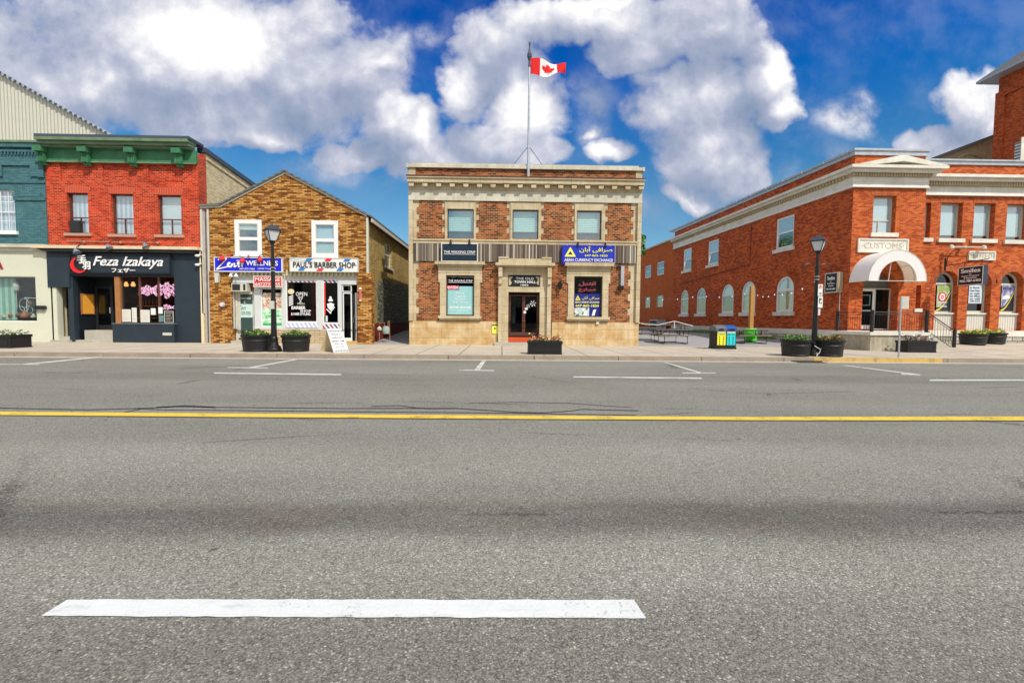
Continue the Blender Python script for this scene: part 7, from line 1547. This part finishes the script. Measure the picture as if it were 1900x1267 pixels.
# waste and recycling bin
Zr = 20.7; x0, x1 = (1333-931)*Zr/FPX, (1370.5-931)*Zr/FPX; FB = Fr((0, Zr, 0), (1, 0, 0), (0, 1, 0)); rb_ = thing('recycling_bin', ((x0+x1)/2, Zr, .15), 'black twin waste and recycling bin with yellow and cyan panels beside the patio', 'bin')
MB(FB).box(x0, x1, 0, .72, .153, .98).build('body', M['blackpot'], rb_); MB(FB).box(x0-.02, x1+.02, -.02, .74, .15, .24).build('base', M['blackpot'], rb_)
xm = (x0+x1)/2; hd = MB(FB)
def hood(xa, xb, mat):
    mb = MB(FB); pr = [(-.01, .98), (-.01, 1.10), (.12, 1.20), (.36, 1.26), (.60, 1.20), (.73, 1.10), (.73, .98)]
    f2 = Fr((xa, Zr, 0), (0, 1, 0), (1, 0, 0)); m2 = MB(f2); m2.prism(pr, 0, xb-xa); o = m2.build('hood', mat, rb_); MB(FB).prism(ell((xa+xb)/2, 1.06, .13, .045, 12), -.03, -.011).build('opening', M['textk'], o)
hood(x0-.02, xm-.004, plain('grey_bin_hood', (.12, .14, .15), .4)); hood(xm+.004, x1+.02, plain('blue_bin_hood', (.02, .08, .30), .4))
for a, b, mt, lab in ((x0+.04, xm-.03, plain('yellow_bin_panel', (.80, .78, .04), .4), 'GARBAGE'), (xm+.03, x1-.04, plain('cyan_bin_panel', (.02, .62, .66), .4), 'RECYCLE')):
    pn = MB(FB).box(a, b, -.012, -.001, .34, .88).build('panel', mt, rb_); MB(FB).box(a, b, -.012, -.001, .89, .96).build('header', M['trim_grey'], rb_); text(pn, lab, (a+.04, b-.04, .80, .86), FB, -.0125, M['textk'], bold=.02, depth=.002)
    mb = MB(FB)
    for r in range(4):
        for c_ in range(2): zz_ = .70-.1*r; xx_ = a+.08+c_*(b-a-.16)*.75; mb.box(xx_, xx_+.05, -.0155, -.0125, zz_-.03, zz_+.03)
    mb.build('pictograms', M['textk'], pn)
# green tub with timber post
Yt = 26.; Xt = (1397.5-931)*Yt/FPX; zt_ = H(Xt, Yt); tu = thing('post_tub', (Xt, Yt, zt_), 'lime green ribbed tub holding a tall timber post beside the patio', 'tub')
MB().lathe(Xt, Yt, [(0, zt_), (.30, zt_), (.34, zt_+.08), (.32, zt_+.14), (.33, zt_+.28), (.35, zt_+.31), (.33, zt_+.34), (.33, zt_+.48), (.35, zt_+.51), (.33, zt_+.54), (.33, zt_+.70), (.30, zt_+.74), (0, zt_+.72)], 20).build('tub', plain('lime_green_plastic', (.06, .62, .03), .45, var=.15), tu)
zp_t = 1.45+(596-531)*Yt/FPX; MB().box(Xt-.10, Xt+.10, Yt-.10, Yt+.10, zt_+.7, zp_t).build('post', M['postwood'], tu)
# picnic tables
def picnic(x, y, z):
    t = thing('picnic_table', (x, y, z), '', 'picnic table', 'picnic tables on the patio beside the hall')
    top = plain('worn_grey_table_top', (.22, .18, .15), .6, var=.2)
    MB().box(x-.92, x+.92, y-.37, y+.37, z+.71, z+.75).build('tabletop', top, t)
    for s in (-1, 1): MB().box(x-.92, x+.92, y+s*.62-.13, y+s*.62+.13, z+.41, z+.45).build('bench', top, t)
    for s in (-1, 1):
        X_ = x+s*.62; MB().tube([(X_, y-.74, z+.02), (X_, y-.74, z+.39), (X_, y-.5, z+.39), (X_, y-.26, z+.39), (X_, y-.26, z+.69), (X_, y+.26, z+.69), (X_, y+.26, z+.39), (X_, y+.74, z+.39), (X_, y+.74, z+.02), (X_, y+.35, z+.02), (X_, y-.74, z+.02)], .024, 6).build('leg_frame', M['black'], t)
        MB().tube([(X_, y-.26, z+.39), (X_, y+.26, z+.39)], .02, 5).build('crossbar', M['black'], t); MB().tube([(X_, y, z+.4), (x+s*.2, y, z+.69)], .018, 5).build('brace', M['black'], t)
    MB().frame(x-.93, x+.93, z+.695, z+.709, y-.375, y+.375, .03).build('edge', M['black'], t)
    return t
pt = None
for (pxx, yy, lab, rz_) in ((1246, 24.6, 'nearest picnic table on the patio, in full view beside the hall', .03), (1196, 26.2, 'picnic table half hidden by the corner of the hall, second row', -.05), (1252, 29.5, 'picnic table behind the nearest one, by the air conditioning unit', .08), (1203, 31., 'farthest picnic table, at the back behind the corner of the hall', .0), (1392, 25.0, 'picnic table to the right of the recycling bin, by the green tub', .05)):
    X_ = (pxx-931)*yy/FPX; z_ = H(X_, yy)-.01
    if pt is None: pt = picnic(X_, yy, z_); o = pt
    else: o = copy_tree(pt); o.location = (X_, yy, z_)
    o.rotation_euler = (0, 0, rz_); o['label'] = lab
# air conditioning unit
u0_, u1_ = un(1245, 595, SC)[0]+.3, un(1245, 595, SC)[0]+2.2; z_a = H(xc-2, 36); acx = thing('condenser_unit', SC.pt(u0_, -1.2, z_a), 'grey boxy air conditioning condenser against the orange brick wing', 'air conditioner'); MB(SC).box(u0_, u1_, -1.25, -.35, z_a, z_a+1.0).build('casing', M['greymetal'], acx); MB(SC).box(u0_+.1, u1_-.1, -1.26, -1.251, z_a+.1, z_a+.9).build('grille', M['dark'], acx)
# string lights
def strings(name, pts, n, lab):
    t = thing(name, pts[0], lab, 'string lights'); P_ = []
    for a, b in zip(pts, pts[1:]):
        for k in range(8): f = k/8; P_.append((a[0]+(b[0]-a[0])*f, a[1]+(b[1]-a[1])*f, a[2]+(b[2]-a[2])*f-.18*4*f*(1-f)))
    P_.append(pts[-1]); MB().tube(P_, .006, 4).build('wire', M['roofdark'], t)
    for k in range(n):
        p = P_[int((k+.5)*len(P_)/n) % len(P_)]; MB().lathe(p[0], p[1], [(0, p[2]), (.014, p[2]-.02), (.034, p[2]-.06), (.02, p[2]-.09), (0, p[2]-.10)], 8).build('bulb', M['textw'], t)
wz = lambda px, py, Y: ((px-931)*Y/FPX, Y, un(px, py, Fr((0, Y, 0), (1, 0, 0), (0, 1, 0)))[1])
strings('string_lights', [wz(1188, 551, 26.5), wz(1300, 547, 26), wz(1396, 541, 26)], 8, 'string of bulbs from the hall corner to the timber post'); strings('string_lights', [wz(1399, 541, 26), wz(1440, 545, 23), wz(1516, 520, 17)], 9, 'string of bulbs from the timber post to the right lamp post')
rp_ = MB(); rp_.tube([wz(1184, 599, 27), wz(1200, 602, 27), wz(1222, 603, 27), wz(1240, 599, 27), wz(1253, 596, 27), wz(1268, 600, 27), wz(1288, 605, 27)], .02, 5); rp_.tube([wz(1253, 596, 27), wz(1253, 609, 27)], .025, 5)
tag(rp_.build('rope_barrier', M['white'], base=wz(1253, 609, 27)), 'thin white rope line on a short post among the picnic tables', 'rope')
# grass and weeds along the customs house
rr = random.Random(9); gm_ = MB()
for k in range(5200):
    u = rr.uniform(5, 19); v = -rr.uniform(.15, 1.6)*rr.random()**.5-.1; p = SC.pt(u, v, 0); z = H(p.x, p.y)-.01; h = rr.uniform(.04, .16)*(1.3 if v > -.5 else .8); a = rr.random()*6.28; gm_.cur = rr.randrange(3)
    gm_.face([(p.x-.02*math.cos(a), p.y-.02*math.sin(a), z), (p.x+.02*math.cos(a), p.y+.02*math.sin(a), z), (p.x+rr.uniform(-.06, .06), p.y+rr.uniform(-.06, .06), z+h)], [(0, 0)]*3)
tag(gm_.build('grass', LEAF), kind='stuff')
# small tree behind the hall
tx = wz(1167, 455, 36); tr_ = thing('small_tree', (tx[0], 36, .3), 'small leafy tree just showing past the right edge of the hall', 'tree'); MB().tube([(tx[0], 36, .3), (tx[0]+.1, 36, 4), (tx[0], 36, tx[2])], [.14, .1, .05], 8).build('trunk', M['wood'], tr_)
lm = MB()
for k in range(5): a = k*1.3; lm.tube([(tx[0], 36, tx[2]-1.5+.2*k), (tx[0]+.7*math.cos(a), 36+.7*math.sin(a), tx[2]-.3+.2*k)], .03, 5)
lm.build('limbs', M['wood'], tr_); cr = MB(); rr = random.Random(4)
for k in range(1500):
    a = rr.random()*6.28; r = rr.random()**.5*1.15; x, y, z = tx[0]+r*math.cos(a), 36+r*math.sin(a), tx[2]+rr.uniform(-1.4, 1.2)*(1-.4*r); s = rr.uniform(.05, .11); cr.cur = rr.randrange(3); b = rr.random()*6.28
    cr.face([(x-s*math.cos(b), y, z-s), (x+s*math.sin(b), y+s, z), (x+s*math.cos(b), y, z+s), (x-s*math.sin(b), y-s, z)], [(0, 0)]*4)
cr.build('crown', LEAF, tr_)

# ------------------------------------------------------------------ the other side of the road, behind the camera
ob = thing('shop_row', (0, -14, .15), 'dark brick shop row across the road, seen only as reflections in the shop windows', 'building')
ro = random.Random(2); x = -52.
while x < 50:
    L = ro.uniform(8, 13); h = ro.uniform(6.2, 9.5); ops_ = []
    n = int(L/2.6)
    for k in range(n):
        c = x+L*(k+.5)/n; ops_ += [(c-.55, c+.55, 4.3, 5.9)]
    ops_ += [(x+.7, x+L*.45, .9, 3.0), (x+L*.55, x+L-.7, .9, 3.0)]
    FO = Fr((0, -14, 0), (1, 0, 0), (0, -1, 0))
    MB(FO).wall(x+.01, x+L-.01, .1, h, 0, .3, ops_).build('wall', M[ro.choice(['brick_red', 'brick_hall', 'brick_yellow', 'brick_teal'])], ob)
    MB(FO).box(x+.02, x+L-.02, .31, .4, .1, h-.1).build('interior', M['dark'], ob); MB(FO).box(x+.01, x+L-.01, .41, 9, h-.6, h-.4).build('roof', M['roof'], ob)
    x += L
